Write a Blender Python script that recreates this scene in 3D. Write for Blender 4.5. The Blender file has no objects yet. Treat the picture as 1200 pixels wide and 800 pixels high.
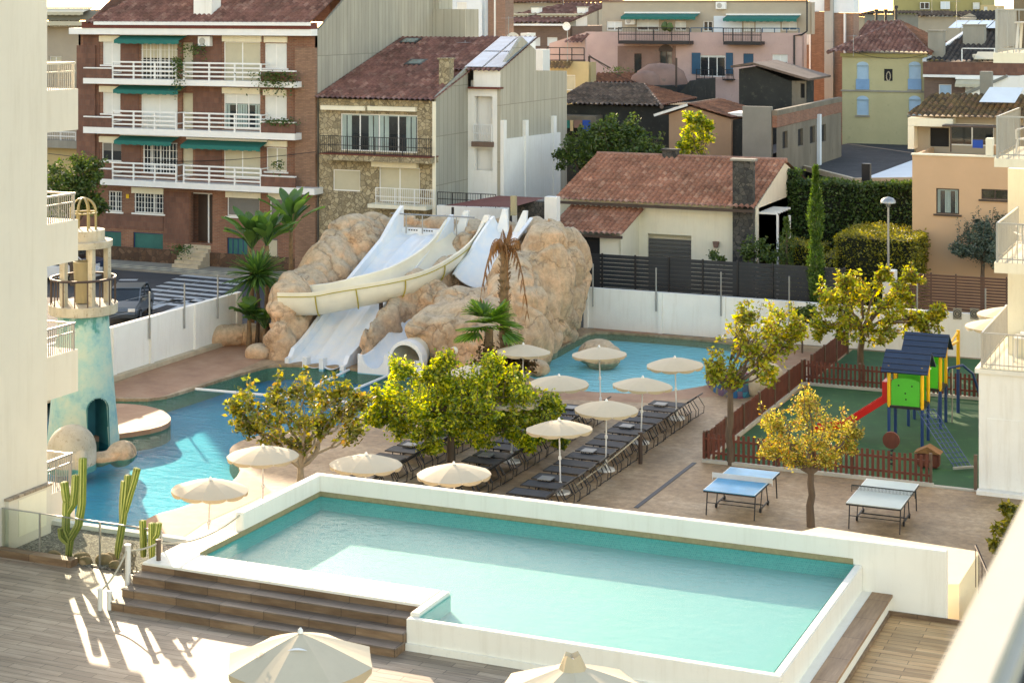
import bpy, bmesh, math, random
from math import sin, cos, pi, radians
from mathutils import Vector, Matrix, noise
from mathutils.geometry import delaunay_2d_cdt, intersect_point_tri_2d
random.seed(7)
scene = bpy.context.scene
COL = scene.collection
TH = radians(23.5); CT, ST = cos(TH), sin(TH); F = 2045.0; CH = 14.6; HY = 10.0
def kx(px): return (px-600)/F
def G(px, py, z=0.0):                      # a point of the horizontal plane z
    d = F*(CH-z)/(py-HY); x = kx(px)*d
    return (CT*x-ST*d, ST*x+CT*d)
def FV(px, py, v):                         # a point of a wall facing the camera (plane y = v)
    d = v/(ST*kx(px)+CT); x = kx(px)*d
    return (CT*x-ST*d, CH-(py-HY)*d/F)
def FU(px, py, u):                         # a point of a side wall (plane x = u)
    d = u/(CT*kx(px)-ST); x = kx(px)*d
    return (ST*x+CT*d, CH-(py-HY)*d/F)
def PD(u, v): return -ST*u+CT*v            # depth of a ground point
# ------------------------------------------------------------------ materials
MATS = {}
def newmat(name):
    m = bpy.data.materials.new(name); m.use_nodes = True
    nt = m.node_tree; nt.nodes.clear()
    out = nt.nodes.new('ShaderNodeOutputMaterial'); b = nt.nodes.new('ShaderNodeBsdfPrincipled')
    nt.links.new(b.outputs[0], out.inputs[0]); MATS[name] = m
    return m, nt, b, out
def N(nt, t, **kw):
    n = nt.nodes.new(t)
    for k, v in kw.items():
        if k.startswith('i_'):
            key = k[2:].replace('_', ' ')
            n.inputs[int(key) if key.isdigit() else key].default_value = v
        else: setattr(n, k, v)
    return n
def tone(x): return x*(max(x, 1e-4)/.8)**.3
def rgba(c): return (tone(c[0]), tone(c[1]), tone(c[2]), 1.0)
def ramp(nt, fac, stops):
    r = nt.nodes.new('ShaderNodeValToRGB'); e = r.color_ramp.elements
    while len(e) < len(stops): e.new(0.5)
    for i, (p, c) in enumerate(stops): e[i].position = p; e[i].color = rgba(c)
    nt.links.new(fac, r.inputs[0]); return r.outputs[0]
def coords(nt, scale=(1,1,1), rot=(0,0,0), kind='Object'):
    tc = nt.nodes.new('ShaderNodeTexCoord'); mp = nt.nodes.new('ShaderNodeMapping')
    mp.inputs['Scale'].default_value = scale; mp.inputs['Rotation'].default_value = rot
    nt.links.new(tc.outputs[kind], mp.inputs[0]); return mp.outputs[0]
def wallcoords(nt):                         # (u+v, z) so that bricks run round a corner
    tc = nt.nodes.new('ShaderNodeTexCoord'); s = nt.nodes.new('ShaderNodeSeparateXYZ'); nt.links.new(tc.outputs['Object'], s.inputs[0])
    a = N(nt, 'ShaderNodeMath', operation='ADD'); nt.links.new(s.outputs[0], a.inputs[0]); nt.links.new(s.outputs[1], a.inputs[1])
    c = nt.nodes.new('ShaderNodeCombineXYZ'); nt.links.new(a.outputs[0], c.inputs[0]); nt.links.new(s.outputs[2], c.inputs[1])
    return c.outputs[0]
def noisetex(nt, vec, scale, detail=4, rough=.6):
    n = N(nt, 'ShaderNodeTexNoise'); n.inputs['Scale'].default_value = scale; n.inputs['Detail'].default_value = detail; n.inputs['Roughness'].default_value = rough
    nt.links.new(vec, n.inputs['Vector']); return n
def mix(nt, fac, a, b, mode='MIX'):
    m = N(nt, 'ShaderNodeMix', data_type='RGBA', blend_type=mode)
    for s, v in ((0, fac), (6, a), (7, b)):
        if isinstance(v, (int, float)): m.inputs[s].default_value = v
        elif isinstance(v, tuple): m.inputs[s].default_value = rgba(v)
        else: nt.links.new(v, m.inputs[s])
    return m.outputs[2]
def bump(nt, b, h, strength=.3, dist=.02):
    bp = N(nt, 'ShaderNodeBump'); bp.inputs['Strength'].default_value = strength; bp.inputs['Distance'].default_value = dist
    nt.links.new(h, bp.inputs['Height']); nt.links.new(bp.outputs[0], b.inputs['Normal']); return bp
def plain(name, c, rough=.7, var=.12, scale=2.0, metal=0, bmp=0, c2=None, spots=None, streak=False, stain=0):
    """a paint, plaster, metal or cloth with worn, uneven colour"""
    m, nt, b, out = newmat(name)
    v = coords(nt, (1, 1, .25) if streak else (1, 1, 1)); n = noisetex(nt, v, scale, 6, .65)
    lo = tuple(x*(1-var) for x in c); hi = tuple(min(1, x*(1+var*.7)) for x in c)
    if c2: lo = c2
    colr = ramp(nt, n.outputs[0], [(.32, lo), (.62, c), (.8, hi)])
    if spots:
        n2 = noisetex(nt, v, scale*4, 5, .7); f = ramp(nt, n2.outputs[0], [(.56, (0,0,0)), (.7, (1,1,1))])
        colr = mix(nt, f, colr, spots)
    if stain:                               # rain streaks and grime
        ns = noisetex(nt, coords(nt, (2.6,2.6,.22)), 1.7, 6, .7); colr = mix(nt, 1.0, colr, ramp(nt, ns.outputs[0], [(.30, (1-stain*.5,1-stain*.6,1-stain*.75)), (.50, (1,1,1))]), 'MULTIPLY')
        nf = noisetex(nt, coords(nt), 7, 6, .8); colr = mix(nt, 1.0, colr, ramp(nt, nf.outputs[0], [(.28, (1-stain*.5,)*3), (.42, (1,1,1))]), 'MULTIPLY')
    nt.links.new(colr, b.inputs['Base Color']); b.inputs['Roughness'].default_value = rough; b.inputs['Metallic'].default_value = metal
    if bmp: n3 = noisetex(nt, v, 25, 4); bump(nt, b, n3.outputs[0], bmp, .01)
    return m
def brickmat(name, c1, c2, mortar, w=.28, h=.075, ms=.012, wall=True, dirt=.25, rough=.85, noise_c=None, bmp=.4):
    m, nt, b, out = newmat(name)
    v = wallcoords(nt) if wall else coords(nt)
    t = N(nt, 'ShaderNodeTexBrick'); t.inputs['Scale'].default_value = 1; t.inputs['Brick Width'].default_value = w; t.inputs['Row Height'].default_value = h
    t.inputs['Mortar Size'].default_value = ms; t.inputs['Mortar Smooth'].default_value = .2; t.inputs['Bias'].default_value = 0
    t.inputs['Color1'].default_value = rgba(c1); t.inputs['Color2'].default_value = rgba(c2); t.inputs['Mortar'].default_value = rgba(mortar)
    nt.links.new(v, t.inputs['Vector'])
    n = noisetex(nt, coords(nt, (1,1,.4)), .9, 6, .7); d = ramp(nt, n.outputs[0], [(.3, (1-dirt,)*3), (.7, (1.0,)*3)])
    col = mix(nt, 1.0, t.outputs[0], d, 'MULTIPLY'); nt.links.new(col, b.inputs['Base Color']); b.inputs['Roughness'].default_value = rough
    if bmp:
        inv = N(nt, 'ShaderNodeMath', operation='SUBTRACT'); inv.inputs[0].default_value = 1; nt.links.new(t.outputs['Fac'], inv.inputs[1]); bump(nt, b, inv.outputs[0], bmp, .01)
    return m
def woodtile(name, c1, c2, c3, w=1.2, h=.2, swap=False, rough=.55):
    m, nt, b, out = newmat(name)
    v = coords(nt, (1,1,1), (0,0,pi/2) if swap else (0,0,0))
    t = N(nt, 'ShaderNodeTexBrick'); t.offset = .5; t.inputs['Scale'].default_value = 1; t.inputs['Brick Width'].default_value = w; t.inputs['Row Height'].default_value = h
    t.inputs['Mortar Size'].default_value = .006; t.inputs['Color1'].default_value = (0,0,0,1); t.inputs['Color2'].default_value = (1,1,1,1); t.inputs['Mortar'].default_value = (.5,.5,.5,1)
    nt.links.new(v, t.inputs['Vector'])
    n = noisetex(nt, coords(nt, (14,1.2,6) if swap else (1.2,14,6)), 1.6, 6, .75)
    w2 = noisetex(nt, coords(nt, (5,.5,5) if swap else (.5,5,5)), 1.1, 3, .6)
    g = ramp(nt, n.outputs[0], [(.28, c1), (.5, c2), (.72, c3)])
    g = mix(nt, .5, g, ramp(nt, w2.outputs[0], [(.3, c1), (.7, c3)]))
    sh = ramp(nt, t.outputs[0], [(0, (.78,)*3), (1, (1.08,)*3)]); g = mix(nt, 1.0, g, sh, 'MULTIPLY')
    g = mix(nt, t.outputs['Fac'], g, tuple(x*.35 for x in c1))
    nt.links.new(g, b.inputs['Base Color']); b.inputs['Roughness'].default_value = rough
    bump(nt, b, n.outputs[0], .25, .006)
    return m
def leafmat(name, cols, trans=.45):
    m, nt, b, out = newmat(name); nt.nodes.remove(b)
    g = N(nt, 'ShaderNodeNewGeometry'); n = len(cols)
    stops = [(i/(n-1) if n > 1 else 0, c) for i, c in enumerate(cols)]
    col = ramp(nt, g.outputs['Random Per Island'], stops)
    v = coords(nt); ns = noisetex(nt, v, .9, 2); br = ramp(nt, ns.outputs[0], [(.3, (.7,)*3), (.7, (1.25,)*3)]); col = mix(nt, 1.0, col, br, 'MULTIPLY')
    d = N(nt, 'ShaderNodeBsdfDiffuse'); t = N(nt, 'ShaderNodeBsdfTranslucent'); gl = N(nt, 'ShaderNodeBsdfGlossy'); gl.inputs['Roughness'].default_value = .4
    nt.links.new(col, d.inputs[0])
    tcol = mix(nt, 1.0, col, (1.25, 1.15, .55), 'MULTIPLY'); nt.links.new(tcol, t.inputs[0])
    ms = N(nt, 'ShaderNodeMixShader'); ms.inputs[0].default_value = trans; nt.links.new(d.outputs[0], ms.inputs[1]); nt.links.new(t.outputs[0], ms.inputs[2])
    m2 = N(nt, 'ShaderNodeMixShader'); m2.inputs[0].default_value = .05; nt.links.new(ms.outputs[0], m2.inputs[1]); nt.links.new(gl.outputs[0], m2.inputs[2])
    nt.links.new(m2.outputs[0], out.inputs[0]); return m
def tilemat(name, cols, rough=.8):
    m, nt, b, out = newmat(name)
    uv = N(nt, 'ShaderNodeUVMap'); fl = N(nt, 'ShaderNodeVectorMath', operation='FLOOR'); nt.links.new(uv.outputs[0], fl.inputs[0])
    wn = N(nt, 'ShaderNodeTexWhiteNoise', noise_dimensions='2D'); nt.links.new(fl.outputs[0], wn.inputs[0])
    n = len(cols); c = ramp(nt, wn.outputs[0], [(i/(n-1), x) for i, x in enumerate(cols)])
    ns = noisetex(nt, coords(nt), .7, 6, .7); d = ramp(nt, ns.outputs[0], [(.35, (.55,.55,.52)), (.6, (1,1,1))]); c = mix(nt, .8, c, d, 'MULTIPLY')
    n2 = noisetex(nt, coords(nt), 9, 5, .7); d2 = ramp(nt, n2.outputs[0], [(.3, (.7,.7,.7)), (.6, (1.1,1.1,1.1))]); c = mix(nt, 1.0, c, d2, 'MULTIPLY')
    nt.links.new(c, b.inputs['Base Color']); b.inputs['Roughness'].default_value = rough
    return m
# ------------------------------------------------------------------ mesh builder
def root_of(o):
    while o.parent: o = o.parent
    return o
class MB:
    def __init__(s): s.v = []; s.f = []; s.uv = None; s.smooth = False
    def quad(s, *p):
        n = len(s.v); s.v += [tuple(q) for q in p]; s.f.append(tuple(range(n, n+len(p)))); return s
    def box(s, x0, x1, y0, y1, z0, z1):
        if x0 > x1: x0, x1 = x1, x0
        if y0 > y1: y0, y1 = y1, y0
        if z0 > z1: z0, z1 = z1, z0
        n = len(s.v); s.v += [(x0,y0,z0),(x1,y0,z0),(x1,y1,z0),(x0,y1,z0),(x0,y0,z1),(x1,y0,z1),(x1,y1,z1),(x0,y1,z1)]
        s.f += [(n,n+3,n+2,n+1),(n+4,n+5,n+6,n+7),(n,n+1,n+5,n+4),(n+1,n+2,n+6,n+5),(n+2,n+3,n+7,n+6),(n+3,n,n+4,n+7)]; return s
    def bar(s, a, b, w=.04, h=None, up=(0,0,1)):
        h = h or w; a = Vector(a); b = Vector(b); d = b-a
        if d.length < 1e-6: return s
        d.normalize(); u = Vector(up); 
        if abs(d.dot(u)) > .98: u = Vector((1,0,0))
        x = d.cross(u).normalized()*(w/2); y = x.cross(d).normalized()*(h/2); n = len(s.v)
        for p in (a, b): s.v += [tuple(p-x-y), tuple(p+x-y), tuple(p+x+y), tuple(p-x+y)]
        s.f += [(n,n+1,n+2,n+3),(n+7,n+6,n+5,n+4),(n,n+4,n+5,n+1),(n+1,n+5,n+6,n+2),(n+2,n+6,n+7,n+3),(n+3,n+7,n+4,n)]; return s
    def tube(s, pts, r, seg=8, caps=True):
        pts = [Vector(p) for p in pts]; rs = r if isinstance(r, (list, tuple)) else [r]*len(pts); n0 = len(s.v); prev = None
        for i, p in enumerate(pts):
            d = (pts[min(i+1, len(pts)-1)]-pts[max(i-1, 0)]).normalized()
            if prev is None: u = Vector((0,0,1)) if abs(d.z) < .9 else Vector((1,0,0)); x = d.cross(u).normalized()
            else: x = (prev-d*prev.dot(d)); x = x.normalized() if x.length > 1e-5 else d.orthogonal().normalized()
            prev = x; y = d.cross(x)
            for k in range(seg):
                a = 2*pi*k/seg; s.v.append(tuple(p+(x*cos(a)+y*sin(a))*rs[i]))
        for i in range(len(pts)-1):
            for k in range(seg):
                a = n0+i*seg+k; b = n0+i*seg+(k+1) % seg; s.f.append((a, b, b+seg, a+seg))
        if caps:
            s.f.append(tuple(n0+k for k in reversed(range(seg)))); s.f.append(tuple(n0+(len(pts)-1)*seg+k for k in range(seg)))
        return s
    def cyl(s, x, y, z0, z1, r, seg=12, r2=None): return s.tube([(x,y,z0),(x,y,z1)], [r, r2 if r2 is not None else r], seg)
    def lathe(s, x, y, prof, seg=24, close=False):
        n0 = len(s.v)
        for r, z in prof:
            for k in range(seg): a = 2*pi*k/seg; s.v.append((x+r*cos(a), y+r*sin(a), z))
        for i in range(len(prof)-1):
            for k in range(seg):
                a = n0+i*seg+k; b = n0+i*seg+(k+1) % seg; s.f.append((a, b, b+seg, a+seg))
        if close:
            s.f.append(tuple(n0+k for k in reversed(range(seg)))); s.f.append(tuple(n0+(len(prof)-1)*seg+k for k in range(seg)))
        return s
    def prism(s, poly, z0, z1):
        n = len(s.v); m = len(poly); s.v += [(p[0],p[1],z0) for p in poly]+[(p[0],p[1],z1) for p in poly]
        s.f += [tuple(n+i for i in reversed(range(m))), tuple(n+m+i for i in range(m))]
        for i in range(m): j = (i+1) % m; s.f.append((n+i, n+j, n+m+j, n+m+i))
        return s
    def extr(s, poly, axis, a0, a1):        # polygon of (p,z) extruded along x ('u') or y ('v')
        n = len(s.v); m = len(poly); mk = (lambda p, a: (a, p[0], p[1])) if axis == 'u' else (lambda p, a: (p[0], a, p[1]))
        s.v += [mk(p, a0) for p in poly]+[mk(p, a1) for p in poly]
        s.f += [tuple(n+i for i in reversed(range(m))), tuple(n+m+i for i in range(m))]
        for i in range(m): j = (i+1) % m; s.f.append((n+i, n+j, n+m+j, n+m+i))
        return s
    def rot(s, ang, cx=0, cy=0):
        c, q = cos(ang), sin(ang); s.v = [(cx+(x-cx)*c-(y-cy)*q, cy+(x-cx)*q+(y-cy)*c, z) for x, y, z in s.v]; return s
    def build(s, name, mat, parent=None, smooth=False, bevel=0, up=False):
        me = bpy.data.meshes.new(name)
        o3 = Vector(root_of(parent).get('_o', (0,0,0))) if parent else Vector((0,0,0))
        me.from_pydata([tuple(Vector(p)-o3) for p in s.v], [], s.f); me.validate()
        bm = bmesh.new(); bm.from_mesh(me); bmesh.ops.recalc_face_normals(bm, faces=bm.faces)
        if up:
            for f in bm.faces:
                if f.normal.z < 0: f.normal_flip()
        if bevel: bmesh.ops.bevel(bm, geom=[e for e in bm.edges if len(e.link_faces) == 2 and e.calc_face_angle(0) > .6], offset=bevel, segments=2, affect='EDGES', clamp_overlap=True)
        bm.to_mesh(me); bm.free()
        o = bpy.data.objects.new(name, me); COL.objects.link(o)
        me.materials.append(MATS[mat] if isinstance(mat, str) else mat)
        if smooth:
            for p in me.polygons: p.use_smooth = True
            if smooth != 'all': me.set_sharp_from_angle(angle=radians(40))
        if parent: o.parent = parent
        return o
def tag(o, label=None, cat=None, group=None, kind=None):
    if label: o['label'] = label
    if cat: o['category'] = cat
    if group: o['group'] = group
    if kind: o['kind'] = kind
    return o
def thing(name, loc, label, cat, group=None, rz=0, proto=False):
    o = bpy.data.objects.new(name, None); COL.objects.link(o); o.empty_display_size = .2
    o.location = loc; o.rotation_euler = (0, 0, rz)
    o['_o'] = (0,0,0) if proto else tuple(loc)
    return tag(o, label, cat, group)
KIDS = {}
def copy_tree(o, parent=None):
    c = o.copy(); COL.objects.link(c)
    if parent: c.parent = parent
    for ch in [x for x in o.children]: copy_tree(ch, c)
    return c
def place(proto, loc, rz, label, group=None, first=[None], used=set(), scale=None):
    o = proto if proto.name not in used else copy_tree(proto)
    used.add(proto.name); o.location = loc; o.rotation_euler = (0,0,rz); o['label'] = label
    if scale: o.scale = scale
    if group: o['group'] = group
    return o
def struct(mb, name, mat, **k): return tag(mb.build(name, mat, None, **k), kind='structure')
# ------------------------------------------------------------------ roof of barrel tiles, clipped to a polygon
def tiles(pts, name, mat, parent, tw=.26, th=.42, amp=.045, caps=None):
    tw *= 1.15; amp = tw*.40
    P = [Vector(p) for p in pts]; e = (P[1]-P[0]).normalized(); n = e.cross(P[2]-P[0]).normalized()
    if n.z < 0: n = -n
    s = n.cross(e).normalized()
    if s.z < 0: s = -s
    A = [(p-P[0]).dot(e) for p in P]; B = [(p-P[0]).dot(s) for p in P]
    a0, a1, b0, b1 = min(A)-.05, max(A)+.05, min(B), max(B)+.02; nc = int(math.ceil((a1-a0)/tw)); nr = int(math.ceil((b1-b0)/th)); sg = 6
    bm = bmesh.new(); uvl = bm.loops.layers.uv.new('UVMap'); lines = []
    for r in range(nr):
        for q, off in ((0, .035), (1, 0.0)):
            row = []
            for c in range(nc*sg+1):
                a = a0+c*tw/sg; h = amp*sin(pi*((c/sg) % 1))**.8
                row.append(bm.verts.new(P[0]+e*a+s*(b0+(r+q)*th)+n*(h+off)))
            lines.append(row)
    for i in range(len(lines)-1):
        for c in range(nc*sg):
            f = bm.faces.new((lines[i][c], lines[i][c+1], lines[i+1][c+1], lines[i+1][c])); f.smooth = (i % 2 == 0)
            for lp in f.loops: lp[uvl].uv = (c/sg//1+.5, i//2+.5)
    cen = sum(P, Vector())/len(P)
    for i in range(len(P)):
        p, q = P[i], P[(i+1) % len(P)]; pn = (q-p).cross(n).normalized()
        if pn.dot(cen-p) > 0: pn = -pn
        if i == 0: continue
        bmesh.ops.bisect_plane(bm, geom=bm.verts[:]+bm.edges[:]+bm.faces[:], plane_co=p, plane_no=pn, clear_outer=True)
    o3 = Vector(root_of(parent).get('_o', (0,0,0)))
    for v in bm.verts: v.co -= o3
    me = bpy.data.meshes.new(name); bm.to_mesh(me); bm.free(); me.materials.append(MATS[mat])
    o = bpy.data.objects.new(name, me); COL.objects.link(o); o.parent = parent
    return o
# wall with real openings; plane y=v facing -y ('v') or plane x=u facing +x ('u')
def wall(axis, c, a0, a1, z0, z1, holes, name, mat, parent, thick=.25, top=None):
    """holes: (a_lo, a_hi, z_lo, z_hi). top: None or list of (a,z) outline above z1 for gables"""
    mb = MB(); d = thick if axis == 'v' else -thick
    A = sorted({a0, a1}|{h[i] for h in holes for i in (0,1) if a0 < h[i] < a1}); Z = sorted({z0, z1}|{h[i] for h in holes for i in (2,3) if z0 < h[i] < z1})
    P = (lambda a, k, z: (a, c+k, z)) if axis == 'v' else (lambda a, k, z: (c+k, a, z))
    inh = lambda a, z: any(h[0] < a < h[1] and h[2] < z < h[3] for h in holes)
    for i in range(len(A)-1):
        for j in range(len(Z)-1):
            if not inh((A[i]+A[i+1])/2, (Z[j]+Z[j+1])/2):
                mb.quad(P(A[i],0,Z[j]), P(A[i+1],0,Z[j]), P(A[i+1],0,Z[j+1]), P(A[i],0,Z[j+1]))
    for h in holes:
        a, b, y, z = h
        mb.quad(P(a,0,y), P(a,d,y), P(a,d,z), P(a,0,z)); mb.quad(P(b,0,y), P(b,d,y), P(b,d,z), P(b,0,z))
        mb.quad(P(a,0,y), P(b,0,y), P(b,d,y), P(a,d,y)); mb.quad(P(a,0,z), P(b,0,z), P(b,d,z), P(a,d,z))
    if top: mb.quad(*[P(p[0], 0, p[1]) for p in top])
    return mb.build(name, mat, parent)
# ------------------------------------------------------------------ the materials of the place
plain('ledge_paint', (.56,.54,.47), .85, .06, 3)
plain('cream_wall', (.64,.60,.52), .85, .04, .5, bmp=.15, stain=.10)
plain('cream_house', (.74,.70,.58), .85, .06, .6, bmp=.1, stain=.12)
plain('white_wall', (.75,.74,.70), .8, .06, .5, bmp=.1, stain=.14)
plain('white_old', (.78,.76,.70), .85, .10, 1.2, bmp=.15, streak=True)
plain('pool_wall', (.76,.73,.66), .6, .04, .6, stain=.10, bmp=.08)
plain('slab_plaster', (.84,.72,.52), .7, .05)
plain('white_paint', (.80,.80,.78), .45, .05)
plain('bluish_white', (.70,.75,.78), .7, .08, .8)
plain('grey_metal', (.42,.43,.43), .4, .1, metal=.6)
plain('steel', (.5,.5,.48), .35, .1, metal=.7)
plain('dark_metal', (.05,.05,.055), .45, .2, metal=.3)
plain('lounger_fabric', (.11,.12,.135), .8, .15, 6)
plain('grey_top', (.33,.35,.36), .5, .1)
plain('brown_metal', (.11,.075,.06), .5, .2)
plain('canvas', (.60,.54,.43), .85, .05, 1.5)
plain('canvas_valance', (.58,.49,.35), .85, .06, 1.5)
plain('rope', (.55,.50,.40), .9, .2, 8)
plain('ink', (.10,.10,.11), .6, .05)
plain('blue_top', (.08,.44,.70), .35, .2, 2.0)
plain('pale_top', (.50,.58,.56), .4, .08, 1.5)
plain('net', (.65,.68,.68), .8, .1)
plain('net_dark', (.08,.09,.09), .8, .1)
plain('tyre', (.03,.03,.03), .8, .1)
plain('green_panel', (.06,.52,.07), .4, .1)
plain('navy_roof', (.02,.06,.13), .5, .2)
plain('yellow_post', (.80,.52,.03), .4, .08)
plain('blue_post', (.03,.10,.26), .4, .15)
plain('red_slide', (.62,.02,.02), .35, .1)
plain('playground_green', (.035,.15,.065), .9, .18, .6, spots=(.06,.20,.07))
plain('navy_line', (.05,.07,.10), .6, .2)
plain('kerb_stone', (.55,.53,.47), .8, .15, 1.5)
plain('concrete', (.40,.38,.33), .9, .2, .9, bmp=.3, streak=True)
plain('old_concrete', (.28,.25,.20), .95, .3, .8, bmp=.4, streak=True, spots=(.14,.13,.11))
plain('asphalt', (.075,.085,.10), .9, .25, .8, bmp=.2)
plain('road_paint', (.55,.58,.60), .7, .12, 3)
plain('town_ground', (.16,.15,.13), .95, .3, .2)
plain('teal_cloth', (.0,.22,.19), .8, .1)
plain('blue_cloth', (.02,.12,.42), .8, .1)
plain('shutter_white', (.72,.73,.70), .6, .05)
plain('shutter_cream', (.58,.54,.42), .6, .06)
plain('shutter_blue', (.42,.58,.70), .5, .08)
plain('shutter_grey', (.25,.24,.22), .6, .1)
plain('shutter_teal', (.02,.20,.18), .6, .25, 1)
plain('shutter_deepblue', (.02,.07,.20), .5, .1)
plain('blue_glaze', (.25,.42,.60), .5, .1)
plain('blue_wood', (.01,.13,.22), .5, .15)
plain('dark_interior', (.03,.03,.032), .8, .3)
plain('dim_room', (.16,.15,.13), .9, .3, .8)
plain('curtain', (.42,.50,.47), .9, .2, 3, streak=True)
plain('dark_slat', (.035,.045,.055), .55, .25, 2, streak=True)
plain('brown_slat', (.17,.095,.07), .6, .2, 2)
plain('picket', (.22,.075,.045), .7, .3, 3, streak=True)
plain('post_brown', (.20,.14,.10), .6, .2)
plain('peach_wall', (.66,.47,.32), .9, .06, .5, bmp=.15)
plain('peach_dark', (.52,.36,.25), .9, .1, .5)
plain('pink_wall', (.62,.46,.42), .9, .12, .7, bmp=.2, spots=(.52,.40,.36))
plain('pink_raw', (.36,.24,.20), .95, .25, .7, bmp=.4, spots=(.25,.19,.16))
plain('cream_beige', (.50,.44,.36), .9, .1, .5, bmp=.1)
plain('olive_wall', (.55,.51,.33), .9, .10, .6, bmp=.15, spots=(.46,.43,.28))
plain('yellow_wall', (.60,.49,.30), .9, .1, .6)
plain('mustard_wall', (.44,.39,.20), .9, .1, .6)
plain('dark_render', (.07,.075,.07), .95, .3, .6, bmp=.3, spots=(.12,.12,.10))
plain('grey_wall', (.30,.30,.27), .9, .15, .6, bmp=.2)
plain('flat_roof', (.07,.075,.085), .9, .3, .5, bmp=.3, spots=(.13,.13,.13))
plain('roof_trim', (.22,.06,.04), .7, .2)
plain('copper_drain', (.10,.06,.045), .5, .2)
plain('slide_white', (.80,.80,.78), .3, .05, 1.0, c2=(.66,.74,.80), streak=False)
plain('flume_cream', (.80,.77,.66), .4, .08, 1.0)
plain('yellow_seam', (.50,.42,.08), .6, .1)
plain('yellowed_metal', (.40,.34,.18), .5, .2)
plain('barrel_wood', (.44,.39,.26), .8, .2, 3, streak=True)
plain('tower_cream', (.50,.47,.39), .85, .22, 1.8, bmp=.25, spots=(.30,.27,.21), stain=.3)
plain('cactus_green', (.27,.33,.07), .7, .25, 3)
plain('cactus_ridge', (.66,.62,.24), .8, .2, 5)
plain('dead_wood', (.40,.35,.27), .95, .25, 5)
plain('bark', (.20,.15,.11), .95, .3, 6, bmp=.5, streak=True)
plain('palm_bark', (.30,.21,.13), .95, .35, 8, bmp=.7)
plain('dead_frond', (.33,.19,.09), .9, .3, 5)
plain('stone_pale', (.60,.52,.40), .9, .2, 2, bmp=.4)
plain('gravel_rock', (.45,.33,.20), .9, .25, 3, bmp=.5)
plain('car_silver', (.22,.25,.27), .3, .03, metal=.6)
plain('car_white', (.7,.72,.74), .25, .03)
plain('car_blue', (.06,.12,.20), .3, .05, metal=.3)
plain('light_plastic', (.75,.72,.66), .5, .05)
plain('tan_cloth', (.6,.52,.4), .9, .1)
plain('solar_frame', (.5,.52,.52), .4, .05, metal=.5)
plain('red_paint', (.5,.05,.03), .6, .1)
plain('white_flower', (.8,.78,.7), .8, .1)
def glassmat(name, c, rough=.08):
    m, nt, b, out = newmat(name); n = noisetex(nt, coords(nt), .8, 2)
    nt.links.new(ramp(nt, n.outputs[0], [(.35, tuple(x*.6 for x in c)), (.65, c)]), b.inputs['Base Color'])
    b.inputs['Roughness'].default_value = rough; b.inputs['Specular IOR Level'].default_value = .8
glassmat('window_glass', (.05,.07,.08)); glassmat('car_glass', (.02,.04,.05)); glassmat('solar_glass', (.30,.42,.52), .15); glassmat('roof_glass', (.25,.32,.30), .15)
def screen_glass():
    m, nt, b, out = newmat('balustrade_glass'); nt.nodes.remove(b)
    t = N(nt, 'ShaderNodeBsdfTransparent'); t.inputs[0].default_value = (.90,.94,.91,1); g = N(nt, 'ShaderNodeBsdfGlossy'); g.inputs['Roughness'].default_value = .02
    f = N(nt, 'ShaderNodeFresnel'); f.inputs[0].default_value = 1.35; ms = N(nt, 'ShaderNodeMixShader')
    nt.links.new(f.outputs[0], ms.inputs[0]); nt.links.new(t.outputs[0], ms.inputs[1]); nt.links.new(g.outputs[0], ms.inputs[2]); nt.links.new(ms.outputs[0], out.inputs[0])
screen_glass()
brickmat('brick_red', (.38,.19,.125), (.29,.14,.095), (.34,.26,.20), .30, .085, .012, dirt=.3)
brickmat('brick_brown', (.30,.165,.12), (.24,.13,.10), (.22,.16,.13), .30, .30, .008, dirt=.35)
brickmat('brick_end', (.42,.27,.19), (.32,.20,.14), (.30,.20,.15), .28, .085, .015, dirt=.25)
brickmat('brick_tall', (.42,.27,.21), (.34,.22,.17), (.33,.24,.19), .28, .10, .02, dirt=.2)
brickmat('brick_pale', (.28,.19,.15), (.23,.16,.13), (.26,.2,.16), .28, .08, .012, dirt=.2)
brickmat('deck_edge', (.30,.22,.16), (.22,.16,.12), (.08,.06,.05), 1.2, .5, .006, dirt=.3)
woodtile('deck_wood', (.23,.18,.135), (.36,.285,.22), (.53,.45,.36))
woodtile('deck_warm', (.46,.27,.13), (.64,.42,.23), (.80,.59,.36))
woodtile('step_wood', (.15,.115,.09), (.25,.195,.155), (.38,.31,.25), 1.06, 3.0)
woodtile('riser_wood', (.17,.10,.06), (.28,.18,.11), (.42,.30,.20), 1.06, 3.0)
woodtile('bench_wood', (.26,.15,.08), (.40,.25,.15), (.55,.38,.24), 1.2, 3.0, True)
def panels(name, c, w, row, col_dark, dirt=.15):
    """sheet cladding: ribs w metres apart, horizontal joints every row metres"""
    m, nt, b, out = newmat(name); v = wallcoords(nt)
    t = N(nt, 'ShaderNodeTexBrick'); t.offset = 0; t.inputs['Scale'].default_value = 1; t.inputs['Brick Width'].default_value = w; t.inputs['Row Height'].default_value = row
    t.inputs['Mortar Size'].default_value = .022; t.inputs['Mortar Smooth'].default_value = .4
    t.inputs['Color1'].default_value = rgba(c); t.inputs['Color2'].default_value = rgba(tuple(x*.90 for x in c)); t.inputs['Mortar'].default_value = rgba(col_dark); nt.links.new(v, t.inputs['Vector'])
    n = noisetex(nt, coords(nt, (1,1,.15)), 1.5, 6, .7); d = ramp(nt, n.outputs[0], [(.3, (1-dirt,)*3), (.7, (1,1,1))])
    nt.links.new(mix(nt, 1.0, t.outputs[0], d, 'MULTIPLY'), b.inputs['Base Color']); b.inputs['Roughness'].default_value = .8
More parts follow.
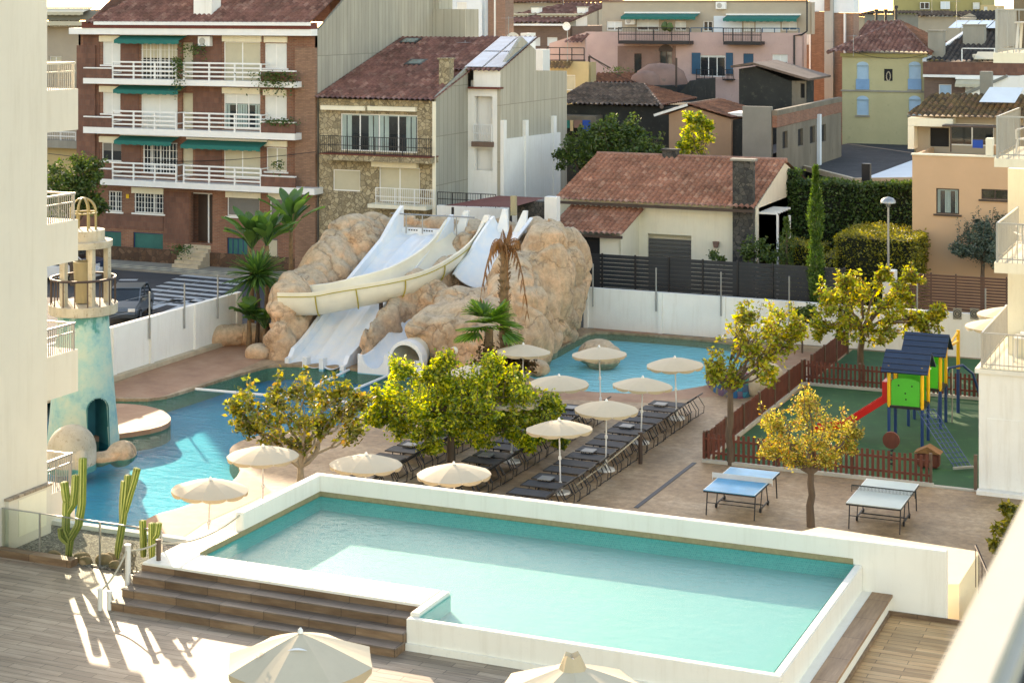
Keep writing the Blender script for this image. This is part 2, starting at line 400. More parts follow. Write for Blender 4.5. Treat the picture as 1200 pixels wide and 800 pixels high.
panels('clad_beige', (.51,.48,.40), .55, 3.1, (.33,.31,.25)); panels('clad_grey', (.43,.42,.36), .5, 2.6, (.29,.27,.22)); panels('clad_grey_green', (.47,.45,.38), .42, 4, (.30,.29,.24), .22)
panels('tower_clad', (.46,.47,.45), 1.2, 6, (.33,.34,.33)); panels('shutter_slats', (.70,.71,.68), 9, .09, (.5,.51,.5)); panels('garage_slats', (.19,.185,.17), 9, .22, (.09,.09,.085))
def stonemat(name, cols, mortar, scale, edge=.05, wallc=True):
    m, nt, b, out = newmat(name); v = coords(nt)
    vo = N(nt, 'ShaderNodeTexVoronoi', feature='F1'); vo.inputs['Scale'].default_value = scale; ve = N(nt, 'ShaderNodeTexVoronoi', feature='DISTANCE_TO_EDGE'); ve.inputs['Scale'].default_value = scale
    nt.links.new(v, vo.inputs['Vector']); nt.links.new(v, ve.inputs['Vector'])
    s = N(nt, 'ShaderNodeSeparateColor'); nt.links.new(vo.outputs['Color'], s.inputs[0])
    c = ramp(nt, s.outputs[0], [(i/(len(cols)-1), x) for i, x in enumerate(cols)]); e = ramp(nt, ve.outputs[0], [(edge*.5, (0,0,0)), (edge, (1,1,1))])
    n = noisetex(nt, v, 8, 5); c = mix(nt, .5, c, ramp(nt, n.outputs[0], [(.3, (.5,.5,.5)), (.7, (1,1,1))]), 'MULTIPLY')
    nt.links.new(mix(nt, e, mortar, c), b.inputs['Base Color']); b.inputs['Roughness'].default_value = .9; bump(nt, b, ve.outputs[0], .6, .05)
stonemat('crazy_stone', [(.50,.42,.28),(.34,.29,.20),(.60,.52,.37),(.42,.36,.25)], (.24,.20,.14), 4.2, .07)
stonemat('dark_stone', [(.10,.10,.095),(.17,.16,.14),(.07,.07,.07),(.22,.20,.17)], (.05,.05,.045), 4.5)
stonemat('base_stone', [(.22,.13,.08),(.15,.09,.06),(.28,.18,.12)], (.10,.07,.05), 3.5)
stonemat('gravel', [(.30,.27,.22),(.50,.46,.38),(.20,.18,.15),(.42,.38,.30)], (.12,.11,.09), 14, .1)
stonemat('mosaic', [(.02,.12,.35),(.03,.35,.45),(.35,.08,.15),(.05,.20,.30),(.45,.35,.10),(.02,.10,.30),(.10,.40,.30)], (.03,.12,.25), 3.5, .03)
tilemat('tile_brown', [(.26,.14,.115),(.31,.17,.145),(.21,.11,.095),(.38,.24,.205)])
tilemat('tile_red', [(.41,.215,.15),(.45,.245,.175),(.37,.19,.135),(.52,.32,.24)])
tilemat('tile_grey', [(.17,.12,.095),(.23,.17,.135),(.13,.10,.085),(.28,.21,.17)])
tilemat('tile_dark', [(.09,.08,.08),(.12,.105,.10),(.07,.065,.065),(.15,.13,.12)])
tilemat('tile_ochre', [(.20,.14,.075),(.27,.19,.10),(.15,.11,.07),(.30,.19,.12)])
tilemat('tile_orange', [(.28,.13,.08),(.36,.18,.11),(.22,.11,.075)])
# paving
def paving():
    m, nt, b, out = newmat('plaza_paving'); v = coords(nt)
    n = noisetex(nt, v, .35, 8, .72); n2 = noisetex(nt, v, 4, 6, .75)
    c = ramp(nt, n.outputs[0], [(.34, (.30,.215,.135)), (.5, (.42,.31,.20)), (.66, (.54,.43,.31))])
    d = ramp(nt, n2.outputs[0], [(.3, (.62,.60,.58)), (.65, (1.08,)*3)]); c = mix(nt, 1.0, c, d, 'MULTIPLY')
    n3 = noisetex(nt, v, .9, 7, .8); f = ramp(nt, n3.outputs[0], [(.56, (0,0,0)), (.72, (.6,.6,.6))]); c = mix(nt, f, c, (.42,.38,.33))
    nt.links.new(c, b.inputs['Base Color']); b.inputs['Roughness'].default_value = .62; bump(nt, b, n2.outputs[0], .3, .01)
    m, nt, b, out = newmat('beach_paving'); v = coords(nt); n = noisetex(nt, v, .8, 6, .7)
    c = ramp(nt, n.outputs[0], [(.3, (.34,.20,.13)), (.5, (.42,.26,.17)), (.7, (.48,.33,.23))]); nt.links.new(c, b.inputs['Base Color']); b.inputs['Roughness'].default_value = .7
paving()
def rockmat():
    m, nt, b, out = newmat('rock'); v = coords(nt)
    n = noisetex(nt, v, .45, 8, .7); n2 = noisetex(nt, v, 5, 8, .75)
    c = ramp(nt, n.outputs[0], [(.33, (.44,.33,.24)), (.47, (.55,.40,.275)), (.6, (.68,.475,.325)), (.75, (.62,.45,.315))])
    g = N(nt, 'ShaderNodeNewGeometry'); s = N(nt, 'ShaderNodeSeparateXYZ'); nt.links.new(g.outputs['Normal'], s.inputs[0])
    up = ramp(nt, s.outputs[2], [(.25, (0,0,0)), (.8, (.75,.75,.75))]); c = mix(nt, up, c, (.50,.44,.34))
    c = mix(nt, 1.0, c, ramp(nt, n2.outputs[0], [(.32, (.78,.76,.74)), (.6, (1.08,)*3)]), 'MULTIPLY')
    nt.links.new(c, b.inputs['Base Color']); b.inputs['Roughness'].default_value = .9
    n4 = noisetex(nt, v, .8, 4, .6); vm = N(nt, 'ShaderNodeVectorMath', operation='MULTIPLY_ADD'); vm.inputs[1].default_value = (1.8,1.8,1.8); nt.links.new(n4.outputs['Color'], vm.inputs[0]); nt.links.new(v, vm.inputs[2])
    ve = N(nt, 'ShaderNodeTexVoronoi', feature='DISTANCE_TO_EDGE'); ve.inputs['Scale'].default_value = .42; nt.links.new(vm.outputs[0], ve.inputs['Vector'])
    crk = ramp(nt, ve.outputs[0], [(0, (0,0,0)), (.035, (1,1,1))]); c = mix(nt, 1.0, c, ramp(nt, ve.outputs[0], [(0, (.74,.71,.68)), (.022, (1,1,1))]), 'MULTIPLY'); nt.links.new(c, b.inputs['Base Color'])
    n3 = noisetex(nt, v, 2.2, 10, .8); ad = mix(nt, .3, n3.outputs[0], crk); bump(nt, b, ad, .75, .13)
rockmat()
def towermat():
    m, nt, b, out = newmat('tower_paint'); v = coords(nt); n = noisetex(nt, v, 1.1, 7, .7)
    s = N(nt, 'ShaderNodeSeparateXYZ'); nt.links.new(v, s.inputs[0])
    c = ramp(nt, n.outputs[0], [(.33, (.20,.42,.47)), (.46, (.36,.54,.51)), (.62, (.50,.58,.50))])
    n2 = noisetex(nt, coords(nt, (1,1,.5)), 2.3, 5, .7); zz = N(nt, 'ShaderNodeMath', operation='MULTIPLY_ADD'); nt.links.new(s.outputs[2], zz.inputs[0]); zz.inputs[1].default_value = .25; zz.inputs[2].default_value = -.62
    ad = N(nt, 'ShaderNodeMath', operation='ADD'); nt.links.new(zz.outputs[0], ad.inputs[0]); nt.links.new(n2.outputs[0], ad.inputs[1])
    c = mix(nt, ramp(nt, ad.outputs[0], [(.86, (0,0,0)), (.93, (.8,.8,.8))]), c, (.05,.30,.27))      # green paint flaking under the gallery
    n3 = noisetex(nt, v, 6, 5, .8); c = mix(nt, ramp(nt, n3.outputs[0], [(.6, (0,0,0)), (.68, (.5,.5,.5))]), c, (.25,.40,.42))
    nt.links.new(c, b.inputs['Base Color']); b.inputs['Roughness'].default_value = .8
    plain('tower_teal', (.03,.25,.28), .7, .25, 1.5)
towermat()
def water(name, tint, bscale, bstr, aniso=(1,1,1), ior=1.24, deep=None):
    m, nt, b, out = newmat(name); nt.nodes.remove(b)
    v = coords(nt, aniso); n = noisetex(nt, v, bscale, 5, .6); bp = N(nt, 'ShaderNodeBump'); bp.inputs['Strength'].default_value = bstr; bp.inputs['Distance'].default_value = .05; nt.links.new(n.outputs[0], bp.inputs['Height'])
    t = N(nt, 'ShaderNodeBsdfTransparent'); t.inputs[0].default_value = rgba(tint); g = N(nt, 'ShaderNodeBsdfGlossy'); g.inputs['Roughness'].default_value = .03; g.inputs[0].default_value = (.30,.31,.32,1); nt.links.new(bp.outputs[0], g.inputs['Normal'])
    ge = N(nt, 'ShaderNodeNewGeometry'); dt = N(nt, 'ShaderNodeVectorMath', operation='DOT_PRODUCT'); nt.links.new(ge.outputs['Incoming'], dt.inputs[0]); nt.links.new(bp.outputs[0], dt.inputs[1])
    ab = N(nt, 'ShaderNodeMath', operation='ABSOLUTE'); nt.links.new(dt.outputs['Value'], ab.inputs[0]); om = N(nt, 'ShaderNodeMath', operation='SUBTRACT', use_clamp=True); om.inputs[0].default_value = 1; nt.links.new(ab.outputs[0], om.inputs[1])
    pw = N(nt, 'ShaderNodeMath', operation='POWER'); pw.inputs[1].default_value = 5; nt.links.new(om.outputs[0], pw.inputs[0]); f = N(nt, 'ShaderNodeMath', operation='MULTIPLY_ADD', use_clamp=True); f.inputs[1].default_value = .98; f.inputs[2].default_value = .02; nt.links.new(pw.outputs[0], f.inputs[0]); ms = N(nt, 'ShaderNodeMixShader')
    nt.links.new(f.outputs[0], ms.inputs[0]); nt.links.new(t.outputs[0], ms.inputs[1]); nt.links.new(g.outputs[0], ms.inputs[2]); nt.links.new(ms.outputs[0], out.inputs[0])
water('pool_water', (.82,.97,.96), 3.2, .35, (1,1.6,1)); water('lagoon_water', (.45,.92,.98), 2.0, .7, (1,2.2,1)); water('paddle_water', (.75,.96,.99), 2.2, .8, (1,2,1))
plain('pool_floor', (.22,.48,.45), .6, .04, .7); plain('lagoon_floor', (.003,.34,.43), .7, .12, .35, c2=(.002,.26,.36)); plain('paddle_floor', (.34,.72,.74), .7, .1, .5)
brickmat('pool_mosaic', (.14,.56,.50), (.09,.48,.45), (.25,.6,.55), .05, .05, .004, dirt=.1, rough=.3, bmp=0); plain('tile_band', (.42,.36,.22), .6, .2, 8)
leafmat('leaf_lime', [(.10,.19,.025),(.28,.38,.03),(.55,.58,.05),(.72,.70,.08),(.36,.46,.04),(.12,.22,.03),(.18,.28,.03),(.60,.54,.06)], .6)
leafmat('leaf_deep', [(.025,.05,.012),(.05,.085,.02),(.09,.12,.02),(.16,.17,.03)], .35)
leafmat('leaf_magnolia', [(.06,.09,.02),(.14,.17,.03),(.34,.30,.05),(.46,.42,.09),(.14,.20,.04),(.32,.35,.07),(.20,.27,.05),(.38,.24,.06)], .5)
leafmat('leaf_gold', [(.22,.27,.05),(.42,.42,.08),(.55,.50,.12),(.66,.62,.30),(.55,.28,.04),(.18,.22,.05),(.30,.34,.06),(.40,.30,.06)], .5)
leafmat('leaf_autumn', [(.10,.16,.03),(.28,.37,.04),(.52,.56,.07),(.28,.18,.07),(.18,.26,.04),(.60,.50,.06),(.36,.44,.06)], .55)
leafmat('leaf_brown', [(.14,.09,.05),(.20,.12,.06),(.10,.09,.04),(.24,.16,.07)], .3)
leafmat('leaf_hedge', [(.065,.125,.045),(.10,.18,.06),(.15,.24,.08)], .35)
leafmat('leaf_trim', [(.14,.17,.03),(.26,.27,.04),(.42,.38,.05),(.10,.14,.03)], .4); leafmat('leaf_olive', [(.09,.14,.115),(.13,.19,.16),(.20,.25,.21),(.07,.11,.085)], .25)
leafmat('leaf_bush', [(.05,.10,.03),(.09,.16,.045),(.17,.24,.06),(.07,.12,.03)], .35); leafmat('leaf_cypress', [(.06,.13,.03),(.11,.20,.045),(.19,.29,.06)], .35)
leafmat('leaf_palm', [(.06,.14,.06),(.10,.21,.08),(.22,.36,.12)], .45); leafmat('leaf_fan', [(.10,.22,.05),(.18,.34,.08),(.30,.46,.10)], .5); leafmat('leaf_dead', [(.28,.13,.05),(.36,.20,.08),(.22,.12,.06)], .3)
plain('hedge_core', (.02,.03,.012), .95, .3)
# ------------------------------------------------------------------ ground, plaza, water, deck
def inside(p, poly):
    x, y = p; c = False; j = len(poly)-1
    for i in range(len(poly)):
        xi, yi = poly[i]; xj, yj = poly[j]
        if (yi > y) != (yj > y) and x < (xj-xi)*(y-yi)/(yj-yi)+xi: c = not c
        j = i
    return c
def smooth_poly(P, n=2):
    for _ in range(n):
        Q = []
        for i in range(len(P)):
            a, b = P[i], P[(i+1) % len(P)]; Q += [(a[0]*.75+b[0]*.25, a[1]*.75+b[1]*.25), (a[0]*.25+b[0]*.75, a[1]*.25+b[1]*.75)]
        P = Q
    return P
def sheet(outer, holes, z):
    vs = []; es = []
    for L in [outer]+holes:
        n = len(vs); vs += [Vector(p) for p in L]; es += [(n+i, n+(i+1) % len(L)) for i in range(len(L))]
    r = delaunay_2d_cdt(vs, es, [], 0, 1e-5); mb = MB(); mb.v = [(v.x, v.y, z) for v in r[0]]
    for f in r[2]:
        c = sum((r[0][i] for i in f), Vector((0,0)))/len(f); c = (c.x, c.y)
        if inside(c, outer) and not any(inside(c, h) for h in holes): mb.f.append(tuple(f))
    return mb
def rim(mb, poly, z0, z1):
    n = len(mb.v); m = len(poly); mb.v += [(p[0],p[1],z0) for p in poly]+[(p[0],p[1],z1) for p in poly]
    for i in range(m): j = (i+1) % m; mb.f.append((n+i, n+j, n+m+j, n+m+i))
    return mb
g = lambda L: [G(*p) for p in L]
LAG = g([(225,455),(262,443),(300,432),(318,427),(360,427),(420,432),(480,437),(545,444),(572,446),(556,458),(520,462),(480,467),(445,474),(425,484),(405,498),(350,503),(310,508),(284,515),(269,524),(269,533),(283,548),(276,561),(252,578),(215,594),(178,603),(158,620),(146,636),(130,645)])
LAG = LAG + [(-27.4, 40.5), (-27.6, 36.2), (-46, 36.2), (-46, 60)] + [G(60,462), G(100,465), G(137,467), G(185,467)]
LAG = smooth_poly(LAG, 1)
ISLE = smooth_poly(g([(60,476),(137,474),(165,476),(188,481),(200,489),(200,496),(185,503),(150,509),(60,520)]), 1)
PAD = smooth_poly(g([(600,428),(644,414),(684,392),(700,388),(760,392),(820,397),(870,403),(893,412),(880,424),(857,440),(835,450),(790,458),(750,461),(690,459),(660,454),(628,446)]), 1)
HOLE = [(-46,36),(-24.6,36),(-22.4,36),(-22.4,20),(2,20),(2,36),(2,74.8),(-46,74.8)]
struct(sheet([(-900,-60),(900,-60),(900,1200),(-900,1200)], [[(-45,20.5),(10,20.5),(10,74.4),(-41.85,74.4),(-41.85,50),(-46.5,50),(-46.5,20.5)]], -.02), 'town_ground', 'town_ground')
plaza = sheet([(-46.6,20.4),(10.1,20.4),(10.1,74.5),(-41.8,74.5),(-41.8,49.9),(-46.6,49.9)], [LAG, PAD], 0.0)
rim(plaza, LAG, -.12, 0); rim(plaza, PAD, -.12, 0); struct(plaza, 'plaza_pavement', 'plaza_paving')
bz = MB(); rim(bz, LAG, -.75, -.12); rim(bz, PAD, -.5, -.12); struct(bz, 'pool_sides', 'tile_band')
def fl(poly, z, name, mat): return struct(sheet(poly, [], z), name, mat)
fl(LAG, -.62, 'lagoon_floor', 'lagoon_floor'); fl(PAD, -.38, 'paddling_pool_floor', 'paddle_floor')
struct(sheet(LAG, [ISLE], -.11), 'lagoon_water', 'lagoon_water', up=True); struct(sheet(PAD, [], -.09), 'paddling_pool_water', 'paddle_water', up=True)
isl = sheet(ISLE, [], .06); rim(isl, ISLE, -1.3, .06); struct(isl, 'pool_island', 'beach_paving')
# brown walkways and beach round the water
struct(sheet(g([(130,452),(165,437),(240,404),(297,396),(312,420),(262,441),(223,453),(186,466),(137,465)]), [], .006), 'walkway', 'beach_paving')
struct(sheet(g([(690,381),(1010,420),(960,425),(905,430),(893,413),(870,402.5),(820,396.5),(760,391.5),(700,387.5)]), [], .006), 'pool_surround', 'beach_paving')
struct(sheet(g([(629,447),(661,455),(690,460),(750,462),(790,459),(835,451),(860,440),(900,432),(905,445),(850,463),(760,472),(660,468),(600,462),(560,470),(480,478),(440,492),(428,485),(447,475.5),(482,468),(522,463),(560,459)]), [], .006), 'pool_path', 'beach_paving')
struct(sheet(g([(147,637),(159,621),(180,604),(216,595),(254,579),(278,562),(286,552),(300,560),(318,576),(290,590),(240,612),(200,640),(170,665)]), [], .006), 'beach', 'beach_paving')
# playground, drain
PG = [(-16.6,54.1),(-7.0,54.1),(-7.0,74.3),(-16.4,74.3)]
struct(sheet(PG, [], .012), 'playground_floor', 'playground_green')
k = MB(); k.box(-16.8,-9.45,53.95,54.1,0,.1).box(-9.45,-7,53.95,54.1,0,.05).box(-16.75,-16.6,54.1,74.2,0,.12).box(-16.6,-7,66.55,66.7,0,.12); struct(k, 'kerb', 'kerb_stone')
d0, d1 = G(745,595), G(814,542); dm = MB(); dm.bar((d0[0],d0[1],.008),(d1[0],d1[1],.008),.14,.01); struct(dm, 'drain_channel', 'navy_line')
# lane lines floating in the water
for a, b in (((222,456),(430,474)), ((340,468),(411,433)), ((392,467),(466,436))):
    p, q = G(*a, -.1), G(*b, -.1); m = MB().tube([(p[0],p[1],-.07),(q[0],q[1],-.07)], .055, 6)
    tag(m.build('lane_line', 'white_paint', None, smooth=True), {222: 'long white float line crossing the deep lagoon towards the trees', 340: 'white float line running from the wide white slide, left of its pair', 392: 'white float line running from the grey chute, right of its pair'}[a[0]], 'float line', 'float lines on the lagoon')
# street
struct(sheet([(-120,50),(-42.1,50),(-42.1,75),(-30,77),(-30,80.6),(-120,80.6)], [], .0), 'road', 'asphalt')
pv = MB().box(-120,-44,80.6,83.15,0,.13); struct(pv, 'pavement', 'concrete')
chk = MB()
for i in range(22):
    u = -65+i*.85
    for j in range(2): chk.quad((u+.42*j,80.75+.5*j,.134),(u+.42+.42*j,80.75+.5*j,.134),(u+.62+.42*j,81.2+.5*j,.134),(u+.2+.42*j,81.2+.5*j,.134))
struct(chk, 'pavement_pattern', 'shutter_cream')
cw = MB()
def stripe(a, b, w=.45):
    p, q = G(*a), G(*b); cw.bar((p[0],p[1],.006),(q[0],q[1],.006),w,.004)
for i in range(8): stripe((213-i*9.2, 322.5+i*4.1), (288-i*8, 330+i*4.4-1))
for a, b in (((140,328),(161,328)), ((175,362),(210,350)), ((196,366),(236,350)), ((214,352),(120,362))): stripe(a, b, .5)
struct(cw, 'crosswalk', 'road_paint')
# ------------------------------------------------------------------ terrace deck and its pool
DZ = 2.0; WZ = 2.62; CZ = 2.68; TZ = 3.12
dk = MB(); dk.box(-44,-8.35,15,30.7,1.0,DZ); dk.box(-44,-22.3,30.7,32.3,1.0,DZ); struct(dk, 'deck', 'deck_wood')
ds = MB(); ds.quad((-44,32.3,0),(-22.3,32.3,0),(-22.3,32.3,1.99),(-44,32.3,1.99)).quad((-22.3,32.3,0),(-22.3,30.8,0),(-22.3,30.8,1.99),(-22.3,32.3,1.99)); struct(ds, 'deck_side', 'white_wall')
rd = MB(); rd.box(-7.5,1.5,15,37.5,1.0,1.63); struct(rd, 'side_deck', 'deck_warm')
rdk = MB().box(-7.5,1.5,37.44,37.5,1.63,1.72).box(-7.499,-7.45,15,37.44,1.63,1.70); struct(rdk, 'side_deck_skirting', 'riser_wood')
struct(MB().box(-44,-24.8,32.1,32.35,DZ,2.16), 'deck_kerb', 'riser_wood')
P = thing('raised_pool', (-14.9,34,2), 'raised rectangular swimming pool with white walls and still turquoise water', 'swimming pool')
U0, U1, V0, VC, V1, VN, UN = -21.45, -8.27, 30.85, 32.25, 37.5, 30.65, -15.4
fl_ = MB(); fl_.box(U0,U1,VC,V1,1.2,2.27); fl_.box(UN,U1,V0,VC,1.2,2.27); fl_.build('pool_floor', 'pool_floor', P)
w = MB(); e = .008; zt_ = 2.60
for (x0,y0,x1,y1) in ((U0+e,V1-e,U1,V1-e),(U0+e,VC,U0+e,V1-e),(U1+.02,V0,U1+.02,V1),(UN,V0-.02,U1+.02,V0-.02),(U0+e,VC+e,UN+e,VC+e),(UN+e,V0-.02,UN+e,VC+e)): w.quad((x0,y0,1.5),(x1,y1,1.5),(x1,y1,zt_),(x0,y0,zt_))
w.build('pool_lining', 'pool_mosaic', P)
wb = MB(); wb.box(U0,U1+.0,V1-.012,V1+.01,2.601,2.73).box(U0-.01,U0+.012,VC,V1-.013,2.601,2.73); wb.build('tile_band', 'tile_band', P)
ws = MB(); ws.v = [(U0,VC,WZ),(UN,VC,WZ),(UN,V0-.03,WZ),(U1+.03,V0-.03,WZ),(U1+.03,V1,WZ),(U0,V1,WZ)]; ws.f = [(0,1,4,5),(1,2,3,4)]; ws.build('pool_water', 'pool_water', P, up=True)
cp = MB(); cp.box(-22.3,UN-.21,31.3,VC,2.2,CZ).box(-22.3,U0,VC,34.0,0,CZ); 
co = cp.build('coping', 'pool_wall', P, bevel=.012)
jt = MB()
for i in range(6): jt.box(-21.3+i*1.07,-21.29+i*1.07,31.3,VC,CZ,CZ+.003)
jt.build('coping_joint', 'deck_edge', P)
fw = MB(); fw.box(UN-.2,U1+.2,VN,V0-.03,DZ,WZ-.01).box(UN-.2,UN,V0-.03,VC+.0,DZ,CZ+.0); fw.build('overflow_wall', 'pool_wall', P, bevel=.02)
MB().box(UN-.19,U1+.25,VN-.05,VN,DZ,2.14).build('plinth', 'pool_wall', P)
MB().box(U1+.03,U1+.2,V0-.028,V1,1.2,WZ-.01).build('side_wall', 'pool_wall', P, bevel=.02)
sp = MB(); sp.extr([(U1+.2,1.2),(-7.5,1.2),(-7.5,2.0),(U1+.2,2.0)], 'v', 20, V1); sp.build('bench_base', 'pool_wall', P)
MB().box(-7.86,-7.42,20,V1-.01,2.01,2.07).build('bench_top', 'bench_wood', P)
MB().box(U1+.2,-7.86,20,V1,1.9,2.06).build('bench_ledge', 'pool_wall', P)
bw = MB(); bw.box(U0-.22,-6.29,V1,V1+.22,0,TZ); bw.build('back_wall', 'pool_wall', P, bevel=.02)
MB().box(U0-.22,U0,34.0,V1,0,TZ).build('end_wall', 'pool_wall', P, bevel=.02)
# the pale slab of the stair behind the pool's right end
tp = thing('stair_parapet', (-8,40,0), 'pale flat stair slab pointing out behind the right end of the pool wall', 'stair slab')
a = [G(960,617,2.0), G(1148,646,2.0), G(1124,684,2.0), G(1100,684,2.0), G(940,622,2.0)]
MB().prism(a, 0, 2.0).build('slab', 'slab_plaster', tp)
# steps up to the pool
st = thing('pool_steps', (-18.8,30.8,2), 'four brown wood look steps leading up to the pool edge', 'steps')
for i in range(4):
    z = DZ+.17*(i+1); v = 31.3-.37*(3-i)
    if i < 3: MB().box(-22.3,UN-.2,v-.01,31.3,z-.03,z).build('tread', 'step_wood', st)
    MB().box(-22.28,UN-.2,v,31.3 if i < 3 else 31.31,z-.17,z-.03 if i < 3 else CZ-.001).build('riser', 'riser_wood', st) if i < 3 else MB().box(-22.3,UN-.2,31.285,31.30,z-.17,2.63).build('riser', 'riser_wood', st)
# ------------------------------------------------------------------ building helpers
def HV(v, x0, y0, x1, y1):
    xm, ym = (x0+x1)/2, (y0+y1)/2
    return (FV(x0, ym, v)[0], FV(x1, ym, v)[0], FV(xm, y1, v)[1], FV(xm, y0, v)[1])
def HU(u, x0, y0, x1, y1):
    xm, ym = (x0+x1)/2, (y0+y1)/2
    return (FU(x0, ym, u)[0], FU(x1, ym, u)[0], FU(xm, y1, u)[1], FU(xm, y0, u)[1])
def pane(parent, axis, c, h, kind='glass', frame='white_paint', shut='shutter_white', nm=1, bars=0, part=.5, sill=None, curtain=False, name=None):
    """a window in the opening h of the plane c: frame, mullions, then glass or a roller shutter"""
    a0, a1, z0, z1 = h; a0, a1 = min(a0,a1), max(a0,a1); sg = 1 if axis == 'v' else -1; dp = .13*sg
    B = (lambda m, x0, x1, k0, k1, y0, y1: m.box(x0,x1,c+k0*sg,c+k1*sg,y0,y1)) if axis == 'v' else (lambda m, x0, x1, k0, k1, y0, y1: m.box(c+k0*sg,c+k1*sg,x0,x1,y0,y1))
    f = MB(); t = .06 if a1-a0 > .7 else .045
    B(f,a0,a0+t,.08,.15,z0,z1); B(f,a1-t,a1,.08,.15,z0,z1); B(f,a0+t,a1-t,.08,.15,z1-t,z1); B(f,a0+t,a1-t,.08,.15,z0,z0+t)
    for i in range(1, nm+1):
        x = a0+(a1-a0)*i/(nm+1); B(f,x-t*.55,x+t*.55,.085,.145,z0+t,z1-t)
    for i in range(bars):
        x = a0+(a1-a0)*(i+.5)/bars; B(f,x-.013,x+.013,.03,.05,z0+.03,z1-.03)
    if bars:
        for q in range(1, 4): z = z0+(z1-z0)*q/4; B(f,a0,a1,.02,.03,z-.012,z+.012)
    w = f.build(name or 'window', frame, parent)
    zc = z0 if kind == 'shutter' else (z1 if kind == 'glass' else z0+(z1-z0)*(1-part))
    if kind != 'shutter':
        g_ = MB(); B(g_,a0+t,a1-t,.11,.12,z0+t,min(zc,z1-t)); g_.build('pane', 'window_glass', w)
    if kind != 'glass':
        s_ = MB(); n = max(3, int((z1-t-max(zc,z0+t))/.11)); zz = max(zc,z0+t); st_ = (z1-t-zz)/n
        for i in range(n): B(s_,a0+t,a1-t,.098,.108,zz+i*st_+.012,zz+(i+1)*st_)
        B(s_,a0+t,a1-t,.103,.12,zz,z1-t); s_.build('shutter', shut, w)
    if curtain:
        k = MB(); n = 14
        for i in range(n):
            x = a0+t+(a1-a0-2*t)*i/n; B(k,x,x+(a1-a0-2*t)/n*.8,.096+.006*(i%2),.108,z0+t,(z1-t) if kind == 'glass' else zc-.02) if not (.28 < (i%7)/7 < .6) else None
        zt9 = (z1-t) if kind == 'glass' else zc-.02; B(k,a0+t,a1-t,.098,.106,zt9-.05,zt9-.002); k.build('curtain', 'curtain', w)
    if sill:
        q = MB(); B(q,a0-.12,a1+.12,-.08,-.003,z0-.09,z0-.005); q.build('sill', sill, w)
    return w
def room(parent, axis, c, h, mat='dark_interior', depth=.4):
    a0, a1, z0, z1 = h; m = MB(); k = c+depth*(1 if axis == 'v' else -1)
    if axis == 'v': m.box(a0-.1,a1+.1,k,k+.05,z0-.1,z1+.1)
    else: m.box(k-.05,k,a0-.1,a1+.1,z0-.1,z1+.1)
    return m.build('interior', mat, parent)
def rail_v(u0, u1, v, z, h, n_post, n_bar, t=.05, vert=0):
    """railing parallel to a facade"""
    m = MB()
    for i in range(n_post): u = u0+(u1-u0)*i/(n_post-1); m.box(u-t*.6,u+t*.6,v-t*.6,v+t*.6,z,z+h)
    for i in range(n_bar): zz = z+h*(i+1)/n_bar; m.box(u0,u1,v-t*.75,v-t*.61,zz-t*1.0,zz+t*.3)
    if vert:
        n = int((u1-u0)/vert)
        for i in range(n+1): u = u0+(u1-u0)*i/n; m.box(u-.008,u+.008,v-.01,v+.01,z+.03,z+h-.02)
    return m
def awning(parent, u0, u1, v, z, out=.8, drop=.35, mat='teal_cloth'):
    m = MB(); m.extr([(v,z),(v-out,z-drop),(v-out,z-drop-.02),(v,z-.04)], 'u', u0, u1); n = max(6,int((u1-u0)/.25))
    for i in range(n): a = u0+(u1-u0)*i/n; m.box(a,a+(u1-u0)/n*.98,v-out-.015,v-out,z-drop-.2-(.03 if i % 2 else 0),z-drop)
    o = m.build('awning', mat, parent); MB().box(u0-.05,u1+.05,v-.14,v-.002,z+.002,z+.12).build('awning_box', 'white_paint', o); return o
def core(parent, u0, u1, v0, v1, z0, z1, mat, name='body'): return MB().box(u0,u1,v0,v1,z0,z1).build(name, mat, parent)
def ac_unit(parent, u, v, z):
    m = MB().box(u,u+.8,v-.32,v-.02,z,z+.55); o = m.build('air_conditioner', 'white_paint', parent, bevel=.02)
    MB().tube([(u+.3,v-.33,z+.28),(u+.3,v-.345,z+.28)], .2, 14).build('fan_grille', 'grey_metal', o)
def chimney(parent, u0, u1, v0, v1, z0, z1, mat, capm='concrete'):
    c = MB().box(u0,u1,v0,v1,z0,z1).build('chimney', mat, parent); MB().box(u0-.07,u1+.07,v0-.07,v1+.07,z1+.005,z1+.09).build('chimney_cap', capm, c); return c
def aerial(u, v, z, h, label):
    m = MB().tube([(u,v,z),(u,v,z+h)], .02, 5)
    for i in range(6): m.tube([(u-.35+.03*i,v-.4+.16*i,z+h-.1),(u+.35-.03*i,v-.4+.16*i,z+h-.1)], .008, 4)
    m.tube([(u,v-.45,z+h-.1),(u,v+.45,z+h-.1)], .012, 4)
    tag(m.build('roof_aerial', 'grey_metal'), label, 'aerial', 'aerials on the roofs')
def ridge(parent, a, b, mat, r=.12, name='ridge'): return MB().tube([a, b], r, 8).build(name, mat, parent, smooth=True)

# ================================================================== brick apartment block
V = 83.2; S_ = FV(372, 100, V)[0]; L_ = FV(92, 100, V)[0]
A = thing('apartment_block', (L_, V, 0), 'four storey dark red brick apartment block with white balcony rails and green awnings', 'apartment block')
zf = lambda y, px=220: FV(px, y, V)[1]
ZE = 13.35
rows = [(48,96),(106,152),(164,205)]
holes = []; wins = []
def addw(x0, y0, x1, y1, **k): h = HV(V, x0, y0, x1, y1); holes.append(h); wins.append((h, k))
# left column windows
addw(120,49,141,76, kind='shutter', sill='white_paint'); addw(120,107,141,133, kind='shutter', sill='white_paint'); addw(119,167,142,189, kind='half', part=.45, shut='shutter_grey', sill='white_paint')
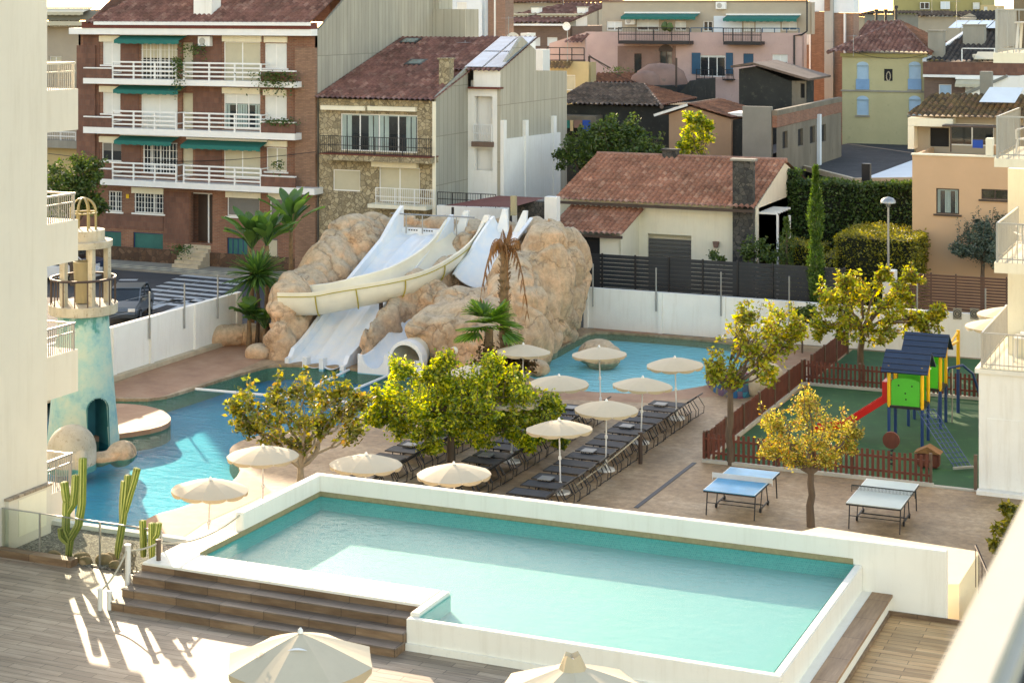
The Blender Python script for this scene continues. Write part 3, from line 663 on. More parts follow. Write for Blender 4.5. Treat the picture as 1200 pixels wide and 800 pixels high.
# balcony doors left bay
addw(165,47,208,94, kind='half', part=.45, nm=3, bars=10, shut='shutter_cream'); addw(165,109,208,152, kind='shutter', nm=1, shut='shutter_white'); addw(167,167,208,204, kind='glass', nm=3, bars=11)
# right bay
addw(262,49,305,96, kind='shutter', nm=1, shut='shutter_cream'); addw(262,110,305,152, kind='half', part=.28, nm=2, shut='shutter_white', curtain=True); addw(262,170,305,210, kind='shutter', nm=1, shut='shutter_cream')
addw(310,51,336,80, kind='shutter', shut='shutter_white', sill='white_paint'); addw(310,112,336,139, kind='shutter', shut='shutter_white', sill='white_paint'); addw(312,173,336,201, kind='shutter', shut='shutter_cream', sill='white_paint')
# ground floor
addw(127,224,143,248, kind='glass', nm=1, bars=5, sill='white_paint'); addw(157,225,192,250, kind='glass', nm=2, bars=10, sill='white_paint')
addw(266,230,304,254, kind='shutter', nm=0, shut='shutter_grey', sill='white_paint'); addw(316,233,340,256, kind='shutter', nm=0, shut='shutter_grey', sill='white_paint')
addw(120,271,142,301, kind='shutter', nm=0, shut='shutter_teal', frame='shutter_deepblue'); addw(156,273,191,304, kind='shutter', nm=0, shut='shutter_teal', frame='shutter_deepblue')
addw(266,279,290,309, kind='shutter', nm=3, shut='shutter_teal', frame='shutter_deepblue'); addw(310,280,325,310, kind='shutter', nm=0, shut='shutter_cream', frame='shutter_deepblue')
entry = HV(V, 223, 226, 249, 285); holes.append(entry)
doors = [HV(V,213,50,226,94), HV(V,213,109,226,152), HV(V,213,170,226,206)]
wall('v', V, L_, S_, 0.1, ZE, holes+doors, 'brick_wall', 'brick_red', A, .3)
MB().box(L_,S_-.01,V+.9,V+9,0.1,ZE).build('body', 'brick_red', A)
sw = MB(); sw.extr([(V,0.1),(V+18,0.1),(V+18,14.0),(V+9,18.6),(V,ZE)], 'u', S_-.15, S_); sw.build('side_wall', 'clad_grey_green', A)
MB().extr([(V,0.1),(V+18,0.1),(V+18,14.0),(V+9,18.6),(V,ZE)], 'u', L_, L_+.15).build('side_wall', 'brick_red', A)
for h, k in wins: pane(A, 'v', V, h, **k)
for h in doors:
    m = MB().box(h[0],h[1],V+.16,V+.2,h[2],h[3]); m.build('balcony_door', 'shutter_cream', A)
MB().box(entry[0],entry[1],V+.8,V+.85,entry[2],entry[3]).build('entrance_door', 'brown_metal', A)
fr = MB().box(entry[1]-.5,entry[1]-.42,V+.3,V+.36,entry[2],entry[3]).box(entry[0],entry[1],V+.3,V+.36,entry[3]-.1,entry[3]-.02).build('door_frame', 'white_paint', A)
es = MB()
for i in range(6): es.box(entry[0]-.35+.0*i, entry[1]-.1, V-1.3+.25*i, V+.3, .13+.19*i-.0, .13+.19*(i+1))
es.build('entrance_steps', 'stone_pale', A)
# brown panels between the windows, end pilaster
pm = MB()
for x0, y0, x1, y1 in ((98,41,117,94),(98,100,117,153),(98,157,117,200),(141.5,44,163,94),(141.5,105,163,152),(142.5,165,165,205),(227,44,260,94),(227,103,260,152),(229,170,260,208),(192,225,222,285),(98,250,191.5,268)):
    a = HV(V, x0, y0, x1, y1); pm.box(a[0],a[1],V-.04,V-.002,a[2],a[3])
pm.build('brown_tile_panel', 'brick_brown', A)
a = HV(V, 348, 44, 372, 290); MB().box(a[0],S_-.003,V-.22,V-.003,.1,ZE-.9).build('brick_pier', 'brick_end', A)
MB().box(L_,L_+1.3,V-.18,V-.003,.1,ZE-.9).build('brick_pier', 'brick_brown', A)
MB().box(L_-.02,S_,V-.12,V-.003,.1,.9).build('stone_plinth', 'base_stone', A)
# cornice and slabs
m = MB(); z = zf(41); m.box(L_-.15,S_+.0,V-.7,V-.003,z,z+.36); m.build('cornice', 'white_paint', A); MB().box(L_+.8,S_+.0,V-.75,V-.003,z+.362,z+.72).build('eave_board', 'roof_trim', A)
MB().box(L_+1.7,S_+.02,V-.85,V-.751,z+.55,z+.74).build('gutter', 'white_paint', A)
for i, (yt, yb) in enumerate(((93,99.5),(151,158.5),(212,219))):
    zt = zf(yt); zb = zf(yb); uL = FV(98 if i < 2 else 118, yt, V-.9)[0]; uR = FV(346 if i < 2 else 369, yt, V-.9)[0]
    q = MB().box(uL,uR,V-.95,V-.003,zb,zt).build('balcony_slab', 'white_paint', A)
    for x0, x1, nb in ((131.5,206,4),(215,305,4)):
        a0, a1 = FV(x0,0,V-.9)[0], FV(x1,0,V-.9)[0]; r_ = rail_v(a0, a1, V-.85, zt, .98, nb, 4, .07)
        r_.box(a0-.03,a0+.03,V-.85,V,zt+.3,zt+.36).box(a1-.03,a1+.03,V-.85,V,zt+.3,zt+.36).box(a0-.03,a0+.03,V-.85,V,zt+.9,zt+.96).box(a1-.03,a1+.03,V-.85,V,zt+.9,zt+.96)
        r_.build('balcony_rail', 'white_paint', A)
    for x0, x1 in ((98.5,131),(306,346)):
        a0, a1 = FV(x0,0,V-.9)[0], FV(x1,0,V-.9)[0]; MB().box(a0,a1,V-.93,V-.8,zt,zt+.55).build('planter_box', 'brick_brown', A); MB().box(a0,a1,V-.97,V-.75,zt+.553,zt+.62).build('planter_rim', 'white_paint', A)
for x0, x1, y in ((136,212,42),(135,211,101),(136,203,161),(214,307,163)):
    awning(A, FV(x0,0,V-.6)[0], FV(x1,0,V-.6)[0], V-.05, zf(y), .75, .25)
for x0, x1, y in ((117,141,42),(117,141,101),(117,142,160),(310,337,43),(309,336,105),(310,337,165),(261,307,42),(261,305,103),(155,192,220),(265,306,225),(315,342,226)):
    a = HV(V, x0, y, x1, y+7); MB().box(a[0],a[1],V-.09,V-.0025,a[2],a[3]).build('shutter_box', 'cream_house', A)
ac_unit(A, FV(236,0,V)[0], V-.05, zf(54)); 
a = FV(145,0,V)[0]; MB().box(a+.2,a+.4,V-.06,V-.043,zf(236),zf(231)).build('notice', 'yellow_post', A)
# roof
y0_, y1_ = V-.85, V+9; zr0 = zf(28)+.02
zr0 = 13.7; 
tiles([(L_+1.0,V-.8,zr0),(S_-.02,V-.8,zr0),(S_-.02,V+9,18.5),(L_+5.2,V+9,18.5)], 'roof', 'tile_brown', A, .27, .42)
tiles([(L_+1.0,V+18,zr0),(L_+1.0,V-.8,zr0),(L_+5.2,V+9,18.5)], 'roof', 'tile_brown', A, .27, .42)
MB().quad((L_+1,V+18,zr0),(S_,V+18,zr0),(S_,V+9,18.5),(L_+5.2,V+9,18.5)).build('roof', 'tile_brown', A)
cu = FV(236,0,V+4)[0]; cu = FV(236,0,V)[0]; chimney(A, cu-.62, cu+.58, V+.15, V+1.1, 13.9, 16.6, 'white_wall')
# clutter on the balconies: things of their own
def patio_table(u, v, z, label, mat='white_paint'):
    t = thing('balcony_table', (u,v,z), label, 'table'); MB().cyl(u,v,z+.70,z+.73,.42,20).build('tabletop', mat, t)
    for k in range(4): a = k*pi/2+.7; MB().tube([(u+.1*cos(a),v+.1*sin(a),z+.7),(u+.33*cos(a),v+.33*sin(a),z)], .018, 6).build('leg', mat, t)
z1b = zf(151); patio_table(FV(172,0,V-.5)[0], V-.45, z1b, 'white round table on the middle left balcony of the brick block'); 
# ================================================================== street lamp by the block
def street_lamp(u, v, h, label, kind='arm'):
    t = thing('street_lamp', (u,v,0), label, 'street lamp'); MB().tube([(u,v,0),(u,v,h)], [.07,.045], 8).build('pole', 'grey_metal', t, smooth=True)
    if kind == 'arm': MB().tube([(u,v,h),(u+.05,v-.3,h+.25),(u+.3,v-.9,h+.35)], .035, 6).build('arm', 'grey_metal', t, smooth=True); MB().box(u+.15,u+.5,v-1.45,v-.85,h+.28,h+.42).build('lamp_head', 'grey_metal', t, bevel=.04)
    else:
        MB().lathe(u,v,[(.05,h),(.10,h+.05),(.12,h+.18),(.34,h+.2),(.33,h+.3),(.22,h+.42),(.02,h+.48)],20).build('lamp_head', 'grey_metal', t, smooth=True)
x, y = G(124,300); street_lamp(x, y, 3.9, 'thin grey street lamp standing at the left corner of the brick block', 'arm')
# ================================================================== building far left behind the block
Vb = 100; B0 = thing('cream_block', (FV(50,0,Vb)[0],Vb,0), 'pale cream and yellow block seen past the left corner of the brick block', 'building')
bl, br = FV(30,0,Vb)[0], FV(140,0,Vb)[0]
hs = [HV(Vb,58,66,72,76), HV(Vb,57,19,91,32), HV(Vb,57,181,73,202)]
wall('v', Vb, bl, br, 0, 13.4, hs, 'wall', 'cream_beige', B0); core(B0, bl, br, Vb+.5, Vb+10, 0, 13.3, 'cream_beige')
pane(B0,'v',Vb,hs[1],kind='glass',nm=2); pane(B0,'v',Vb,hs[0],kind='shutter',shut='shutter_cream'); pane(B0,'v',Vb,hs[2],kind='shutter',shut='bluish_white')
MB().box(bl,br,Vb-.9,Vb-.003,*[FV(70,q,Vb)[1] for q in (104,101)]).build('balcony_slab','cream_beige',B0)
rail_v(bl,FV(90,0,Vb-.9)[0],Vb-.85,FV(70,101,Vb)[1],1.0,6,2,.05,.12).build('balcony_rail','grey_metal',B0)
MB().box(bl,br,Vb-1.0,Vb-.003,*[FV(70,q,Vb)[1] for q in (172,163)]).build('balcony_slab','concrete',B0); rail_v(bl,FV(88,0,Vb-.9)[0],Vb-.85,FV(70,163,Vb)[1],.6,5,2,.05,.15).build('balcony_rail','white_paint',B0)
MB().box(bl,br,Vb-.06,Vb-.003,*[FV(70,q,Vb)[1] for q in (200,172)]).build('yellow_panel','yellow_wall',B0)
MB().box(bl,FV(95,0,Vb)[0],Vb-.06,Vb-.003,*[FV(70,q,Vb)[1] for q in (33,15)]).build('yellow_panel','yellow_wall',B0) if 0 else None
MB().box(bl,br,Vb-1.3,Vb+.2,13.4,13.7).build('awning','shutter_cream',B0); MB().box(bl,br,Vb-.3,Vb+10,13.75,14.5).build('parapet','grey_wall',B0)
awning(B0, bl, FV(108,0,Vb)[0], Vb-.003, FV(70,10,Vb)[1], 1.0, .25, 'shutter_cream')
# ================================================================== stone house
Vs = 83.2; Ls = S_+.1; Rs = FV(511,100,Vs)[0]; H = thing('stone_house', (Ls, Vs, 0), 'stone faced house with brown tiled roof, skylight and iron balcony above the rock slide', 'house')
zs = lambda y, px=440: FV(px, y, Vs)[1]
h1 = HV(Vs,399,134,489,178); h2 = HV(Vs,390,199,422,224); h3 = HV(Vs,444,196,492,237)
wall('v', Vs, Ls, Rs-.121, 0, zs(117), [h1,h2,h3], 'stone_wall', 'crazy_stone', H, .3); core(H, Ls, Rs-.01, Vs+.5, Vs+9.4, 0, zs(120), 'cream_beige')
pane(H,'v',Vs,h1,kind='glass',nm=3,curtain=True); pane(H,'v',Vs,h2,kind='shutter',nm=0,shut='shutter_cream'); pane(H,'v',Vs,h3,kind='shutter',nm=1,shut='shutter_cream'); room(H,'v',Vs,h1,'dim_room',.45)
a = HV(Vs,378,124,430,129); b = HV(Vs,433,125,489,130); MB().box(a[0],a[1],Vs-.25,Vs-.003,a[2],a[3]).box(b[0],b[1],Vs-.25,Vs-.003,b[2],b[3]).build('awning_box','cream_house',H)
a = HV(Vs,438,187,491,200); MB().box(a[0],a[1],Vs-.3,Vs-.003,a[3]-.4,a[3]).build('awning_box','cream_house',H)
zb = zs(181); bL, bR = FV(375,0,Vs-.9)[0], FV(505,0,Vs-.9)[0]; MB().box(bL,bR,Vs-.95,Vs-.003,zb-.3,zb).build('balcony_slab','crazy_stone',H); MB().box(bL-.02,bR+.02,Vs-1.0,Vs-.003,zb+.002,zb+.05).build('balcony_edge','roof_trim',H)
rail_v(bL,bR,Vs-.9,zb+.05,.95,5,2,.03,.13).build('balcony_rail','dark_metal',H)
z2 = zs(237); MB().box(FV(440,0,Vs)[0],FV(508,0,Vs)[0],Vs-.9,Vs-.003,z2-.2,z2).build('balcony_slab','cream_house',H); rail_v(FV(440,0,Vs-.9)[0],FV(508,0,Vs-.9)[0],Vs-.85,z2,.9,4,2,.03,.12).build('balcony_rail','white_paint',H)
sw = MB(); zc = zs(112); zr = FV(430,45,Vs+10)[1]
sw.extr([(Vs,0),(Vs+4,0),(Vs+4,FU(552,78,Rs)[1]),(Vs,zc)], 'u', Rs-.12, Rs); sw.build('side_wall', 'clad_grey', H)
eL = (Ls-.1, Vs-.45, zs(117)+.0)
tiles([(Ls-.05,Vs-.5,zs(117)),(Rs+.15,Vs-.5,zs(117)),(Rs+.15,Vs+10,zr),(Ls-.05,Vs+10,zr)], 'roof', 'tile_brown', H, .27, .42)
ridge(H,(Ls,Vs+10,zr),(Rs+.1,Vs+10,zr),'tile_brown')
MB().box(Ls,Rs+.1,Vs+9.9,Vs+10.2,0,zr-.1).build('back_wall','clad_grey',H)
MB().box(Rs+.0,Rs+.18,Vs-.45,Vs-.37,0,zs(117)).build('drainpipe','cream_house',H)
def skylight(parent, px, py, w, d, pts):
    P0, P1, P2 = [Vector(p) for p in pts]; e = (P1-P0).normalized(); s = (P2-P0); s = (s-e*s.dot(e)).normalized(); n = e.cross(s)
    c = P0+e*px+s*py+n*.08; m = MB(); q = lambda a, b, k: tuple(c+e*a+s*b+n*k)
    f = m.quad(q(-w,-d,.06),q(w,-d,.06),q(w,d,.06),q(-w,d,.06)).quad(q(-w,-d,-.1),q(w,-d,-.1),q(w,-d,.06),q(-w,-d,.06)).quad(q(w,-d,-.1),q(w,d,-.1),q(w,d,.06),q(w,-d,.06)).quad(q(-w,-d,-.1),q(-w,d,-.1),q(-w,d,.06),q(-w,-d,.06)).build('skylight','dark_metal',parent)
    MB().quad(q(-w+.14,-d+.14,.07),q(w-.14,-d+.14,.07),q(w-.14,d-.14,.07),q(-w+.14,d-.14,.07)).build('skylight_glass','roof_glass',f)
RP = [(Ls,Vs-.5,zs(117)),(Rs,Vs-.5,zs(117)),(Ls,Vs+10,zr)]
skylight(H, 3.2, 6.2, .55, .5, RP); skylight(H, .9, 10.2, .6, .5, RP)
cx_, cz_ = FV(522,0,Vs+1.6)[0], 0; chimney(H, Rs-.75, Rs-.15, Vs+1.9, Vs+2.5, zs(112), FV(522,70,Vs+2)[1], 'crazy_stone', 'crazy_stone')
# ================================================================== white house next to it
Vw = Vs+4.0; W = thing('white_house', (Rs, Vw, 0), 'white house with solar panels and grey clad side wall beside the stone house', 'house')
Uw = FU(578,100,-38.2)and -38.6
zw = lambda y, px=560: FV(px,y,Vw)[1]
wl = Rs-.05; hA = HV(Vw,556,113,577,166); hB = HV(Vw,556,174,577,200)
topz = zw(80)
wall('v', Vw, wl, Uw-.201, 0, zw(104), [hA,hB], 'white_front', 'white_wall', W, .3); room(W,'v',Vw,hA,'grey_wall',1.2); room(W,'v',Vw,hB,'dim_room',.9)
for h in (hA,): MB().box(h[0]+.35,h[0]+.8,Vw+.9,Vw+1.15,h[3]-1.0,h[3]-.3).build('boiler','white_paint',W); MB().box(h[1]-.4,h[1]-.02,Vw+1.1,Vw+1.18,h[2],h[3]-.35).build('door','dark_interior',W)
rail_v(hA[0],hA[1],Vw-.1,hA[2],.95,2,2,.04,.12).build('balcony_rail','white_paint',W)
MB().box(hA[0]-.1,hA[1]+.1,Vw-.2,Vw-.003,hA[2]-.28,hA[2]).build('balcony_slab','brick_pale',W)
# raised part with roof slope and panels
z_lo, z_hi = zw(82,555), FV(595,44,Vw+6)[1]
rw = MB(); rw.box(wl+.4,Uw-.01,Vw-.02,Vw+.3,zw(104)+.1,z_lo); rw.build('upper_wall','white_wall',W); MB().box(wl+.2,Uw+.05,Vw-.35,Vw+.3,zw(104)+.0,zw(104)+.1).build('ledge','roof_trim',W)
sd = MB(); y_a = FU(605,60,Uw)[0]; sd.extr([(Vw,0),(Vw+9.8,0),(Vw+9.8,FU(655,84,Uw)[1]),(Vw+5.0,FU(612,84,Uw)[1]),(Vw+5.0,FU(611,60,Uw)[1]),(Vw+3,FU(598,44,Uw)[1]),(Vw,z_lo)], 'u', Uw-.2, Uw); sd.build('side_wall','clad_beige',W)
MB().box(wl,Uw-.21,Vw+.5,Vw+9.8,0,z_lo-.6).build('body','white_wall',W)
a = (HU(Uw+.02,590,160,655,230)); mm = MB(); mm.extr([(a[0],0),(a[1],0),(a[1],FU(655,155,Uw)[1]),(a[0],FU(590,163,Uw)[1])], 'u', Uw+.002, Uw+.12); mm.build('white_render','white_wall',W)
for px in (588,614,647):
    vv = FU(px,150,Uw)[0]; zt = FU(px,141 if px < 640 else 136,Uw)[1]; MB().box(Uw+.002,Uw+.2,vv-.2,vv+.22,0,zt).build('pier','white_wall',W)
tl = [(wl-1.5,Vw-.3,zw(84)),(Uw+.2,Vw-.3,zw(84)),(Uw+.2,Vw+5.2,z_hi),(wl-1.5,Vw+5.2,z_hi)]
tiles(tl, 'roof', 'tile_brown', W)
for i in range(2):
    for j in range(2):
        P0 = Vector(tl[1]); e = Vector((-1,0,0)); s = (Vector(tl[2])-P0).normalized(); n = Vector((0,-s.z,s.y)); L = (Vector(tl[2])-P0).length
        q = lambda a, b: tuple(P0+e*a+s*b+n*.16); a0 = .1+1.15*i; b0 = .3+(L-.5)/2*j; b1 = b0+(L-.5)/2-.06
        f = MB().quad(q(a0,b0),q(a0+1.1,b0),q(a0+1.1,b1),q(a0,b1)).build('solar_panel','solar_frame',W)
        q = lambda a, b: tuple(P0+e*a+s*b+n*.175); MB().quad(q(a0+.05,b0+.05),q(a0+1.05,b0+.05),q(a0+1.05,b1-.05),q(a0+.05,b1-.05)).build('panel_glass','solar_glass',f)
# grey clad building and white tower behind
K = thing('clad_building', (-55,100,0), 'tall grey clad building behind the stone house roof with a white stair shaft', 'building')
k0,k1,k2 = FV(453,0,97)[0], FV(483,0,97)[0], FV(541,0,97)[0]; core(K,k0-4,k1,97,99.5,0,FV(470,-6,97)[1]+3,'white_wall','stair_shaft'); core(K,k1,k2,97.5,99.5,0,FV(520,11,97.5)[1],'clad_beige'); core(K,k1,FV(514,0,97.5)[0],97.6,99.5,FV(520,11,97.5)[1],FV(520,-8,97.5)[1],'clad_beige','upper_body')
a = HV(97,454,37,471,41); MB().box(a[0],a[1],96.8,97,a[2],a[3]).build('shelf','roof_trim',K)
for x0,y0,x1,y1 in ((514,3,530,10),(533,3,547,14),(540,27,549,35)): 
    a = HV(112,x0,y0,x1,y1)
K2 = thing('pale_block', (-45,112,0), 'pale grey block with shuttered windows rising behind the clad building', 'building')
a = HV(112,510,-10,565,60); hh = [HV(112,514,3,529,10),HV(112,535,3,547,14),HV(112,540,27,547,35)]
wall('v',112,a[0],a[1],0,a[3],hh,'wall','bluish_white',K2); core(K2,a[0],a[1],112.5,114,0,a[3],'bluish_white')
for h in hh: pane(K2,'v',112,h,kind='shutter',nm=0,shut='shutter_white')
a = HV(113,563,-10,592,60); core(K2,a[0],a[1],113,114.5,0,a[3],'brick_tall','brick_wall'); MB().box(a[0]+1.1,a[0]+1.2,112.9,113,5,a[3]+2).build('drainpipe','white_paint',K2)
# ================================================================== brown roofed house with dormers, far
Vd = 128; D = thing('dormer_house', (-40,Vd,0), 'brown tiled house with two roof terraces and white dormers, far behind the white house', 'house')
zd = lambda y, px=620, v=Vd: FV(px,y,v)[1]
dl, dr = FV(564,0,Vd)[0], FV(668,0,Vd)[0]
hs = [HV(Vd,620,44,633,54),HV(Vd,641,44,653,54)]; wall('v',Vd,dl,dr,0,zd(29),hs,'wall','brick_pale',D); core(D,dl,dr,Vd+.5,Vd+11,0,zd(31),'brick_pale')
for h in hs: pane(D,'v',Vd,h,kind='shutter',nm=0)
zr = FV(640,5,Vd+10)[1]; tiles([(dl-.3,Vd-.7,zd(28)),(dr+.2,Vd-.7,zd(28)),(dr+.2,Vd+10,zr),(dl+3.5,Vd+10,zr)],'roof','tile_brown',D,.35,.55); MB().box(dl-.3,dr,Vd-.8,Vd-.71,zd(28)-.15,zd(28)).build('gutter','white_paint',D)
for x0, x1 in ((583,618),(634,675)):
    a = FV(x0,0,Vd+2)[0]; b = FV(x1,0,Vd+2)[0]; z0, z1 = FV(620,27,Vd+2)[1], FV(620,18,Vd+2)[1]
    d = MB().box(a,b,Vd+2,Vd+4.5,z0-.3,z1).build('dormer','white_wall',D); MB().box(a+.8,b-1,Vd+1.95,Vd+1.99,z0,z1-.15).build('dormer_glass','solar_glass',d); MB().box(a-.2,b+.2,Vd+1.6,Vd+4.6,z1+.005,z1+.12).build('dormer_roof','shutter_cream',d)
for px in (627,681): u = FV(px,0,Vd+4)[0]; chimney(D,u-.35,u+.35,Vd+4,Vd+4.7,zd(28)+.6,FV(px,9,Vd+4)[1],'white_wall')
aerial(FV(596,0,100)[0],100,FV(596,42,100)[1],1.2,'roof aerial standing on the white roof wall behind the solar panels')
# satellite dish
def dish(px, py, v, r, label, pole):
    u, z = FV(px,py,v); t = thing('satellite_dish', (u,v,z-pole), label, 'satellite dish', 'satellite dishes'); MB().tube([(u,v,z-pole),(u,v,z)],.03,6).build('pole','grey_metal',t)
    m = MB().lathe(0,0,[(.02,0),(r*.5,.05*r),(r*.8,.16*r),(r,.28*r)],18); m.v = [(u+x,v-.1-zz,z+y) for x,y,zz in m.v]; m.build('dish','white_paint',t,smooth='all')
# ================================================================== white stepped walls, narrow yellow house
Y = thing('terrace_house', (-33,118,0), 'narrow yellow house with pink roof terrace between the clad wall and the pink building', 'house')
a = HV(114,610,40,620,90); core(Y,a[0],FV(618,0,114)[0],114,115.5,0,FV(612,39,114)[1],'white_wall','white_wall'); core(Y,FV(600,0,114.2)[0],FV(635,0,114)[0],114.2,115.5,0,FV(612,58,114)[1],'white_wall','parapet')
vy = 118; yl, yr = FV(634,0,vy)[0], FV(690,0,vy)[0]; h = [HV(vy,658,88,674,106)]
wall('v',vy,yl,yr,0,FV(660,72,vy)[1],h,'yellow_wall','yellow_wall',Y); pane(Y,'v',vy,h[0],kind='shutter',nm=0,shut='shutter_cream'); core(Y,yl,yr,vy+.5,vy+1.5,0,FV(660,73,vy)[1],'yellow_wall')
tiles([(yl+.3,vy-.7,FV(655,81,vy)[1]),(yr-1.2,vy-.7,FV(655,81,vy)[1]),(yr-1.2,vy+.1,FV(655,73,vy)[1]),(yl+.3,vy+.1,FV(655,73,vy)[1])],'canopy','tile_ochre',Y)
rail_v(FV(641,0,vy)[0],FV(684,0,vy)[0],vy+.1,FV(660,72,vy)[1],1.0,4,2,.05).build('terrace_rail','dark_metal',Y)
u0,u1 = FV(641,0,vy+3)[0],FV(686,0,vy+3)[0]; MB().extr([(u0,FV(641,70,vy+3)[1]),(u1,FV(686,70,vy+3)[1]),(u1,FV(686,38,vy+3)[1]),(u0+.2,FV(645,51,vy+3)[1])],'v',vy+3,vy+3.2).build('terrace_wall','pink_wall',Y)
tiles([(FV(662,0,vy+2)[0],vy+1.6,FV(662,51,vy+2)[1]),(FV(685,0,vy+2)[0],vy+1.6,FV(685,51,vy+2)[1]),(FV(685,0,vy+2)[0],vy+3.3,FV(685,41,vy+3)[1]),(FV(670,0,vy+2)[0],vy+3.3,FV(670,41,vy+3)[1])],'roof','tile_brown',Y)
dish(665,31,120,.32,'round white satellite dish on a tall pole near the pink terrace', 4); dish(603,47,103,.5,'pale satellite dish behind the solar panels',1.2)
# ================================================================== pink building
Vp = 127; PK = thing('pink_building', (FV(685,0,Vp)[0],Vp,0), 'long faded pink building with dark iron balconies, green awnings and blue shutters', 'building')
zp = lambda y, px=800: FV(px,y,Vp)[1]
pl, pr = FV(686,0,Vp)[0], FV(940,0,Vp)[0]
lo = [HV(Vp,743,63,752,86),HV(Vp,773,60,788,84),HV(Vp,820,65,850,90),HV(Vp,871,63,883,76),HV(Vp,905,64,923,79)]
wall('v',Vp,pl,pr,0,zp(38),lo,'pink_wall','pink_wall',PK,.3); core(PK,pl,pr,Vp+.6,Vp+1.4,0,zp(39),'pink_wall')
a = HV(Vp,722,54,792,100); 
def outside(x0,y0,x1,y1): 
    a = HV(Vp,x0,y0,x1,y1); return a
rw_ = MB()
for x0,y0,x1,y1 in ((724,54,743,98),(752,54,773,98),(743,54,752,63),(743,86,773,98),(773,84,792,98),(788,54,792,84)):
    a = HV(Vp,x0,y0,x1,y1); rw_.box(a[0],a[1],Vp-.035,Vp-.003,a[2],a[3])
rw_.build('raw_render','pink_raw',PK)
pane(PK,'v',Vp,lo[0],kind='glass',nm=0,frame='brown_metal'); pane(PK,'v',Vp,lo[1],kind='glass',nm=1,frame='brown_metal'); pane(PK,'v',Vp,lo[2],kind='half',part=.1,nm=2); pane(PK,'v',Vp,lo[3],kind='shutter',shut='blue_wood',frame='blue_wood',nm=0); pane(PK,'v',Vp,lo[4],kind='half',part=.6,nm=1)
ar = lo[1]; MB().extr([(ar[0]-.1,ar[3])]+[( (ar[0]+ar[1])/2-(ar[1]-ar[0])/2*1.15*cos(pi*i/8), ar[3]+.5*sin(pi*i/8)) for i in range(9)]+[(ar[1]+.1,ar[3])],'v',Vp-.06,Vp-.036).build('arch','brown_metal',PK)
for x0,x1 in ((811,821),(851,859)): a = HV(Vp,x0,62,x1,87); MB().box(a[0],a[1],Vp-.09,Vp-.004,a[2],a[3]).build('window_shutter','blue_wood',PK)
for x0,x1,y in ((816,835,93),(847,859,93)):
    a0,a1=FV(x0,0,Vp-.6)[0],FV(x1,0,Vp-.6)[0]; zz=zp(y); MB().box(a0,a1,Vp-.6,Vp-.003,zz,zz+.1).build('balcony_slab','dark_metal',PK); rail_v(a0,a1,Vp-.58,zz,.8,3,2,.04,.12).build('balcony_rail','dark_metal',PK)
# upper storey set back
Vq = Vp+1.6; up = [HV(Vq,711,25,729,36),HV(Vq,746,22,772,36),HV(Vq,791,25,804,36),HV(Vq,824,25,835,37),HV(Vq,871,24,884,37),HV(Vq,916,25,934,36)]
wall('v',Vq,pl+.8,pr+.2,zp(40),FV(800,2,Vq)[1],up,'upper_wall','cream_beige',PK,.3); core(PK,pl+.8,pr+.2,Vq+.5,Vq+1.5,zp(40),FV(800,3,Vq)[1],'cream_beige','upper_body')
for i,h in enumerate(up): pane(PK,'v',Vq,h,kind=('half','half','half','glass','shutter','half')[i],part=.7,nm=1,shut='shutter_white')
MB().box(pl+.8,pr,Vq-.1,Vq+.2,FV(800,2.5,Vq)[1],FV(800,0.5,Vq)[1]).build('parapet','pink_raw',PK)
bw_ = MB()
for x0,x1 in ((836.5,869.5),(885.5,914.5)): a = HV(Vq,x0,19,x1,38); bw_.box(a[0],a[1],Vq-.03,Vq-.003,a[2],a[3])
bw_.build('white_panel','bluish_white',PK)
for x0,x1,y in ((733,820,16),(852,938,18)): awning(PK,FV(x0,0,Vq)[0],FV(x1,0,Vq)[0],Vq-.003,FV(800,y,Vq)[1],1.1,.25)
for x0,x1,yt,yb in ((725,808,34,52),(848,892,33,52)):
    a0,a1=FV(x0,0,Vp-1)[0],FV(x1,0,Vp-1)[0]; zb_=FV(780,yb,Vp-1)[1]; MB().box(a0,a1,Vp-1.1,Vp-.003,zb_,zb_+.25).build('balcony_slab','dark_metal',PK); r_=rail_v(a0,a1,Vp-1.05,zb_+.25,1.0,5,2,.05,.13); r_.build('balcony_rail','dark_metal',PK)
rail_v(FV(809,0,Vp)[0],FV(847,0,Vp)[0],Vp+.1,zp(38),.35,4,1,.05).build('roof_rail','blue_wood',PK); rail_v(FV(893,0,Vp)[0],FV(936,0,Vp)[0],Vp+.1,zp(38),.35,4,1,.05).build('roof_rail','blue_wood',PK)
ac_unit(PK,FV(840,0,Vq)[0],Vq,FV(840,11,Vq)[1]); ac_unit(PK,FV(734,0,Vq)[0],Vq,FV(740,29,Vq)[1])
MB().tube([(FV(931,0,Vp)[0],Vp-.06,zp(90)),(FV(931,0,Vp)[0],Vp-.06,zp(41)),(FV(940,0,Vp)[0],Vp-.06,zp(40)),(FV(946,0,Vp)[0],Vp-.06,zp(36)),(FV(946,0,Vp)[0],Vp-.06,zp(0))],.07,6).build('drainpipe','dark_metal',PK)
for px,py in ((779,33),(785,34)): u,z=FV(px,py,Vp-.8); tag(MB().lathe(u,Vp-.8,[(.02,z-.25),(.25,z-.1),(.3,z+.15),(.15,z+.45),(.02,z+.5)],8).build('potted_shrub','leaf_bush'),'clipped shrub on the pink building balcony, %s of the two'%('left' if px==779 else 'right'),'shrub','balcony shrubs')
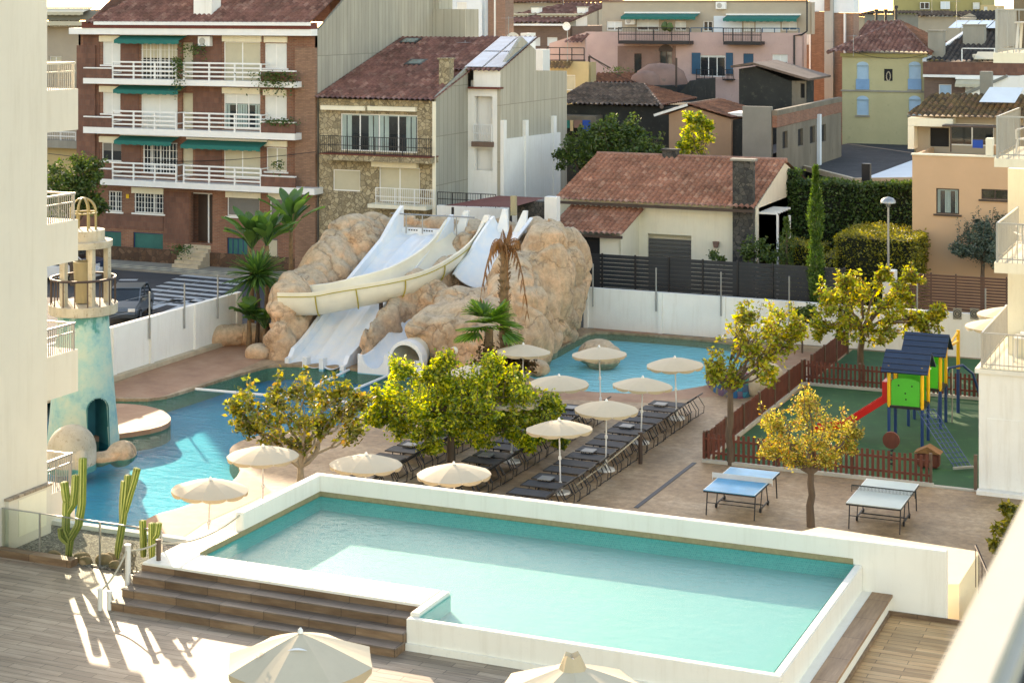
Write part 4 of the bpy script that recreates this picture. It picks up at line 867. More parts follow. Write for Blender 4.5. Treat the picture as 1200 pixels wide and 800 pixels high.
# ================================================================== brick party wall tower
Vt = 133.5; T = thing('brick_tower', (FV(945,0,Vt)[0],Vt,0), 'tall brick party wall tower with pale metal clad shaft between pink and yellow houses', 'building')
zt = lambda y,px=970: FV(px,y,Vt)[1]
def slab(x0,x1,yt,yb,mat,name,dv=0): a=(FV(x0,0,Vt+dv)[0],FV(x1,0,Vt+dv)[0]); return MB().box(a[0],a[1],Vt+dv,Vt+dv+2,0 if yb is None else zt(yb),zt(yt)).build(name,mat,T)
slab(940,949,53,None,'brick_end','brick_wall',.2); slab(949,966,14,None,'brick_end','brick_wall'); slab(976,1000,15.5,None,'brick_tall','brick_wall',.25); slab(966,976.2,-8,None,'tower_clad','clad_shaft',-.15); slab(966,972.5,-8,13,'brick_end','shaft_top',-.2)
slab(948,965.9,-8,13.8,'bluish_white','top_storey',.1); slab(976.5,1000.3,-8,15.2,'bluish_white','top_storey',.12); slab(941,953,9,53,'bluish_white','side_wall',.35)
for px in (948.5,989): u=FV(px,0,Vt)[0]; MB().box(u,u+.12,Vt-.12,Vt+.24,0,zt(16)).build('drainpipe','white_paint',T)
# ================================================================== olive-yellow house
Vo = 125; O = thing('yellow_house', (FV(985,0,Vo)[0],Vo,0), 'square olive yellow house with blue arched shutters under a hipped tiled roof', 'house')
zo = lambda y,px=1035: FV(px,y,Vo)[1]; ol, orr = FV(987,0,Vo)[0], FV(1086,0,Vo)[0]
wo = [HV(Vo,1004,77,1018,105),HV(Vo,1065,77,1079,105),HV(Vo,1004,117,1018,135),HV(Vo,1065,117,1079,135),HV(Vo,1036,81,1046,95)]
wall('v',Vo,ol,orr,0,zo(63),wo,'wall','olive_wall',O,.25); core(O,ol,orr,Vo+.5,Vo+10,0,zo(64),'olive_wall')
for i,h in enumerate(wo[:4]):
    pane(O,'v',Vo,h,kind='shutter',nm=0,frame='shutter_blue',shut='shutter_blue'); m=MB(); cu=(h[0]+h[1])/2; w_=(h[1]-h[0])/2
    m.extr([(cu-w_*cos(pi*k/8), h[3]+.002+.28*sin(pi*k/8)) for k in range(9)],'v',Vo-.03,Vo-.003); m.build('window_arch','shutter_blue',O); MB().box(h[0]-.1,h[1]+.1,Vo-.1,Vo-.003,h[2]-.12,h[2]-.01).build('window_sill','concrete',O)
    if i<2: MB().box(h[0]-.05,h[1]+.05,Vo-.06,Vo-.004,h[2],h[2]+.75).build('window_rail','blue_glaze',O)
h=wo[4]; MB().box(h[0],h[1],Vo+.05,Vo+.1,h[2],h[3]).build('tile_picture','dark_interior',O)
m=MB(); cu,cz=(h[0]+h[1])/2,(h[2]+h[3])/2
for k in range(14): a_=k*2*pi/14; m.tube([(cu+.12*cos(a_),Vo+.03,cz-.1+.3*sin(a_)),(cu+.16*cos(a_+.4),Vo+.03,cz-.1+.34*sin(a_+.4))],.035,5)
m.build('tile_figure','stone_pale',O)
MB().box(ol-.1,orr+.1,Vo-.08,Vo-.003,zo(108),zo(106)).build('string_course','concrete',O); MB().box(ol-.1,orr+.05,Vo-.2,Vo-.003,zo(67),zo(63)).build('cornice','mustard_wall',O)
ap=(FV(1053,0,Vo+6)[0],Vo+6,FV(1053,25,Vo+6)[1]); e0,e1=(ol-.9,Vo-.7,zo(62)),(orr+.4,Vo-.7,zo(62)); b0,b1=(ol-.9,Vo+12,zo(62)),(orr+.4,Vo+12,zo(62))
tiles([e0,e1,ap],'roof','tile_brown',O,.3,.5); tiles([e1,b1,ap],'roof','tile_orange',O,.3,.5); tiles([b0,e0,ap],'roof','tile_brown',O,.3,.5); ridge(O,e0,ap,'tile_brown',.14); ridge(O,e1,ap,'tile_orange',.14)
# ================================================================== far filler houses
def simple_house(name,label,px0,px1,ytop,v,depth,mat,roof=None,yr=None,wins_=(),cat='house',rv=None):
    a,b=FV(px0,0,v)[0],FV(px1,0,v)[0]; zt_=FV((px0+px1)/2,ytop,v)[1]; t=thing(name,(a,v,0),label,cat); hs=[HV(v,*w[:4]) for w in wins_]
    wall('v',v,a,b,0,zt_,hs,'wall',mat,t,.2); core(t,a,b,v+.4,v+depth,0,zt_-.1,mat)
    for h,w in zip(hs,wins_): pane(t,'v',v,h,kind=w[4],nm=w[6] if len(w)>6 else 0,shut=w[5])
    if roof:
        zr=FV((px0+px1)/2,yr,v+depth/2)[1]; tiles([(a-.3,v-.6,zt_),(b+.3,v-.6,zt_),(b+.3,v+depth/2,zr),(a-.3,v+depth/2,zr)],'roof',roof,t,.35,.55); MB().extr([(v,zt_),(v+depth,zt_),(v+depth/2,zr)],'u',b-.1,b).build('gable',mat,t); MB().extr([(v,zt_),(v+depth,zt_),(v+depth/2,zr)],'u',a,a+.1).build('gable',mat,t)
    return t
fb=simple_house('mustard_block','mustard yellow block with three windows on the skyline at the top right',1046,1160,13.5,215,12,'mustard_wall',wins_=((1078,3,1089,11,'glass','shutter_white'),(1102,2,1113,11,'shutter','bluish_white'),(1140,3,1148,11,'shutter','shutter_white')),cat='apartment block')
a=HV(215,1046,-12,1160,13.5); MB().box(a[0],FV(1150,0,215)[0],215.3,226,a[2]-.3,a[3]).build('upper_wall','mustard_wall',fb); fb2=HV(214.9,1078,3,1089,11)
for w in ((1078,3,1089,11,'glass'),(1102,2,1113,11,'shutter')):
    pane(fb,'v',214.8,HV(214.8,*w[:4]),kind=w[4],nm=1,shut='bluish_white')
simple_house('ochre_house','small ochre house end at the right of the mustard block',1149,1166,6,213,8,'yellow_wall',wins_=((1153,8,1157,13,'shutter','shutter_white'),))
simple_house('low_grey_house','low grey house with flat gable behind the yellow house roof',1076,1125,20,165,10,'cream_beige','tile_grey',15)
simple_house('pale_shed','low pale house with dark roof right of the grey gable',1124,1166,25,175,10,'cream_beige','tile_dark',14)
simple_house('dark_gable_house','brown tiled house end peeking out left of the yellow house roof',1003,1040,50,150,12,'dark_render','tile_brown',26)
simple_house('far_grey_house','long grey house top far behind the yellow house',1013,1100,17,205,12,'grey_wall','tile_grey',14)
simple_house('far_cream_house','distant cream house beside the brick tower',998,1012,20,235,12,'cream_beige','tile_orange',17)
simple_house('far_terrace_house','distant house with teal roof edge behind the dormers',590,700,4,160,12,'cream_beige','tile_orange',-1)
simple_house('far_brick_house','distant brick house on the skyline above the dormers',560,640,2,185,12,'brick_pale','tile_brown',-4)
for px,py in ((1027,14),(1038,14),(1050,10)):
    u,z=FV(px,py,163); tag(MB().tube([(u,163,z-2.2),(u,163,z)],.12,8).tube([(u,163,z),(u,163,z+.25)],.2,8).build('flue_pipe','dark_metal'),{1027:'leftmost thin dark flue pipe above the yellow house roof',1038:'middle thin dark flue pipe above the yellow house roof',1050:'rightmost dark flue pipe above the yellow house roof peak'}[px],'flue','flue pipes')
# ================================================================== black roofed house on the right
Vk=124.3; KH=thing('black_roof_house',(FV(1085,0,Vk)[0],Vk,0),'dark tiled house with roof lights and striped awning behind the peach house','house'); zk=lambda y,px=1140: FV(px,y,Vk)[1]
kl,kr=FV(1083,0,Vk)[0],FV(1215,0,Vk)[0]; hk=[HV(Vk,1100,99,1115,112),HV(Vk,1131,99,1150,112)]
wall('v',Vk,kl,kr,0,zk(73),hk,'wall','brick_pale',KH); core(KH,kl,kr,Vk+.5,Vk+12,0,zk(74),'brick_pale'); pane(KH,'v',Vk,hk[0],kind='shutter',nm=0,shut='shutter_blue'); pane(KH,'v',Vk,hk[1],kind='shutter',nm=1)
MB().box(kl,kr,Vk-.5,Vk-.003,zk(91),zk(88)).build('cornice','white_paint',KH); MB().box(kl,kr,Vk-.45,Vk-.003,zk(87.5),zk(73)).build('attic_wall','brick_brown',KH)
zr=FV(1140,28,Vk+11)[1]; tiles([(kl,Vk+.1,zk(73)),(kr,Vk+.1,zk(73)),(kr,Vk+11,zr),(kl+2.2,Vk+11,zr)],'roof','tile_dark',KH,.32,.5)
MB().bar((kl,Vk,zk(72)),(kl+2.2,Vk+11,zr+.1),.25,.25).build('verge','bluish_white',KH)
u=FV(1142,0,Vk+5)[0]; chimney(KH,u-.75,u+.75,Vk+4.5,Vk+5.6,zk(60),FV(1142,30,Vk+5)[1],'concrete'); u=FV(1098,0,Vk+1.5)[0]; chimney(KH,u-.55,u+.55,Vk+1,Vk+1.8,zk(70),FV(1098,37,Vk+1)[1],'concrete')
q=MB()
for i in range(4): u0_=FV(1111,0,Vk+8)[0]+i*.95; q.quad((u0_,Vk+8,FV(1130,33,Vk+8)[1]),(u0_+.88,Vk+8,FV(1130,33,Vk+8)[1]),(u0_+1.15,Vk+10.4,FV(1130,24,Vk+10.4)[1]),(u0_+.27,Vk+10.4,FV(1130,24,Vk+10.4)[1]))
q.build('roof_light','solar_glass',KH)
a0,a1=FV(1128,0,Vk-.5)[0],FV(1166,0,Vk-.5)[0]; z0,z1=zk(72),zk(56); m=MB(); m.box(a0,a0+.07,Vk-1,Vk-.93,z0,z1).box(a1,a1+.07,Vk-1,Vk-.93,z0,z1).box(a0,a1,Vk-1,Vk-.93,z1-.07,z1); m.build('terrace_frame','white_paint',KH)
MB().box(FV(1137,0,Vk)[0],a1,Vk+1.0,Vk+3.5,z0,z1-.5).build('terrace_room','cream_house',KH); MB().extr([(Vk+1,z1-.3),(Vk-.7,z1-.75),(Vk-.7,z1-.8),(Vk+1,z1-.4)],'u',a0+.8,a1).build('awning','shutter_cream',KH)
awning(KH,FV(1122,0,Vk)[0],FV(1175,0,Vk)[0],Vk-.46,zk(93),.6,.3,'shutter_cream')
aerial(FV(1170,0,Vk)[0],Vk-.3,zk(112),6.5,'tall thin aerial mast in front of the dark roofed house')
wt=thing('white_gable_wall',(FV(1130,0,118)[0],118,0),'small white gable wall with a blue square window under a grey sloping coping','wall'); a=[(FV(1130,0,118)[0],FV(1130,113,118)[1]),(FV(1200,0,118)[0],FV(1190,113,118)[1]),(FV(1200,0,118)[0],FV(1190,88,118)[1]),(FV(1180,0,118)[0],FV(1180,91,118)[1])]
MB().extr([(a[0][0],0),(a[1][0],0)]+a[1:]+[a[0]],'v',118,118.3).build('wall','white_wall',wt); MB().bar((a[0][0]-.3,118.1,a[0][1]),(a[3][0],118.1,a[3][1]+.1),.5,.18).build('coping','grey_wall',wt)
b=HV(118,1161,103,1168,110); MB().box(b[0],b[1],117.95,117.997,b[2],b[3]).build('window','blue_top',wt); b=HV(118,1176,107,1186,110); MB().box(b[0],b[1],117.95,117.997,b[2],b[3]).build('vent','concrete',wt)
# ================================================================== low old house, shed, walls in the middle
Vm=108; M_=thing('low_house',(FV(660,0,Vm)[0],Vm,0),'low old house with weathered grey brown hipped tile roof behind the big bush','house'); zm=lambda y,px=740: FV(px,y,Vm)[1]
ml,mr=FV(662,0,Vm)[0],FV(790,0,Vm)[0]; core(M_,ml,mr,Vm,Vm+9,0,zm(125),'dark_render','wall'); MB().box(ml-.5,FV(700,0,Vm-1)[0],Vm-1.2,Vm-.003,zm(150),zm(136)).build('lean_to','old_concrete',M_)
rz0=zm(124); rzz=FV(720,99,Vm+6)[1]; R0,R1=(ml-.6,Vm-.6,rz0),(FV(779,0,Vm)[0],Vm-.6,rz0); r0=(FV(686,0,Vm+6)[0],Vm+6,rzz); r1=(FV(755,0,Vm+6)[0],Vm+6,rzz); 
tiles([R0,R1,r1,r0],'roof','tile_grey',M_,.3,.5); tiles([R1,(FV(822,0,Vm+6)[0],Vm+5,FV(822,116,Vm+6)[1]),r1],'roof','tile_orange',M_,.3,.5); ridge(M_,R1,r1,'tile_grey',.13); ridge(M_,r0,r1,'tile_grey',.13)
cl=MB()
for i,(x0,x1) in enumerate(((662,668),(668.5,672),(673,682),(683,692))):
    a=HV(Vm-1.4,x0,141,x1,150); 
    tag(MB().box(a[0],a[1],Vm-1.45,Vm-1.42,a[2]-.2*(i%2),a[3]).build('hanging_cloth',('teal_cloth','yellow_wall','pink_raw','blue_cloth')[i]),('teal','yellow','dull pink','dark blue')[i]+' cloth hanging by the old house left of the bush','cloth','washing by the old house')
# ruined tiled lean-to
L2=thing('ruined_lean_to',(FV(700,0,119)[0],119,0),'sagging red tiled lean-to with clay vault below the pink building','shed'); z=lambda px,y,v=119: FV(px,y,v)[1]
tiles([(FV(695,0,119)[0],119,z(695,98)),(FV(745,0,119)[0],119,z(745,98)),(FV(760,0,123)[0],123,z(757,87,123)),(FV(700,0,123)[0],123,z(700,84,123))],'roof','tile_orange',L2,.3,.5); core(L2,FV(692,0,119.3)[0],FV(790,0,119)[0],119.4,125,0,z(740,100),'dark_render','wall')
for px,r,vv in ((769,2.0,121),(752,1.2,119.4)):
    u,zz=FV(px,97,vv); MB().lathe(u,vv+1,[(r,zz-1),(r,zz),(r*.85,zz+r*.4),(r*.45,zz+r*.66),(.02,zz+r*.7)],16).build('clay_vault','pink_raw',L2,smooth=True)
MB().bar((FV(691,0,119)[0],118.9,z(691,66)),(FV(716,0,119)[0],118.9,z(716,80)),.1).bar((FV(691,0,119)[0],118.9,z(691,66)),(FV(691,0,119)[0],118.9,z(691,98)),.12).bar((FV(793,0,119)[0],118.9,z(793,68)),(FV(793,0,119)[0],118.9,z(793,102)),.12).build('timber_frame','brown_metal',L2)
gt=thing('dark_vault_shed',(FV(795,0,116)[0],116,0),'dark arched shed end right of the old house roof','shed'); a0,a1=FV(793,0,116)[0],FV(809,0,116)[0]; MB().extr([(a0,0),(a1,0),(a1,z(809,95,116))]+[(a1+(a0-a1)*(1-cos(pi/2*k/6)), z(800,112,116)+(z(809,94,116)-z(800,112,116))*cos(pi/2*k/6)) for k in range(1,7)],'v',116,122).build('wall','dark_render',gt)
# peach shed with tiled roof
Vh=101; SH=thing('peach_shed',(FV(785,0,Vh)[0],Vh,0),'small peach shed with tiled roof and white flashing behind the yellow green sapling','shed'); a0,a1=FV(784,0,Vh)[0],FV(857,0,Vh)[0]; am=FV(808,0,Vh)[0]; zh=lambda px,y: FV(px,y,Vh)[1]
MB().extr([(a0,0),(a1,0),(a1,zh(857,140)),(am,zh(808,125)),(a0,zh(784,134))],'v',Vh,Vh+6).build('wall','peach_dark',SH)
tiles([(a1+.2,Vh-.4,zh(858,139)),(a1+.2,Vh+6.3,zh(858,139)+.0),(am,Vh+6.3,zh(808,123)),(am,Vh-.4,zh(808,123))],'roof','tile_orange',SH); tiles([(a0-.8,Vh+6.3,zh(776,137)),(a0-.8,Vh-.4,zh(776,137)),(am,Vh-.4,zh(808,123)),(am,Vh+6.3,zh(808,123))],'roof','tile_grey',SH)
MB().bar((a0-.8,Vh-.45,zh(776,135)),(am,Vh-.45,zh(808,122.5)),.12,.15).build('verge','white_wall',SH); core(SH,a1,FV(868,0,Vh)[0],Vh+.3,Vh+5,0,zh(862,141),'dark_render','side_wall')
MB().box(FV(850,0,Vh)[0],FV(868,0,Vh)[0],Vh+.5,Vh+3,zh(860,137),zh(860,133)).build('white_flashing','white_wall',SH)
# dark shed
Vx=112; DX=thing('dark_shed',(FV(866,0,Vx)[0],Vx,0),'dark rendered outbuilding with sloping brown roof in front of the brick tower','shed'); zx=lambda px,y: FV(px,y,Vx)[1]; a0,a1,a2=FV(866,0,Vx)[0],FV(928,0,Vx)[0],FV(945,0,Vx)[0]; 
MB().extr([(a0,0),(a1,0),(a1,zx(928,96)),(FV(884,0,Vx)[0],zx(884,78)),(a0,zx(866,81))],'v',Vx,Vx+6).build('wall','dark_render',DX); h=[HV(Vx,938,98,943,115)]; wall('v',Vx,a1,a2,0,zx(935,95),h,'light_wall','old_concrete',DX,.2); room(DX,'v',Vx,h[0],'dark_interior',.2)
MB().bar((a0-.4,Vx+2.5,zx(866,80)+.1),(FV(884,0,Vx)[0],Vx+2.5,zx(884,76)+.1),6.2,.15).bar((FV(884,0,Vx)[0],Vx+2.5,zx(884,76)+.1),(a2+.3,Vx+2.5,zx(945,93)),6.2,.15).build('roof','tile_grey',DX)
# long wall with brick band
Ug=FU(985,150,-8) and None
ug=FV(910,0,97)[0]; GW=thing('long_grey_wall',(ug,97,0),'long weathered grey outbuilding wall with brick band on top and small openings','outbuilding')
v1=FU(986,150,ug)[0]; tz=lambda px,y: FU(px,y,ug)[1]; hs=[HU(ug,x,y,x+6,y+20) for x,y in ((917,154),(935,151),(949,148),(962,146))]
zt_=tz(985,114); wall('u',ug,97,v1,0,zt_-1.0,hs,'wall','old_concrete',GW,.3); 
for h in hs: room(GW,'u',ug,h,'dark_interior',.15)
MB().box(ug-.25,ug+.03,97,v1,zt_-.98,zt_-.3).build('brick_band','brick_red',GW); MB().box(ug-.27,ug+.05,97,v1,zt_-.298,zt_).build('wall_top','old_concrete',GW); 
u2=FV(870,0,97)[0]; MB().box(u2,ug-.3,97,97.3,0,FV(890,125,97)[1]).build('end_wall','grey_wall',GW); MB().box(u2,ug-.3,97.31,v1,0,zt_-2.5).build('body','flat_roof',GW); vt=FU(958,160,ug)[0]; MB().box(ug+.01,ug+.2,vt-.2,vt+.25,0,tz(958,134)).build('drainpipe','bluish_white',GW)
# flat dark roof
FR=thing('flat_roof_building',(-20,90,0),'low building with dark weathered flat roof between the cream house and the peach house','building'); zz=4.9; ps=[G(922,192,zz),G(985,170,zz),G(1071,148,zz),G(1071,186,zz),G(1062,190,zz),G(1000,213,zz)]; MB().prism(ps,0,zz).build('roof_slab','flat_roof',FR)
pp=[Vector((*G(920,193,zz),zz+.1)),Vector((*G(1001,214,zz),zz+.1)),Vector((*G(1071,213,zz),zz+.1))]; m=MB(); [m.bar(pp[i],pp[i+1],.25,.3) for i in range(2)]; m.build('parapet','stone_pale',FR)
m=MB().prism([G(1001,214,4.9),G(1071,213,4.9),G(1071,188,4.9)],0,4.95).build('white_roof_edge','bluish_white',FR)
u,z_=FV(1014,210,95); MB().box(u-.2,u+.25,95,95.4,4,FV(1014,192,95)[1]).build('chimney','dark_metal',FR)
# ================================================================== cream house with the red tile roof
Vc=84; CHs=thing('cream_bungalow',(FV(650,0,Vc)[0],Vc,0),'cream single storey house with long red tile roof, stone chimney and garage doors','house'); zc=lambda y,px=780: FV(px,y,Vc)[1]
cl_,cr_=FV(652,0,Vc)[0],FV(886,0,Vc)[0]; hg=HV(Vc,759,275,810,304); wall('v',Vc,cl_,cr_-.201,0,zc(238),[(hg[0],hg[1],0.3,hg[3])],'wall','cream_house',CHs,.3); core(CHs,cl_,cr_,Vc+.5,Vc+8.5,0,zc(240),'cream_house')
g_=MB(); z0=.3
for i in range(12): g_.box(hg[0],hg[1],Vc+.12,Vc+.2,z0+i*.22,z0+i*.22+.2)
g_.build('garage_door','garage_slats',CHs)
el,er=(FV(649,235,Vc-.7)[0],Vc-.7,FV(649,236,Vc-.7)[1]),(FV(884,244,Vc-.7)[0],Vc-.7,FV(884,244,Vc-.7)[1]); ez=(el[2]+er[2])/2; el=(el[0],el[1],ez); er=(er[0],er[1],ez)
zr=FV(790,184,Vc+5.6)[1]; rr=FV(913,0,Vc+5.6)[0]
tiles([el,er,(er[0],Vc+5.6,zr),(el[0],Vc+5.6,zr)],'roof','tile_red',CHs,.25,.42,.05); MB().quad((el[0],Vc+5.6,zr),(er[0],Vc+5.6,zr),(er[0],Vc+11.5,ez),(el[0],Vc+11.5,ez)).build('roof','tile_red',CHs); ridge(CHs,(el[0],Vc+5.6,zr+.02),(er[0],Vc+5.6,zr+.02),'tile_red',.14); MB().box(el[0],er[0],Vc-.8,Vc-.7,ez-.16,ez-.02).build('gutter','brown_metal',CHs)
MB().extr([(Vc,0),(Vc+11,0),(Vc+11,ez),(Vc+5.6,zr-.1),(Vc,ez)],'u',cr_-.2,cr_).build('gable_wall','cream_house',CHs)
MB().box(cr_-1.1,cr_-.05,Vc-.35,Vc-.003,0,zr+.45).build('chimney_breast','dark_stone',CHs); MB().box(cr_-1.2,cr_+.05,Vc-.45,Vc+.1,zr+.453,zr+.56).build('chimney_cap','concrete',CHs)
u=FV(783,0,Vc+5.4)[0]; chimney(CHs,u-.3,u+.5,Vc+5.3,Vc+5.8,zr-.1,zr+.35,'dark_stone','dark_stone')
# porch
Vpch=Vc-3.0; q0,q1=FV(650,0,Vpch)[0],FV(733,0,Vpch)[0]; zl=FV(690,274,Vpch-.3)[1]; zu=FV(690,243,Vc-.1)[1]
tiles([(q0-.3,Vpch-.4,zl),(q1,Vpch-.4,zl),(q1,Vc-.01,zu),(q0-.3,Vc-.01,zu)],'porch_roof','tile_red',CHs,.25,.42,.05); MB().box(q0-.3,q1,Vpch-.5,Vpch-.41,zl-.14,zl).build('gutter','brown_metal',CHs)
hp=(q0-.1,FV(703,0,Vpch)[0],0.3,FV(690,278,Vpch)[1]); wall('v',Vpch,q0-.3,q1-.35,0,zl-.15,[hp],'porch_wall','cream_house',CHs,.3); MB().box(hp[0],hp[1],Vpch+.15,Vpch+.2,.3,hp[3]).build('porch_opening','dark_interior',CHs)
MB().extr([(Vpch,zl-.12),(Vc,zl-.12),(Vc,zu-.12)],'u',q1-.55,q1-.35).box(q1-.55,q1-.35,Vpch+.3,Vc-.01,0,zl-.125).build('porch_side','cream_house',CHs)
u,z_=FV(840,285,Vc); MB().cyl(u,Vc-.15,z_-.2,z_+.1,.12,8,.18).build('wall_pot','pink_raw',CHs); MB().tube([(FV(735,0,Vc)[0],Vc-.75,ez-.1),(FV(735,0,Vc)[0],Vc-.1,zu+.2),(FV(735,0,Vc)[0],Vc-.1,zu+.02)],.05,6).build('drainpipe','brown_metal',CHs)
pg=thing('white_pergola',(FV(905,0,87)[0],87,0),'white slatted pergola at the right end of the cream house','pergola'); z_=FV(905,250,85)[1]
for i in range(6): MB().box(FV(900,0,87)[0],FV(926,0,87)[0],84.5+i*.5,84.6+i*.5,z_,z_+.1).build('slat','white_paint',pg)
for px in (911,925): u=FV(px,0,84.4)[0]; MB().box(u-.05,u+.05,84.4,84.5,0,z_).build('post','white_paint',pg)
# low walls between rock and houses, red canopy
rc=thing('red_canopy',(FV(560,0,78)[0],78,0),'dark red metal canopy roof behind the slide rocks','canopy'); z_=lambda px,y,v: FV(px,y,v)[1]
MB().quad((FV(520,0,78)[0],78,z_(560,243,78)),(FV(600,0,78)[0],78,z_(600,243,78)),(FV(640,0,80.5)[0],80.5,z_(600,230,80.5)),(FV(585,0,80.5)[0],80.5,z_(600,230,80.5))).build('roof_sheet','roof_trim',rc)
for px in (530,598): u=FV(px,0,78.2)[0]; MB().box(u-.05,u+.05,78.2,78.3,0,z_(px,243,78)-.02).build('post','dark_metal',rc)
lw=thing('terrace_wall',(FV(515,0,82)[0],82,0),'low white wall with iron railing between the stone house and the cream house','wall'); MB().box(FV(512,0,82)[0],FV(650,0,82)[0],82,82.3,0,z_(560,243,82)).build('wall','white_wall',lw); rail_v(FV(512,0,82)[0],FV(580,0,82)[0],82.1,z_(560,243,82),.7,5,2,.03,.14).build('railing','dark_metal',lw)
MB().box(FV(606,0,79.6)[0],FV(640,0,79.6)[0],79.6,80,0,z_(620,236,79.6)).build('stone_pier','dark_stone',lw); MB().box(FV(638,0,79.5)[0],FV(652,0,79.5)[0],79.5,80,0,z_(645,231,79.5)).build('white_pier','white_wall',lw)
# ================================================================== peach house on the right
Ve=84; PH=thing('peach_house',(FV(1069,0,Ve)[0],Ve,0),'peach rendered house with brown framed windows, roof terrace and tiled penthouse','house'); ze=lambda y,px=1110: FV(px,y,Ve)[1]
pl_,pr_=FV(1069,0,Ve)[0],FV(1235,0,Ve)[0]; hw=[HV(Ve,1097,221,1124,251),HV(Ve,1150,222,1182,234)]; wall('v',Ve,pl_,pr_,0,ze(183),hw,'wall','peach_wall',PH,.3); core(PH,pl_,pr_,Ve+.6,Ve+11,0,ze(190),'peach_wall')
pane(PH,'v',Ve,hw[0],kind='glass',nm=0,frame='brown_metal',curtain=True,sill='brown_metal'); pane(PH,'v',Ve,hw[1],kind='glass',nm=1,frame='brown_metal',sill='brown_metal')
MB().box(pl_,pl_+.15,Ve+.31,Ve+5,ze(190),ze(183)).box(pl_+.151,pr_,Ve+.31,Ve+1.8,ze(190),ze(187)).build('terrace_edge','peach_wall',PH); MB().box(pl_-.05,pr_,Ve-.06,Ve+.3,ze(183)+.003,ze(183)+.08).build('coping','cream_house',PH)
tc=MB().box(FV(1155,0,Ve)[0],FV(1163,0,Ve)[0],Ve-.01,Ve+.6,ze(183)+.09,ze(161)).build('terrace_chimney','cream_house',PH)
tag(MB().cyl(FV(1166,0,Ve)[0],Ve+.7,ze(180),ze(170),.3,12,.36).build('plant_pot','peach_dark'),'terracotta coloured pot beside the terrace chimney','plant pot')
Vf=Ve+5; zf_=lambda y,px=1120: FV(px,y,Vf)[1]; fl_u=FV(1073,0,Vf)[0]; hf=[HV(Vf,1090,150,1112,172),HV(Vf,1113,145,1165,171)]
wall('v',Vf,fl_u,pr_,ze(192),zf_(137),hf,'penthouse_wall','cream_beige',PH,.3); core(PH,fl_u,pr_,Vf+.6,Vf+6,ze(192),zf_(138),'cream_beige','penthouse'); MB().box(hf[0][0],hf[0][1],Vf+.1,Vf+.15,hf[0][2],hf[0][3]).build('dark_door','dark_interior',PH); pane(PH,'v',Vf,hf[1],kind='glass',nm=1,curtain=False); room(PH,'v',Vf,hf[1],'dim_room',.5)
z0,z1=zf_(137),FV(1130,112,Vf+4)[1]; tiles([(fl_u-.3,Vf-1.0,z0),(pr_,Vf-1.0,z0),(pr_,Vf+4,z1),(FV(1093,0,Vf+4)[0],Vf+4,z1)],'roof','tile_ochre',PH,.25,.42); MB().box(fl_u-.2,fl_u+2,Vf-1.0,Vf-.003,z0-.45,z0-.05).box(fl_u-.2,fl_u+.1,Vf-1,Vf-.003,ze(184),z0-.46).build('porch_frame','cream_house',PH)
MB().box(FV(1112,0,Vf)[0],pr_,Vf-2.0,Vf-.9,z0-.38,z0-.3).build('terrace_awning','brown_metal',PH); u=FV(1114,0,Vf-1.8)[0]; MB().box(u,u+.06,Vf-1.95,Vf-1.89,ze(184),z0-.39).build('awning_post','brown_metal',PH)
MB().quad((FV(1148,0,Vf+.5)[0],Vf+.3,z0+.75),(FV(1190,0,Vf+.5)[0],Vf+.3,z0+.75),(FV(1200,0,Vf+1.6)[0],Vf+1.6,z0+1.45),(FV(1160,0,Vf+1.6)[0],Vf+1.6,z0+1.45)).build('roof_panel','bluish_white',PH)
MB().box(FV(1155,0,Vf+5)[0]-.3,FV(1155,0,Vf+5)[0]+.3,Vf+5,Vf+5.6,z1-.5,FV(1155,84,Vf+5)[1]).build('chimney','grey_wall',PH)
tb=thing('terrace_cloth',(FV(1147,0,Vf-2)[0],Vf-2.0,ze(184)),'blue and white cloth draped on a chair on the peach roof terrace','cloth'); a=HV(Vf-2,1140,164,1152,171); MB().box(a[0],a[1],Vf-2.1,Vf-2.0,a[2]-.1,a[3]).build('cloth','blue_cloth',tb)
MB().box(FV(1155.5,0,Ve)[0]-.0,FV(1157,0,Ve)[0],Ve-.1,Ve-.01,0,ze(183)).build('drainpipe','grey_metal',PH) if 0 else None
u=FV(1189,0,Ve)[0]; MB().cyl(u,Ve-.1,0,ze(185),.07,8).build('drainpipe','concrete',PH)
# ================================================================== boundary walls and fences
bwall=thing('left_boundary_wall',(-41.8,62,0),'long white garden wall with thin wire posts between lagoon and street','wall')
v0_,v1_=FU(120,450,-41.8)[0],FU(284,400,-41.8)[0]; MB().box(-42.05,-41.8,48,v1_,0,2.05).build('wall','white_wall',bwall); MB().box(-41.799,-41.5,48,v1_,0,.18).build('base_kerb','stone_pale',bwall)
for px in (133,177,229,278): vv=FU(px,420,-41.8)[0]; MB().box(-41.81,-41.72,vv-.12,vv+.12,.0,2.07).build('pier','white_wall',bwall)
for px in (175,216,255): vv=FU(px,380,-41.75)[0]; MB().tube([(-41.74,vv,1.2),(-41.74,vv,3.1)],.035,6).build('wire_post','grey_metal',bwall)
for z_ in (2.5,3.0): MB().tube([(-41.74,50,z_),(-41.74,v1_-1,z_)],.006,4).build('wire','grey_metal',bwall)
bk=thing('back_boundary_wall',(-10,74.6,0),'long white garden wall with thin posts behind the paddling pool and playground','wall'); MB().box(FV(684,0,74.6)[0],2,74.6,74.85,0,1.83).build('wall','white_wall',bk)
for px in (687,774,848,930,1010): u=FV(px,0,74.6)[0]; MB().box(u-.1,u+.1,74.52,74.598,0,1.85).build('pier','white_wall',bk)
for px in (695,769,845,925,1075,1155): u=FV(px,0,74.5)[0]; MB().tube([(u,74.48,1.0),(u,74.48,2.95)],.035,6).build('wire_post','grey_metal',bk)
